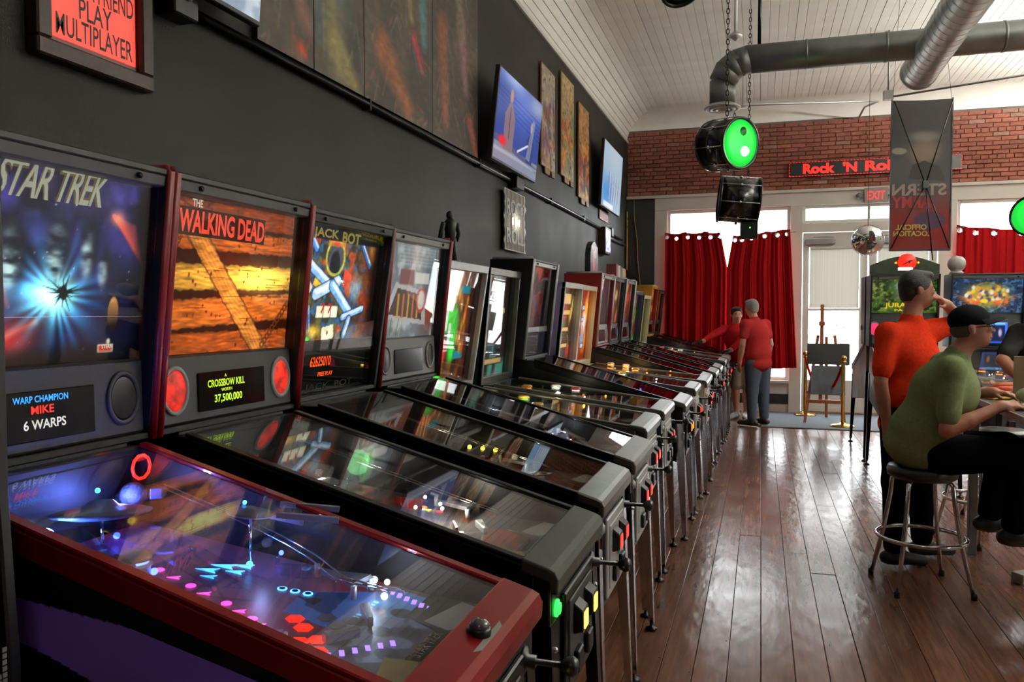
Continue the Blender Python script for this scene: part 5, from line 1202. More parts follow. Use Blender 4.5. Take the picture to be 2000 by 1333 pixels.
# things on top of the machines
tpx = empty('arched_topper', (-1.68, yc(10)+.12, 1.956), 0, 'black arched topper with orange-red figure standing on the red backbox', 'topper')
pr_ = [(-.2, 0)]+[(.2*math.cos(math.pi-math.pi*i/10), .15+.19*math.sin(math.pi*i/10)) for i in range(11)]+[(.2, 0)]
MB().prism(pr_, -.03, .03, 'x').build('arch', m_black, tpx, .005)
a = Art(.24, .3, 90, (70, 34, 26), 3); a.blob(.4, .3, .12, .3, (190, 60, 30), .95, 2); a.blob(.4, .7, .14, .16, (190, 90, 60), .95, 2); a.ell(.62, .72, .13, .16, (150, 156, 150)); a.ell(.62, .7, .09, .11, (90, 96, 92)); a.panel('topper_print', m_art05, (.0315, -.16, .01), (0, .32, 0), (0, 0, .28), tpx)
for i, (dy, wd_, hh, mt, lb) in enumerate([(-.31, .10, .17, M('box_pink', C(150, 70, 74), .6), 'small pink-red box on top of the machines, beside the arched topper'), (-.19, .16, .16, M('box_cream', C(196, 186, 160), .6), 'cream box on top of the machines, between a pink and a blue box'), (.0, .1, .155, M('box_blue', C(44, 60, 120), .6), 'dark blue box on top of the machines'), (.12, .22, .14, M('box_yellow', C(190, 146, 40), .6), 'wide yellow box on top of the machines, nearest the window')]):
    q = MB().box(-.06, .06, 0, wd_, 0, hh).build('cardboard_box', mt, None, .003, (-1.66, yc(12)+dy, 1.955))
    tag(q, lb, 'box', 'boxes kept on top of the machines')
# ------------------------------------------------------------------ cloth
m_curt = M_cloth('red_curtain_cloth', C(150, 22, 26), .12)
def curtain(label, xl, xr, zt, zbot, y, seed, nw, grom):
    """xl, xr, zt, zbot: functions of t (height 0 top..1 bottom) and u"""
    e = empty('curtain', ((xl(0)+xr(0))/2, y, zbot(.5)), 0, label, 'curtain', 'red window curtains'); ox, oz = e.location.x, e.location.z
    rr = random.Random(seed); ph = [rr.random()*6 for _ in range(4)]
    nu, nv = 150, 110; P = np.zeros((nv+1, nu+1, 3))
    holes = [(g, zt(g)-.075) for g in grom]
    for j in range(nv+1):
        t = (j/nv)**1.7
        for i in range(nu+1):
            u = i/nu; x = xl(t)+(xr(t)-xl(t))*u; z = zt(u)+(zbot(u)-zt(u))*t
            f = .6+.4*t
            yy = f*(.032*math.sin(u*nw*6.283+ph[0]+.4*math.sin(t*3+ph[1]))+.014*math.sin(u*nw*2.7*6.283+ph[2]+t)+.008*math.sin(u*nw*5*6.28+ph[3]))
            P[j, i] = (x-ox+.01*math.sin(u*nw*6.283*2+ph[1]), yy, z-oz)
    idx = np.arange((nu+1)*(nv+1)).reshape(nv+1, nu+1); F = []
    for j in range(nv):
        for i in range(nu):
            c = P[j:j+2, i:i+2].reshape(4, 3).mean(0)
            if any(math.hypot(c[0]+ox-(xl(0)+(xr(0)-xl(0))*g), c[2]+oz-zz) < .027 for g, zz in holes): continue
            F.append((idx[j+1, i], idx[j+1, i+1], idx[j, i+1], idx[j, i]))
    me = np_mesh('curtain_cloth', P.reshape(-1, 3), np.array(F), True)
    o = link('curtain_cloth', me, m_curt, e); sd = o.modifiers.new('thick', 'SOLIDIFY'); sd.thickness = .003
    for g, zz in holes:
        i = int(g*nu); j = int(round(((zt(g)-zz)/(zt(g)-zbot(g)))**(1/1.7)*nv)); q = P[j, i]
        MB().tube([(q[0]+.034*math.cos(k*.5236), q[1]-.006, q[2]+.034*math.sin(k*.5236)) for k in range(12)], .007, 6, True).build('grommet', m_chrome, e)
    return e
cy = FARY-.10
curtain('left half of the red curtain pair in the window behind the two men', lambda t: -1.47, lambda t: -.60+.10*min(1, t*4), lambda u: 2.84-.03*abs(math.sin(u*9))-.06*(u > .97), lambda u: .70, cy, 1, 5, [.02, .2, .4, .6, .8, .97])
curtain('right half of the red curtain pair, beside the entrance door', lambda t: -.42-.09*min(1, t*4), lambda t: .42+.12*t, lambda u: 2.76+.09*u-.02*abs(math.sin(u*11)), lambda u: .64+.07*u, cy-.02, 2, 5, [.03, .16, .32, .55, .78, .93])
curtain('red curtain in the right-hand window behind the golden winged machine', lambda t: 2.70, lambda t: 4.6, lambda u: 2.83-.22*u*(1-u)*1.4-.02*abs(math.sin(u*15)), lambda u: .66, cy, 3, 9, [.02, .13, .25, .42, .6, .8, .97])
for i, (a, b, lb) in enumerate([(-1.5, .5, 'thin curtain wire across the window behind the two men'), (2.68, 4.64, 'thin curtain wire across the right-hand window')]):
    tag(MB().tube([(a, cy-.0, 2.79), ((a+b)/2, cy, 2.745), (b, cy, 2.79)], .005, 6).build('curtain_wire', m_steel, None), lb, 'wire')
# ------------------------------------------------------------------ signs on the far wall
led = empty('led_sign', (1.572, FARY-.005, 3.63), 0, 'long black LED sign with red letters and dashed red border on the brick wall', 'sign')
MB().box(-1.186, 1.186, -.055, 0, 0, .228).build('sign_housing', m_black, led, .003)
g_led = glow('led_red', 255, 44, 36, 1.25); dash = MB()
n_ = 52
for i in range(n_):
    x0 = -1.18+2.36*i/n_
    for z_ in (.006, .215): dash.box(x0, x0+.030, -.058, -.0555, z_, z_+.008)
for j in range(5):
    for x_ in (-1.181, 1.173): dash.box(x_, x_+.008, -.058, -.0555, .01+.042*j, .036+.042*j)
d_ = dash.build('border_lights', g_led, led); d_['kind'] = 'stuff'
for s_, x0_, x1_ in (('Rock', -.985, -.53), ("'N", -.42, -.22), ('Roll', -.11, .30)): text('led_lettering', s_, g_led, (x0_, -.056, .04), (x1_-x0_, 0, 0), (0, 0, .155), led, .001, .045)
ex = empty('exit_sign', (1.62, FARY-.0, 3.195), 0, 'small EXIT sign with red letters over the entrance door', 'sign')
MB().box(-.165, .165, -.06, 0, .0, .225).build('sign_housing', M('exit_grey', C(150, 132, 130), .5), ex, .006)
text('exit_lettering', 'EXIT', glow('exit_red', 240, 60, 60, 1.0), (-.12, -.0605, .05), (.24, 0, 0), (0, 0, .125), ex, .001, .02)
for s in (-1, 1): MB().ball((s*.235, -.06, .11), .045, 12, 8).tube([(s*.165, -.03, .11), (s*.235, -.05, .11)], .012, 6).build('emergency_lamp', m_grey, ex)
op = empty('neon_sign', (1.17, FARY-.03, 1.25), 0, 'small OPEN sign in the door window, seen mirrored from behind', 'sign')
MB().box(-.15, .15, -.012, .0, -.01, .0).box(-.15, .15, -.012, 0, .15, .16).build('sign_rails', M('blue_rail', C(40, 110, 190), .4, emis=C(60, 130, 220), es=.4), op)
text('open_lettering', 'OPEN', M('dark_neon', C(60, 60, 70), .4), (.12, -.006, .025), (-.24, 0, 0), (0, 0, .105), op, -.001, .0)
po = empty('window_poster', (1.2, FARY-.03, .75), 0, 'small pale poster with red top in the lower door window', 'poster'); MB().box(-.07, .07, 0, .004, 0, .34).build('paper', m_card, po); MB().box(-.06, .06, -.002, 0, .26, .32).build('red_print', M('poster_red', C(170, 60, 54), .6), po); MB().box(-.05, .05, -.002, 0, .06, .22).build('grey_print', m_lgrey, po)
# ------------------------------------------------------------------ mat, stanchions, easel
tag(MB().box(.02, 1.95, 11.35, 13.04, 0.0005, .012).build('door_mat', M('blue_grey_carpet', C(96, 104, 112), .95, var=.2, vs_=60, bump=.5, bs=300), None, .004), 'blue-grey entrance mat in front of the door', 'mat')
m_brass = M('polished_brass', C(190, 150, 76), .22, 1., var=.08)
def stanchion(x, y, lb):
    e = empty('stanchion', (x, y, .012), 0, lb, 'stanchion', 'brass rope stanchions')
    MB().lathe([(.16, 0), (.16, .012), (.14, .025), (.05, .04), (.03, .05)], 28).build('base', m_brass, e)
    MB().lathe([(.024, .045), (.024, .86), (.034, .865), (.034, .885), (.02, .89)], 16).build('post', m_brass, e)
    MB().ball((0, 0, .925), .04, 14, 10).build('finial', m_brass, e)
stanchion(.65, 12.78, 'brass rope stanchion standing by the door frame, farther from the viewer'); stanchion(1.075, 11.66, 'brass rope stanchion in front of the easel, nearer the viewer')
p0, p1 = Vector((.65, 12.75, .86)), Vector((1.075, 11.69, .86))
rp = [p0.lerp(p1, i/14)-Vector((0, 0, .46*4*(i/14)*(1-i/14))) for i in range(15)]
tag(MB().tube(rp, .018, 10).build('barrier_rope', M_cloth('red_velvet', C(170, 20, 26), .05)), 'red velvet rope sagging between the two brass stanchions', 'rope')
m_easel = M('easel_wood', C(150, 84, 48), .5, var=.2, vs_=20)
ez = empty('easel', (.88, 12.05, .012), R(-6), 'wooden easel holding dark boards in front of the door', 'easel')
def bar(p, q, w_=.045, t_=.022):
    p, q = Vector(p), Vector(q); d = (q-p).normalized(); s = Vector((1, 0, 0)) if abs(d.x) < .9 else Vector((0, 0, 1)); s = (s-d*s.dot(d)).normalized(); n = d.cross(s)
    a = [p-s*w_/2-n*t_/2, p+s*w_/2-n*t_/2, p+s*w_/2+n*t_/2, p-s*w_/2+n*t_/2]; b = [v+(q-p) for v in a]
    return MB().hexa([tuple(v) for v in a]+[tuple(v) for v in b])
for s in (-1, 1): bar((s*.26, -.18, 0), (s*.11, .12, 1.22), .04).build('leg', m_easel, ez)
bar((0, .55, 0), (0, .14, 1.2), .04).build('rear_leg', m_easel, ez)
bar((-.06, -.1, .3), (-.06, .16, 1.66), .05).build('mast', m_easel, ez); MB().box(-.10, -.02, .06, .16, 1.36, 1.42).build('top_clamp', m_easel, ez)
bar((-.25, -.12, .30), (.25, -.12, .30), .05).build('tray', m_easel, ez); bar((-.2, .09, 1.06), (.2, .09, 1.06), .09).build('crossbar', m_easel, ez); bar((-.24, -.06, .42), (.24, -.06, .42), .04).build('crossbar', m_easel, ez)
T_ = Matrix.Translation((0.02, -.055, .72)) @ Matrix.Rotation(R(-13.8), 4, 'X')
bd = tag(MB().box(-.27, .29, 0, .02, .1, .40, T_).build('display_board', m_blackp, None, .003), 'black board resting high on the easel', 'board'); bd.matrix_world = ez.matrix_basis
b2 = tag(MB().box(-.21, .24, 0, .02, -.33, .08, T_).build('display_board', M('slate_grey_board', C(78, 84, 92), .5, var=.4, vs_=6), None, .003), 'grey-blue board on the lower part of the easel', 'board'); b2.matrix_world = ez.matrix_basis
# ------------------------------------------------------------------ ducts and ceiling pipes
DZ, DY = 3.87, 7.68
dc = empty('cross_duct', (0, DY, DZ), 0, 'dull grey air duct crossing the room, with elbow and round ceiling vent', 'duct')
MB().tube([(-.16, 0, 0), (.6, 0, 0), (1.6, 0, 0), (3.0, 0, 0), (RX, 0, 0)], .125, 28).build('straight_duct', m_galvdark, dc)
for q in (.35, 1.0, 1.9, 2.6, 3.4, 4.2): MB().tube([(q, 0, 0), (q+.02, 0, 0)], .129, 28).build('duct_seam', m_galvdark, dc)
for pa, pb in (((-.13, 0, 0), (-.245, 0, -.03)), ((-.215, 0, -.008), (-.325, 0, -.10)), ((-.30, 0, -.06), (-.36, 0, -.19))): MB().tube([pa, pb], .127, 28).build('elbow_segment', m_galvdark, dc)
MB().tube([(-.36, 0, -.18), (-.36, 0, -.40)], .118, 28).build('drop_duct', m_galvdark, dc)
MB().lathe([(.118, .03), (.165, .0), (.165, -.01), (.14, -.016), (.125, .0)], 28, Matrix.Translation((-.36, 0, -.42)), True, False).lathe([(.12, -.006), (.12, -.016), (.09, -.022), (.09, -.006)], 28, Matrix.Translation((-.36, 0, -.42)), True, False).lathe([(.07, -.01), (.07, -.02), (.04, -.026), (.04, -.01)], 24, Matrix.Translation((-.36, 0, -.42)), True, False).build('vent', m_galv, dc)
MB().tube([(-.04, 0, .12), (-.04, 0, CEIL-DZ)], .016, 8).build('hanger_rod', m_blackmetal, dc)
MB().tube([(3.2, 0, .12), (3.2, 0, CEIL-DZ)], .016, 8).build('hanger_rod', m_blackmetal, dc)
mdz = empty('spiral_duct', (1.38, 0, 3.8), 0, 'shiny spiral-seamed round air duct ending overhead near the banner', 'duct')
MB().tube([(0, BACKY, 0), (0, 0, 0), (0, 4, 0), (0, 8.3, 0)], .155, 36, False, False).build('round_duct', m_galv, mdz)
hx = MB(); hp = []
nt_ = int((8.28-BACKY)/.13)
hx.tube([(.158*math.cos(i*.4189), BACKY+(8.28-BACKY)*i/(nt_*15), .158*math.sin(i*.4189)) for i in range(nt_*15+1)], .0016, 5).build('spiral_seam', m_galv, mdz)
MB().lathe([(.157, -.02), (.165, -.02), (.165, .012), (.157, .012), (.157, -.02)], 36, along((0, 8.3, 0), (0, 1, 0)), True, False).build('end_ring', m_galv, mdz)
for q in (3., 6.4): MB().tube([(0, q, .15), (0, q, CEIL-3.8)], .012, 8).build('hanger_rod', m_blackmetal, mdz)
sp_ = empty('sprinkler_pipe', (0, 0, 0), 0, 'thin painted sprinkler pipe below the ceiling in front of the brick wall', 'pipe')
MB().tube([(-.24, 10.4, CEIL), (-.24, 10.4, 4.13), (1.38, 10.97, 4.2), (1.36, 12.3, 4.45), (1.36, 13.05, 4.46)], .014, 8).build('pipe', m_galv, sp_)
MB().lathe([(.02, 0), (.075, .012), (.075, .02), (.02, .035)], 20, Matrix.Translation((-.24, 10.4, 4.09))).build('sprinkler_head', m_galv, sp_)
s2 = empty('sprinkler', (-.26, 8.03, 4.2), 0, 'ceiling sprinkler with round guard above the duct elbow', 'sprinkler')
MB().tube([(0, 0, .03), (0, 0, CEIL-4.2)], .016, 8).build('drop_pipe', m_white, s2); MB().lathe([(.02, .05), (.06, .02), (.065, .0), (.03, -.02), (.008, -.04)], 18).build('head', m_galv, s2)
s3 = empty('sprinkler_pipe', (1.9, 9.9, 4.0), 0, 'thin pipe with a small valve above the hanging banner', 'pipe')
MB().tube([(-.55, 0.1, .0), (.9, .0, .12), (2.4, -.1, .22)], .012, 8).build('pipe', m_galvdark, s3); MB().box(-.60, -.5, .06, .14, -.03, .07).build('valve', m_steel, s3); MB().tube([(-.55, .1, .06), (-.55, .1, CEIL-4.0)], .01, 6).build('drop_pipe', m_galvdark, s3)
# ------------------------------------------------------------------ drum lamps
m_lacq = M('black_lacquer', C(20, 20, 19), .25, .2, var=.15, coat=.4)
def chain(parent, p, q, name='chain'):
    p, q = Vector(p), Vector(q); d = q-p; n = max(2, int(d.length/.042)); m = MB(); dn = d.normalized()
    for i in range(n):
        c = p+d*((i+.5)/n); s = Vector((1, 0, 0)) if i % 2 else Vector((0, 1, 0)); s = (s-dn*s.dot(dn)).normalized()
        m.tube([c+dn*.027*math.cos(k*.785)+s*.012*math.sin(k*.785) for k in range(8)], .0042, 5, True)
    return m.build(name, m_blackmetal, parent)
def drum(label, c, axis, r, depth, lit, chains, logo=False):
    e = empty('drum_lamp', c, 0, label, 'drum lamp', 'drums hung on chains as lamps'); ax = Vector(axis).normalized(); T = along((0, 0, 0), ax) @ Matrix.Translation((0, 0, -depth/2))
    MB().lathe([(r, 0), (r, depth)], 40, T).build('shell', m_lacq, e) if False else MB().lathe([(r-.006, .002), (r, .0), (r, depth), (r-.006, depth-.002), (r-.006, .01)], 40, T, True, False).build('shell', m_lacq, e)
    for z in (0, depth):
        MB().lathe([(r-.012, z-.012), (r+.010, z-.012), (r+.012, z), (r+.010, z+.012), (r-.012, z+.012), (r-.012, z-.012)], 40, T, True, False).build('hoop', m_blackmetal if not logo else m_lacq, e)
    MB().lathe([(1e-6, .006), (r-.004, .004), (r-.004, .002)], 40, T).build('rear_head', m_black, e)
    hd = MB().lathe([(r-.008, depth-.003), (r*.6, depth+.003), (1e-6, depth+.004)], 40, T).build('front_head', lit, e)
    for k in range(8):
        t = k*math.pi/4+.2; p = T @ Vector(((r+.012)*math.cos(t), (r+.012)*math.sin(t), .0)); q = T @ Vector(((r+.012)*math.cos(t), (r+.012)*math.sin(t), depth))
        MB().tube([p, q], .0045, 6).build('tension_rod', m_chrome, e)
        u = T @ Vector(((r+.010)*math.cos(t), (r+.010)*math.sin(t), depth*.5)); MB().ball(tuple(u), .016, 8, 6).build('lug', m_chrome, e)
    for a, b in chains: chain(e, a, b)
    return e, hd, T
m_ghead = M('green_lit_drumhead', C(30, 190, 60), .4, emis=C(36, 226, 70), es=1.0, var=.12, vs_=4)
e, hd, T = drum('black drum hung on a chain with a glowing green head', (-.29, 7.03, 2.98), (.74, -.66, -.10), .205, .30, m_ghead, [((.0, 0, .20), (0, 0, CEIL-2.98))], True)
lathe_at(T @ Vector((.02, .10, .302)), Vector((.74, -.66, -.10)), [(.036, 0), (.036, .004), (1e-6, .005)], 20).build('drumhead_badge', M('badge_dark_green', C(10, 60, 20), .5), hd)
MB().ball(tuple(T @ Vector((.05, -.06, .302))), (.042, .042, .042), 16, 10).build('bulb_glow', glow('bulb_green_white', 190, 255, 200, 3.0), hd)
lamp(e, 'drum_light', tuple(T @ Vector((0, 0, .40))), (.2, 1, .3), 3.0, .12)
e2, hd2, T2 = drum('black bass drum hanging sideways in front of the left window', (-.24, 8.88, 2.755), (1, .12, -.10), .235, .40, m_black, [((-.05, 0, .22), (-.05, -.0, 1.05)), ((.10, 0, .22), (.10, 0, CEIL-2.755))])
MB().box(.02, .20, -.08, .08, -.41, -.24).build('lamp_box', m_black, e2, .004); MB().ball((.12, -.082, -.30), .008, 8, 6).build('indicator', g_green, e2)
e3, hd3, T3 = drum('drum cut off by the top edge, green light inside', (-.62, 6.19, 4.06), (.3, -.4, -.85), .15, .2, m_black, [((0, 0, .14), (0, 0, CEIL-4.06))])
MB().ball(tuple(T3 @ Vector((.02, .02, .2))), (.04, .04, .04), 10, 8).build('green_lamp', g_green, hd3)
e4, hd4, T4 = drum('drum with green head just entering the right edge of the picture', (2.70, 9.5, 2.55), (-.6, -.8, 0), .2, .25, m_ghead, [((0, 0, .2), (0, 0, CEIL-2.55))])
# ------------------------------------------------------------------ banner, mirror
bn = empty('banner', (1.53, 9.0, 2.19), R(9), 'grey and red hanging banner on a crossed frame, printing seen mirrored', 'banner')
a = Art(.58, 1.5, 150, (84, 84, 84), 2); a.mix(np.clip((.42-a.v)*5, 0, 1), (120, 52, 50)); a.mix(np.clip((a.noise(6, 6, 3)-.5)*3, 0, 1)*.35, (104, 96, 88))
a.blob(.56, .66, .10, .09, (140, 122, 108), .9, 2); a.blob(.56, .76, .10, .035, (150, 146, 140), .7, 2); a.poly([(.3, .48), (.36, .57), (.56, .6), (.8, .56), (.92, .46)], (74, 72, 70)); a.ell(.14, .665, .05, .022, (150, 146, 128)); a.ell(.66, .2, .10, .06, (70, 66, 84), .8)
V = np.zeros(a.u.shape)
a.panel('banner_cloth', M_cloth('printed_mesh_cloth', None, .65, True), (-.29, 0, 0), (.58, 0, 0), (0, 0, 1.52), bn, lambda u, v: -.03*np.sin(u*3.14)*v)
m_ink1 = M('banner_ink_pale', C(150, 132, 124), .7); m_ink2 = M('banner_ink_red', C(150, 50, 48), .7); m_ink3 = M('banner_ink_yellow', C(176, 160, 70), .7)
for st_, x0, x1, z0, hh, mt in (('STERN', .24, -.28, .555, .12, m_ink1), ('ARMY', .10, -.28, .43, .12, m_ink2), ('OFFICIAL', .06, -.24, .21, .055, m_ink3), ('LOCATION', .10, -.26, .145, .055, m_ink3)):
    text('banner_lettering', st_, mt, (x0, -.022, z0), (x1-x0, 0, 0), (0, 0, hh), bn, .006, .03)
hub = (.03, -.045, .66)
for q in ((-.27, -.03, 1.5), (.28, -.03, 1.5), (-.28, -.01, .02), (.28, -.01, .02), (.12, -.02, -.1)): MB().tube([hub, q], .006, 6).build('frame_rod', m_blackmetal, bn)
MB().box(0, .06, -.06, -.03, .62, .70).build('frame_hub', m_black, bn, .004)
for s in (-1, 1):
    MB().box(s*.29-.006, s*.29+.006, -.006, .006, 0, 1.53).build('edge_tape', m_black, bn)
    MB().tube([(s*.28, 0, 1.5), (s*.2, .1, CEIL-2.19)], .002, 5).build('hanging_line', m_blackmetal, bn)
MB().box(-.29, .29, -.006, .006, -.005, .012).build('bottom_tape', m_black, bn)
mr_ = empty('convex_mirror', (1.14, 9.82, 2.373), 0, 'round convex safety mirror hanging in front of the door', 'mirror')
Tm = along((0, 0, 0), (-.1, -1, -.12))
MB().lathe([(.168, -.02), (.166, .0), (.15, .035), (.12, .065), (.08, .088), (.04, .1), (1e-6, .104)], 36, Tm).build('mirror_dome', M('mirror_silver', C(235, 235, 235), .02, 1., var=.0), mr_)
MB().lathe([(.172, -.03), (.176, -.02), (.172, -.005)], 36, Tm, True, False).build('rim', m_black, mr_); MB().tube([(0, 0, .16), (0, .02, CEIL-2.373)], .003, 6).build('hanging_wire', m_blackmetal, mr_)
# ------------------------------------------------------------------ figurine on the green machine
fg = empty('figurine', (-1.70, 4.27, 1.853), R(60), 'small dark figurine standing on top of the green-lit machine', 'figurine')
m_fig = M('dark_resin', C(32, 38, 30), .5)
f = MB(); f.tube([(-.035, 0, .01), (-.03, .005, .07), (-.018, 0, .135)], [.014, .017, .022], 8).tube([(.035, 0, .01), (.03, .005, .07), (.018, 0, .135)], [.014, .017, .022], 8); f.tube([(0, 0, .12), (0, 0, .18), (0, .0, .225), (0, 0, .25)], [.03, .032, .04, .015], 10)
f.tube([(-.045, 0, .222), (-.065, 0, .17), (-.06, .02, .125)], [.016, .013, .012], 8).tube([(.045, 0, .222), (.065, 0, .17), (.06, .02, .125)], [.016, .013, .012], 8); f.ball((0, .004, .268), (.02, .022, .026), 12, 8)
f.build('body', m_fig, fg); MB().lathe([(.06, 0), (.058, .01), (1e-6, .011)], 20).build('base', m_black, fg)
# ------------------------------------------------------------------ tall table, stools, food
tb = empty('tall_table', (1.62, 5.02, 0), 0, 'long tall table with black top and metal edge at the right', 'table')
MB().box(-.36, .36, -.84, .84, 1.02, 1.045).build('table_top', m_black, tb, .004)
MB().box(-.372, -.36, -.85, .85, 1.012, 1.048).box(-.36, .36, .84, .852, 1.012, 1.048).box(.36, .372, -.85, .85, 1.012, 1.048).box(-.36, .36, -.852, -.84, 1.012, 1.048).build('metal_edge', m_steel, tb, .002)
for sx in (-1, 1):
    for sy in (-1, 1): MB().box(sx*.30-.025, sx*.30+.025, sy*.76-.025, sy*.76+.025, 0, 1.02).build('leg', m_galvdark, tb, .003)
for sy in (-1, 1): MB().box(-.3, .3, sy*.76-.015, sy*.76+.015, .25, .29).build('stretcher', m_galvdark, tb)
m_seat = M('black_vinyl', C(18, 18, 19), .4, coat=.2)
def stool(x, y, lb, rz=0., h=.70):
    e = empty('bar_stool', (x, y, 0), rz, lb, 'bar stool', 'chrome bar stools with black seats')
    MB().lathe([(.16, h-.075), (.18, h-.06), (.185, h-.03), (.175, h-.005), (.12, h), (1e-6, h)], 28).build('seat', m_seat, e)
    for k in range(4):
        t = R(45)+k*math.pi/2; c, s = math.cos(t), math.sin(t)
        MB().tube([(.10*c, .10*s, h-.07), (.145*c, .145*s, h-.075), (.168*c, .168*s, h-.10), (.178*c, .178*s, h-.2), (.215*c, .215*s, .29), (.285*c, .285*s, .01)], .0125, 10).build('leg', m_chrome, e)
        MB().lathe([(.016, 0), (.016, .03), (.013, .035)], 10, Matrix.Translation((.286*c, .286*s, 0))).build('foot_cap', m_rubber, e)
    MB().tube([(.232*math.cos(i*math.pi/20), .232*math.sin(i*math.pi/20), .29) for i in range(40)], .012, 10, True).build('foot_ring', m_chrome, e)
stool(.885, 5.0, 'chrome bar stool under the man in the green shirt', R(12)); stool(1.46, 6.15, 'chrome bar stool beyond the table end, next behind the seated man', R(30)); stool(1.74, 6.72, 'chrome bar stool farthest back, half hidden by another stool', R(10))
# food
def tray(x, y, lb, rz, mt):
    e = empty('food_tray', (x, y, 1.046), rz, lb, 'food tray'); P = [(-.13, -.09), (.13, -.09), (.13, .09), (-.13, .09)]; Q = [(p[0]*1.25, p[1]*1.3) for p in P]
    m = MB(); m.box(-.13, .13, -.09, .09, 0, .004)
    for i in range(4):
        j = (i+1) % 4; a, b, c, d = (*P[i], .0), (*P[j], .0), (*Q[j], .045), (*Q[i], .045); a2, b2, c2, d2 = [(v[0]*.97, v[1]*.97, v[2]+.002) for v in (a, b, c, d)]
        m.hexa([a, b, b2, a2, d, c, c2, d2])
    m.build('paper_tray', mt, e); return e
t1 = tray(1.43, 5.60, 'paper tray with a red hot dog near the table corner', .5, M('pink_paper', C(190, 160, 140), .8, var=.1))
tag(MB().tube([(1.36, 5.60, 1.078), (1.42, 5.585, 1.09), (1.48, 5.59, 1.09), (1.54, 5.61, 1.08)], [.016, .022, .022, .016], 10).build('hot_dog', M('sausage_red', C(190, 62, 30), .4, var=.2, vs_=20)), 'red sausage lying in the paper tray', 'hot dog')
tag(MB().tube([(1.37, 5.67, 1.08), (1.43, 5.66, 1.105), (1.50, 5.67, 1.108), (1.56, 5.69, 1.09)], [.018, .024, .024, .018], 10).build('hot_dog', M('bun_orange', C(200, 92, 40), .5, var=.2, vs_=20)), 'orange-brown sausage behind the red one in the tray', 'hot dog')
tag(MB().box(-.06, .06, -.04, .04, 0, .012, Matrix.Translation((1.36, 5.42, 1.046)) @ Matrix.Rotation(.4, 4, 'Z')).build('yellow_wrapper', M('yellow_paper', C(214, 166, 30), .6), None, .003), 'yellow wrapper beside the food tray', 'wrapper')
tag(MB().lathe([(.05, 0), (.11, .012), (.118, .02), (.10, .014), (1e-6, .01)], 28, Matrix.Translation((1.43, 4.92, 1.046))).build('plate', m_card), 'pale plate under the seated man\'s hands', 'plate')
tag(MB().ball((1.42, 4.93, 1.118), (.10, .06, .05), 16, 10).build('wrapped_roll', M('green_white_wrap', C(190, 204, 160), .7, var=.25, vs_=14)), 'pale green wrapped roll on the plate', 'food')
mn = tag(MB().box(-.01, .01, -.09, .09, 0, .26, Matrix.Translation((1.515, 5.36, 1.046)) @ Matrix.Rotation(R(60), 4, 'Z')).build('menu_stand', M('cream_card', C(176, 170, 140), .7), None, .002), 'upright cream menu card on the table', 'menu')
# floor box at the lower right
tag(MB().box(-.05, .05, -.04, .04, 0, .06, Matrix.Translation((1.47, 5.25, 0)) @ Matrix.Rotation(.6, 4, 'Z')).build('white_carton', m_card, None, .003), 'small white carton on the floor under the table', 'carton')

# ------------------------------------------------------------------ added tube fixtures, unseen, housing the fill lights
for i, (fx, fy, _u, _d) in enumerate(FILL):
    e = empty('fill_fixture', (fx, fy, 3.8), 0, ('added unseen fill light over the bar side, nearer one', 'added unseen fill light over the bar side, farther one', 'added unseen fill light behind the viewer')[i], 'lamp')
    MB().box(-.06, .06, -.78, .78, 0, .05).build('housing', m_white, e, .004)
    for s in (-1, 1): MB().tube([(0, s*.6, .05), (0, s*.6, CEIL-3.8)], .004, 6).build('suspension_wire', m_steel, e)
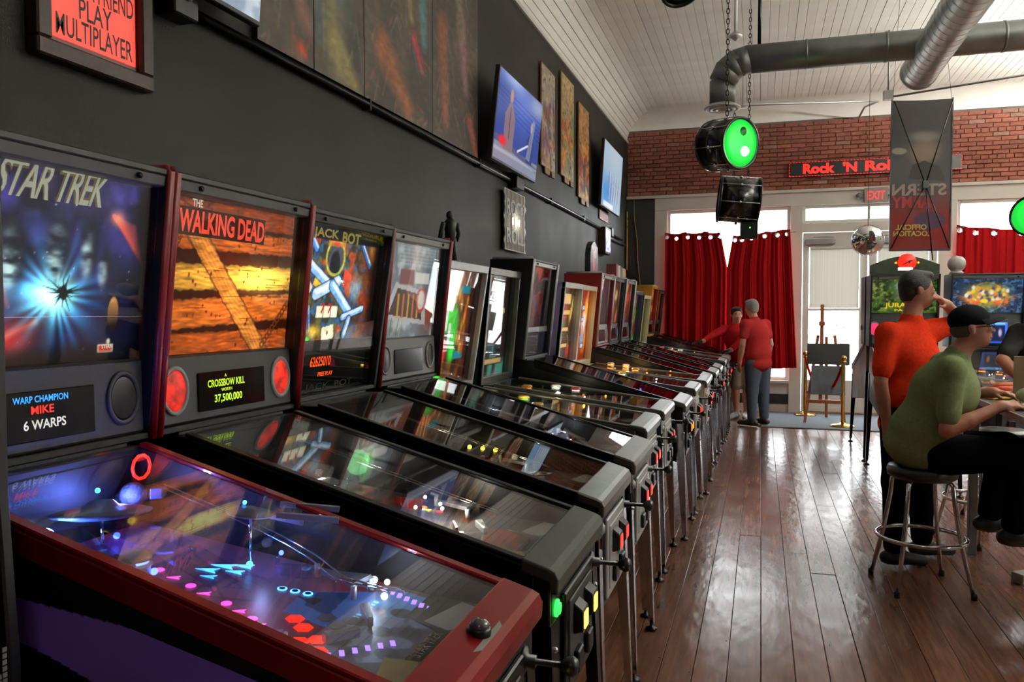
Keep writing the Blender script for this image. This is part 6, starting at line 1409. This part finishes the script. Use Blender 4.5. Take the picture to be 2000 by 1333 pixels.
# ------------------------------------------------------------------ people: smooth union of tapered limbs, polygonised on a grid
def V3(*a): return np.array(a, float)
def sdf_mesh(name, prims, vox, k=.03, sub=()):
    lo = np.full(3, 1e9); hi = -lo
    for p in prims:
        if p[0] == 'c': a, b, r = np.minimum(p[1], p[3]), np.maximum(p[1], p[3]), max(p[2], p[4])
        else: r = max(p[2]); a = b = np.array(p[1])
        lo = np.minimum(lo, a-r); hi = np.maximum(hi, b+r)
    lo -= 3*vox; hi += 3*vox; n = np.ceil((hi-lo)/vox).astype(int)+1
    ax = [lo[i]+np.arange(n[i])*vox for i in range(3)]
    Fd = np.full(n, .2)
    def dist(p, X, Y, Z):
        if p[0] == 'c':
            a, b = np.array(p[1]), np.array(p[3]); d = b-a; L2 = d@d+1e-12
            t = np.clip(((X-a[0])*d[0]+(Y-a[1])*d[1]+(Z-a[2])*d[2])/L2, 0, 1)
            return np.sqrt((X-a[0]-t*d[0])**2+(Y-a[1]-t*d[1])**2+(Z-a[2]-t*d[2])**2)-(p[2]+(p[4]-p[2])*t)
        c, r, A = np.array(p[1]), np.array(p[2]), p[3]
        x, y, z = X-c[0], Y-c[1], Z-c[2]
        if A is not None: x, y, z = A[0][0]*x+A[0][1]*y+A[0][2]*z, A[1][0]*x+A[1][1]*y+A[1][2]*z, A[2][0]*x+A[2][1]*y+A[2][2]*z
        k0 = np.sqrt((x/r[0])**2+(y/r[1])**2+(z/r[2])**2)+1e-9; k1 = np.sqrt((x/r[0]**2)**2+(y/r[1]**2)**2+(z/r[2]**2)**2)+1e-9
        return k0*(k0-1)/k1
    for p, op in [(q, 0) for q in prims]+[(q, 1) for q in sub]:
        if p[0] == 'c': a, b, r = np.minimum(p[1], p[3]), np.maximum(p[1], p[3]), max(p[2], p[4])
        else: r = max(p[2]); a = b = np.array(p[1])
        kk = p[5] if len(p) > 5 else k
        i0 = np.clip(((a-r-kk-2*vox-lo)/vox).astype(int), 0, n-1); i1 = np.clip(((b+r+kk+2*vox-lo)/vox).astype(int)+2, 1, n)
        sl = tuple(slice(i0[i], i1[i]) for i in range(3))
        X, Y, Z = np.meshgrid(ax[0][sl[0]], ax[1][sl[1]], ax[2][sl[2]], indexing='ij')
        if X.size == 0: continue
        d = dist(p, X, Y, Z); f = Fd[sl]
        if op == 0:
            h = np.clip(.5+.5*(f-d)/kk, 0, 1); Fd[sl] = f*(1-h)+d*h-kk*h*(1-h)
        else: Fd[sl] = np.maximum(f, -d)
    # surface nets
    s = Fd < 0
    c = np.zeros(np.array(n)-1, int)
    for dx in (0, 1):
        for dy in (0, 1):
            for dz in (0, 1): c += s[dx:n[0]-1+dx, dy:n[1]-1+dy, dz:n[2]-1+dz]
    act = (c > 0) & (c < 8); ids = np.full(act.shape, -1); I = np.argwhere(act); ids[act] = np.arange(len(I))
    acc = np.zeros((len(I), 3)); cnt = np.zeros(len(I))
    cor = [(x, y, z) for x in (0, 1) for y in (0, 1) for z in (0, 1)]
    for a in cor:
        for d in range(3):
            if a[d]: continue
            b = list(a); b[d] = 1
            fa = Fd[I[:, 0]+a[0], I[:, 1]+a[1], I[:, 2]+a[2]]; fb = Fd[I[:, 0]+b[0], I[:, 1]+b[1], I[:, 2]+b[2]]
            m = (fa < 0) != (fb < 0); t = np.where(m, fa/(fa-fb+1e-12), 0)
            P = np.tile(np.array(a, float), (len(I), 1)); P[:, d] = t
            acc[m] += P[m]; cnt[m] += 1
    Vt = lo+(I+acc/cnt[:, None])*vox
    Q = []
    for d in range(3):
        e1, e2 = (d+1) % 3, (d+2) % 3
        A_ = [slice(0, n[i]) for i in range(3)]; B_ = list(A_); A_[d] = slice(0, n[d]-1); B_[d] = slice(1, n[d])
        sa, sb = s[tuple(A_)], s[tuple(B_)]; cr = np.argwhere(sa != sb)
        cr = cr[(cr[:, e1] > 0) & (cr[:, e2] > 0) & (cr[:, e1] < n[e1]-1) & (cr[:, e2] < n[e2]-1)]
        if not len(cr): continue
        u = np.zeros(3, int); v = np.zeros(3, int); u[e1] = 1; v[e2] = 1
        g = lambda q: ids[q[:, 0], q[:, 1], q[:, 2]]
        q = np.stack([g(cr-u-v), g(cr-v), g(cr), g(cr-u)], 1)
        fl = ~sa[cr[:, 0], cr[:, 1], cr[:, 2]]
        q[fl] = q[fl][:, ::-1]; Q.append(q)
    Q = np.concatenate(Q); Q = Q[(Q >= 0).all(1)]
    # light smoothing
    for _ in range(2):
        ac = np.zeros_like(Vt); ct = np.zeros(len(Vt))
        for i in range(4):
            np.add.at(ac, Q[:, i], Vt[Q[:, (i+1) % 4]]); np.add.at(ct, Q[:, i], 1); np.add.at(ac, Q[:, (i+1) % 4], Vt[Q[:, i]]); np.add.at(ct, Q[:, (i+1) % 4], 1)
        Vt = Vt*.5+.5*ac/np.maximum(ct, 1)[:, None]
    return np_mesh(name, Vt, Q, True)
def nrm(v): v = np.array(v, float); return v/np.linalg.norm(v)
def hand_prims(w, d, pn, curl, thumb, s=1.):
    """w wrist, d finger direction, pn palm normal, curl in radians, thumb: +1/-1 side along cross(d, pn)"""
    d, pn = nrm(d), nrm(pn); lat = nrm(np.cross(d, pn))*thumb; out = []
    w = np.array(w, float); kn = w+d*.085*s
    out.append(('c', w, .024*s, w+d*.02*s, .026*s)); out.append(('c', w+d*.03*s+lat*.018*s, .017*s, kn+lat*.026*s, .014*s, .012)); out.append(('c', w+d*.03*s-lat*.016*s, .016*s, kn-lat*.026*s, .013*s, .012)); out.append(('c', w+d*.03*s, .018*s, kn, .015*s, .012))
    for i, (o, L_) in enumerate(((.029, .072), (.010, .080), (-.010, .074), (-.028, .058))):
        p = kn+lat*o*s; a = curl*.6
        for j, fr in enumerate((.45, .32, .23)):
            dd = d*math.cos(a)+pn*math.sin(a); q = p+dd*L_*fr*s
            out.append(('c', p, (.0098-.0008*j)*s, q, (.0092-.0009*j)*s, .004)); p = q; a += curl*.7
    p = w+d*.025*s+lat*.022*s+pn*.008*s; dd = nrm(d*.6+lat*.7+pn*.35); q = p+dd*.045*s; out.append(('c', p, .013*s, q, .0105*s, .006)); out.append(('c', q, .0105*s, q+nrm(dd*.6+d*.6+pn*.3)*.032*s, .0085*s, .004))
    return out
def head_prims(c, f, u, s=1.):
    f = nrm(f); u = nrm(np.array(u)-f*np.dot(u, f)); r = np.cross(f, u); A = [r, f, u]; c = np.array(c)
    P = lambda a, b, z: c+(r*a+f*b+u*z)*s
    e = lambda a, b, z, R_, k=.015: ('e', P(a, b, z), np.array(R_)*s, A, 0, k)
    pr = [e(0, -.008, .03, (.074, .092, .088)), e(0, .022, -.035, (.058, .066, .072), .025), e(0, .048, -.078, (.03, .032, .024), .02), e(0, .076, .022, (.05, .012, .014), .012),
          ('c', P(0, .086, .012), .009*s, P(0, .106, -.022), .0125*s, .008), e(.012, .098, -.026, (.008, .008, .007), .006), e(-.012, .098, -.026, (.008, .008, .007), .006),
          e(.03, .078, -.008, (.02, .014, .018), .01), e(-.03, .078, -.008, (.02, .014, .018), .01), e(0, .088, -.052, (.022, .008, .005), .006), e(0, .086, -.062, (.019, .009, .006), .006)]
    for q in (-1, 1): pr += [e(q*.077, -.012, -.002, (.008, .02, .032), .006), e(q*.082, -.02, .012, (.006, .015, .016), .004)]
    return pr, P, A
def face_parts(body, P, A, s, eye=True):
    r, f, u = A
    for q in (-1, 1):
        MB().ball(tuple(P(q*.03, .079, .006)), .0115*s, 10, 8).build('eye', M_eye, body); MB().ball(tuple(P(q*.03, .0885, .006)), .0045*s, 8, 6).build('iris', M_iris, body)
        MB().tube([tuple(P(q*.014, .091, .026)), tuple(P(q*.032, .088, .032)), tuple(P(q*.05, .074, .027))], [.003*s, .0035*s, .002*s], 6).build('eyebrow', M_brow, body)
    MB().tube([tuple(P(-.022, .086, -.057)), tuple(P(0, .0955, -.0565)), tuple(P(.022, .086, -.057))], .0025*s, 6).build('mouth_line', M_lip, body)
M_eye = M('eye_white', C(200, 196, 190), .3); M_iris = M('iris_dark', C(40, 28, 20), .2); M_brow = M('brow_hair', C(46, 34, 26), .8); M_lip = M('lip_line', C(110, 56, 50), .6)
skin1 = M('fair_skin', C(196, 140, 116), .5, var=.06, vs_=30, sub=.0); skin2 = M('tan_skin', C(176, 118, 94), .5, var=.06, vs_=30)
def person(label, J, mats, vox=.009, hair='short', hs=1., extras=None):
    """J: joints; mats: skin, shirt, trousers, shoe, hair"""
    g = lambda k: np.array(J[k], float)
    root = empty('person', (J['pelvis'][0], J['pelvis'][1], 0), 0, label, 'person'); inv = Matrix.Translation((-J['pelvis'][0], -J['pelvis'][1], 0))
    def add(nm, me, mt, par=None):
        o = link(nm, me, mt, par or root); me.transform(inv); return o
    hp, P, A = head_prims(J['head'], J['face'], J.get('up', (0, 0, 1)), hs)
    body = list(hp)
    body += [('c', g('neck'), .056, g('head')+(np.array(A[1])*-.012-np.array(A[2])*.05)*hs, .052, .02)]
    pv, ch, nk = g('pelvis'), g('chest'), g('neck'); mid = pv*.55+ch*.45
    tw = J.get('girth', 1.); rgt = nrm(np.array(J['sh_r'])-np.array(J['sh_l'])); upv = nrm(ch-pv); fw = nrm(np.cross(upv, rgt)); TA = [rgt, fw, upv]
    rb = nrm(np.array(J['hip_r'])-np.array(J['hip_l']))
    PA = [rb, nrm(np.cross(upv, rb)), upv]
    dp = J.get('deep', 1.)
    torso = [('e', pv, V3(.155, .11, .12)*V3(tw, tw*dp, 1), PA), ('e', mid+upv*.02, V3(.150, .108, .15)*V3(tw, tw*dp, 1), TA), ('e', ch, V3(.165, .115, .17)*V3(tw, tw*dp, 1), TA), ('c', g('sh_l')-upv*.01, .06, g('sh_r')-upv*.01, .06), ('c', ch+upv*.10, .085, nk-upv*.01, .058)]
    body += torso
    sho, tro, shr = [], [], [('e', t[1], t[2]+.02, t[3]) if t[0] == 'e' else ('c', t[1], t[2]+.016, t[3], t[4]+.010) for t in torso]
    shr[0] = ('e', pv-upv*J.get('hem', .02), V3(.176, .132, .12)*V3(tw, tw*dp, 1), PA)
    shr.append(('e', (pv+mid)/2, V3(.18, .14, .14)*V3(tw, tw*dp, 1), PA))
    tro += [('e', pv-upv*.02, V3(.164, .122, .12)*V3(tw, tw*dp, 1), PA)]
    for s in 'lr':
        S_, E_, W_ = g('sh_'+s), g('el_'+s), g('wr_'+s)
        body += [('c', S_, .052, E_, .04, .02), ('c', E_, .041, E_*.6+W_*.4, .041, .01), ('c', E_*.6+W_*.4, .041, W_, .027, .01)]
        sl = J.get('sleeve', .62); e2 = S_+(E_-S_)*sl
        shr += [('c', S_, .066, e2-(e2-S_)*.12, .061, .03), ('c', e2-(e2-S_)*.12, .060, e2, .054, .008)]
        if J.get('long'): shr += [('c', e2, .058, E_, .05, .02), ('c', E_, .05, E_+(W_-E_)*.8, .04, .02)]
        hd = J['hand_'+s]; hpz = hand_prims(W_, hd[0], hd[1], hd[2], hd[3], hs)
        body += hpz
        if J.get('glove'): sho += [('c', q[1], q[2]+.003, q[3], q[4]+.003, .006) for q in hpz]
        H_, K_, N_, T_ = g('hip_'+s), g('kn_'+s), g('an_'+s), g('toe_'+s)
        body += [('c', H_, .082, K_, .056), ('c', K_, .056, K_*.65+N_*.35, .056, .01), ('c', K_*.65+N_*.35, .056, N_, .036, .01), ('c', N_-V3(0, 0, .03), .04, T_, .03)]
        if J.get('shorts'): tro += [('c', H_, .10, H_+(K_-H_)*.9, .092)]
        else: tro += [('c', H_+(K_-H_)*.14, .106*tw, K_, .082), ('c', K_, .082, N_*.93+K_*.07, .064)]
    bo = add('body', sdf_mesh('body', body, vox, .028), mats['skin'])
    add('shirt', sdf_mesh('shirt', shr, max(vox, .009), .04), mats['shirt'])
    add('shorts' if J.get('shorts') else 'trousers', sdf_mesh('trousers', tro, .010, .035), mats['trousers'])
    for s in 'lr':
        N_, T_ = g('an_'+s), g('toe_'+s); d = T_-N_; d[2] = 0; d = nrm(d); b = N_.copy(); b[2] = N_[2]-.045
        add('shoe', sdf_mesh('shoe', [('c', b-d*.045, .042, b+d*.05, .042), ('c', b+d*.05+V3(0, 0, -.002), .042, T_+d*.02+V3(0, 0, -.004), .034), ('c', b, .045, N_+V3(0, 0, .01), .046)], .010, .02), mats['shoe'])
    if J.get('glove'):
        add('gloves', sdf_mesh('gloves', sho, .008, .006), m_black)
    e = lambda a, b, z, R_: ('e', P(a, b, z), np.array(R_)*hs, A)
    if hair != 'cap':
        add('hair', sdf_mesh('hair', [e(0, -.018, .042, (.084, .096, .09)), e(0, .045, .098, (.062, .045, .026)), e(0, -.06, -.01, (.066, .045, .07))], .007, .02,
            [e(0, .105, -.015, (.09, .085, .088)), e(.09, .015, -.05, (.04, .045, .06)), e(-.09, .015, -.05, (.04, .045, .06)), e(0, -.02, -.12, (.2, .2, .055))]), mats['hair'])
    face_parts_root = bo
    # face pieces are made in world space, so shift them
    P2 = lambda a, b, z: P(a, b, z)-np.array([J['pelvis'][0], J['pelvis'][1], 0])
    face_parts(bo, P2, A, hs)
    if extras: extras(root, P2, A, e, add, hs)
    return root
# shirts and trousers
m_tee_red = M_cloth('brick_red_shirt', C(168, 50, 52), .03); m_tee_red2 = M_cloth('red_sweatshirt', C(176, 34, 44), .03); m_tee_or = M_cloth('orange_red_shirt', C(236, 66, 38), .03); m_tee_gr = M_cloth('olive_green_shirt', C(124, 134, 96), .03); m_tee_bk = M_cloth('charcoal_shirt', C(46, 46, 46), .03)
m_jean = M_cloth('grey_blue_jeans', C(78, 88, 104), .02); m_dark = M_cloth('black_trousers', C(20, 20, 24), .02); m_short = M_cloth('khaki_shorts', C(150, 142, 128), .03)
h_grey = M('grey_hair', C(150, 148, 142), .8, bump=.8, bs=200); h_dark = M('dark_brown_hair', C(24, 18, 16), .6, bump=.8, bs=200); h_brown = M('brown_hair', C(54, 40, 32), .7, bump=.8, bs=200)
m_sneak = M('grey_sneaker', C(150, 150, 150), .6, var=.3, vs_=40); m_shoe = M('dark_brown_shoe', C(56, 44, 36), .5); m_shoebk = M('black_shoe', C(18, 18, 18), .5)
down = lambda fx, fy, th: ((fx*.1, fy*.1, -1), (0, 0, 0), .5, th)
# 1 grey-haired man in red T-shirt, back to the viewer
person('grey-haired man in red T-shirt and jeans standing with his back to the viewer', dict(
    pelvis=(-.03, 11.42, .92), chest=(-.06, 11.43, 1.26), neck=(-.09, 11.44, 1.475), head=(-.125, 11.46, 1.615), face=(-.62, .78, -.12), girth=1.12, deep=1.1, hem=.06,
    sh_l=(-.20, 11.30, 1.40), sh_r=(.06, 11.58, 1.40), el_l=(-.235, 11.24, 1.12), wr_l=(-.27, 11.29, .88), el_r=(.13, 11.60, 1.12), wr_r=(.08, 11.70, .90),
    hand_l=((-.1, .2, -1), (.6, .7, 0), .5, -1), hand_r=((-.1, .2, -1), (-.6, -.7, 0), .5, 1),
    hip_l=(-.09, 11.36, .90), hip_r=(.03, 11.48, .90), kn_l=(-.105, 11.38, .49), kn_r=(.04, 11.52, .49), an_l=(-.10, 11.36, .10), an_r=(.06, 11.56, .10), toe_l=(-.25, 11.44, .045), toe_r=(-.09, 11.68, .045)),
    dict(skin=skin1, shirt=m_tee_red, trousers=m_jean, shoe=m_shoe, hair=h_grey), .011)
# 2 younger man reaching over the machines
person('smiling man in red top, grey shorts and black gloves leaning over the machines', dict(
    pelvis=(-0.260, 12.090, .88), chest=(-0.335, 12.02, 1.20), neck=(-0.345, 12.0, 1.385), head=(-0.335, 11.975, 1.515), face=(.25, -.95, -.05), girth=.95, long=True, glove=True, shorts=True, hem=.03,
    sh_l=(-0.185, 12.02, 1.32), sh_r=(-0.515, 12.02, 1.31), el_l=(-0.305, 11.80, 1.12), wr_l=(-.40, 11.66, 1.03), el_r=(-0.685, 11.86, 1.22), wr_r=(-.78, 11.72, 1.15),
    hand_l=((-.9, -.3, -.15), (0, 0, -1), .25, 1), hand_r=((-.95, -.3, -.1), (0, 0, -1), .3, -1),
    hip_l=(-0.190, 12.090, .86), hip_r=(-0.330, 12.090, .86), kn_l=(-0.190, 12.110, .47), kn_r=(-0.340, 12.090, .47), an_l=(-0.190, 12.170, .095), an_r=(-0.330, 12.150, .095), toe_l=(-0.210, 12.000, .04), toe_r=(-0.410, 11.990, .04)),
    dict(skin=skin1, shirt=m_tee_red2, trousers=m_short, shoe=m_sneak, hair=h_brown), .011)
# 3 man in orange-red T-shirt, hand at his mouth
def tee_print(root, P, A, e, add, hs):
    a = Art(.2, .24, 100, (196, 60, 30), 4); a.blob(.5, .55, .22, .35, (226, 96, 50), .9, 2); a.blob(.5, .2, .06, .08, (70, 40, 36), .9, 2)
person('dark-haired man in orange-red T-shirt standing with a hand at his mouth', dict(
    pelvis=(.88, 5.48, .97), chest=(.885, 5.49, 1.28), neck=(.895, 5.49, 1.53), head=(.925, 5.49, 1.70), face=(.97, .22, -.02), girth=1.1, deep=1.08, hem=.10, sleeve=.80,
    sh_l=(1.03, 5.60, 1.455), sh_r=(.745, 5.37, 1.44), el_l=(1.22, 5.66, 1.50), wr_l=(1.105, 5.545, 1.61), el_r=(.70, 5.30, 1.14), wr_r=(.74, 5.30, .88),
    hand_l=((-.55, -.35, .45), (-.5, .1, -.6), .9, 1), hand_r=((.15, 0, -1), (-.1, 1, 0), .5, 1),
    hip_l=(.94, 5.55, .94), hip_r=(.83, 5.42, .94), kn_l=(.98, 5.58, .52), kn_r=(.81, 5.38, .52), an_l=(1.0, 5.62, .10), an_r=(.80, 5.36, .10), toe_l=(1.16, 5.68, .04), toe_r=(.95, 5.40, .04)),
    dict(skin=skin2, shirt=m_tee_or, trousers=m_dark, shoe=m_shoebk, hair=h_dark), .008)
# 4 seated man in green T-shirt and cap
def cap_glasses(root, P, A, e, add, hs):
    inv = Matrix.Translation((0, 0, 0))
    cp = sdf_mesh('cap', [e(0, -.012, .055, (.087, .105, .082))], .007, .02, [e(0, .0, -.06, (.2, .2, .085))])
    o = add('cap', cp, M_cloth('dark_cap_cloth', C(30, 31, 33), .02))
    br = MB(); r, f, u = [np.array(q) for q in A]; pts = []; n = 10
    for i in range(n+1):
        t = -1.15+2.3*i/n; pts.append((math.sin(t)*.082, math.cos(t)*.085, .045+.004*math.cos(t))); 
    vs = []; fs = []
    for k_, (dz, sc) in enumerate(((0, 0), (.004, 0))):
        for i, p in enumerate(pts):
            t = -1.15+2.3*i/n; ext = .085*math.cos(t*1.25)**.6 if abs(t*1.25) < 1.57 else 0
            vs.append(tuple(P(p[0], p[1], p[2]+dz))); vs.append(tuple(P(p[0]*1.02, p[1]+ext, p[2]+dz*1.5-.004-.034*math.sin(t)**2)))
    m = 2*(n+1)
    for i in range(n):
        a = 2*i; fs += [(a, a+1, a+3, a+2), (m+a+2, m+a+3, m+a+1, m+a), (a+1, m+a+1, m+a+3, a+3)]
    br.add(vs, fs, True).build('brim', M_cloth('cap_brim_cloth', C(40, 41, 43), .02), o)
    MB().ball(tuple(P(0, -.012, .138)), .006, 8, 6).build('cap_button', m_black, o)
    gl = MB()
    for q in (-1, 1):
        gl.tube([tuple(P(q*.032+.022*math.cos(k*.628), .101, .004+.016*math.sin(k*.628))) for k in range(10)], .0016, 5, True)
        gl.tube([tuple(P(q*.055, .098, .008)), tuple(P(q*.075, .05, .010)), tuple(P(q*.08, -.01, .010))], .0018, 5)
    gl.tube([tuple(P(-.01, .104, .006)), tuple(P(.01, .104, .006))], .0016, 5); gl.build('glasses', m_blackmetal, root)
    hr = sdf_mesh('hair', [e(0, -.022, .0, (.080, .088, .06))], .007, .02, [e(0, .06, -.03, (.12, .10, .10)), e(0, -.02, -.10, (.2, .2, .06))]); add('hair', hr, M('cropped_grey_hair', C(70, 62, 56), .8))
person('seated man in olive green T-shirt, dark cap and glasses leaning over the table', dict(
    pelvis=(.865, 5.0, .815), chest=(.985, 4.985, 1.12), neck=(1.05, 4.98, 1.335), head=(1.115, 4.975, 1.475), face=(.97, -.03, .10), up=(.08, 0, 1), girth=1.12, deep=1.22, hem=.03, sleeve=.80,
    sh_l=(1.02, 5.17, 1.265), sh_r=(.985, 4.79, 1.265), el_l=(1.06, 5.30, 1.08), wr_l=(1.26, 5.14, 1.11), el_r=(.955, 4.74, .935), wr_r=(1.225, 4.83, 1.065),
    hand_l=((.75, -.55, .0), (.3, -.3, -.9), .7, -1), hand_r=((.95, .25, .12), (.2, .5, -.8), .8, -1),
    hip_l=(.90, 5.10, .78), hip_r=(.90, 4.90, .78), kn_l=(1.33, 5.14, .80), kn_r=(1.36, 4.84, .81), an_l=(1.26, 5.14, .40), an_r=(1.31, 4.86, .40), toe_l=(1.42, 5.15, .33), toe_r=(1.47, 4.87, .33)),
    dict(skin=skin2, shirt=m_tee_gr, trousers=m_dark, shoe=m_shoebk, hair=h_brown), .008, 'cap', 1., cap_glasses)
# 5 man at the right edge
person('person in charcoal shirt with bare forearm, cut off by the right edge behind the table', dict(
    pelvis=(1.96, 6.32, .95), chest=(1.89, 6.28, 1.26), neck=(1.86, 6.26, 1.47), head=(1.84, 6.23, 1.615), face=(-.35, -.9, -.1), girth=1.1, hem=.05, sleeve=.8,
    sh_r=(1.70, 6.30, 1.42), sh_l=(2.08, 6.20, 1.42), el_r=(1.575, 6.18, 1.24), wr_r=(1.655, 5.95, 1.10), el_l=(2.12, 6.05, 1.2), wr_l=(1.95, 5.86, 1.10),
    hand_r=((.3, -.9, -.15), (0, 0, -1), .4, -1), hand_l=((-.5, -.8, -.1), (0, 0, -1), .4, 1),
    hip_r=(1.89, 6.35, .93), hip_l=(2.05, 6.30, .93), kn_r=(1.90, 6.34, .5), kn_l=(2.08, 6.30, .5), an_r=(1.90, 6.38, .1), an_l=(2.08, 6.36, .1), toe_r=(1.85, 6.22, .04), toe_l=(2.06, 6.2, .04)),
    dict(skin=skin2, shirt=m_tee_bk, trousers=m_dark, shoe=m_shoebk, hair=h_grey), .010)
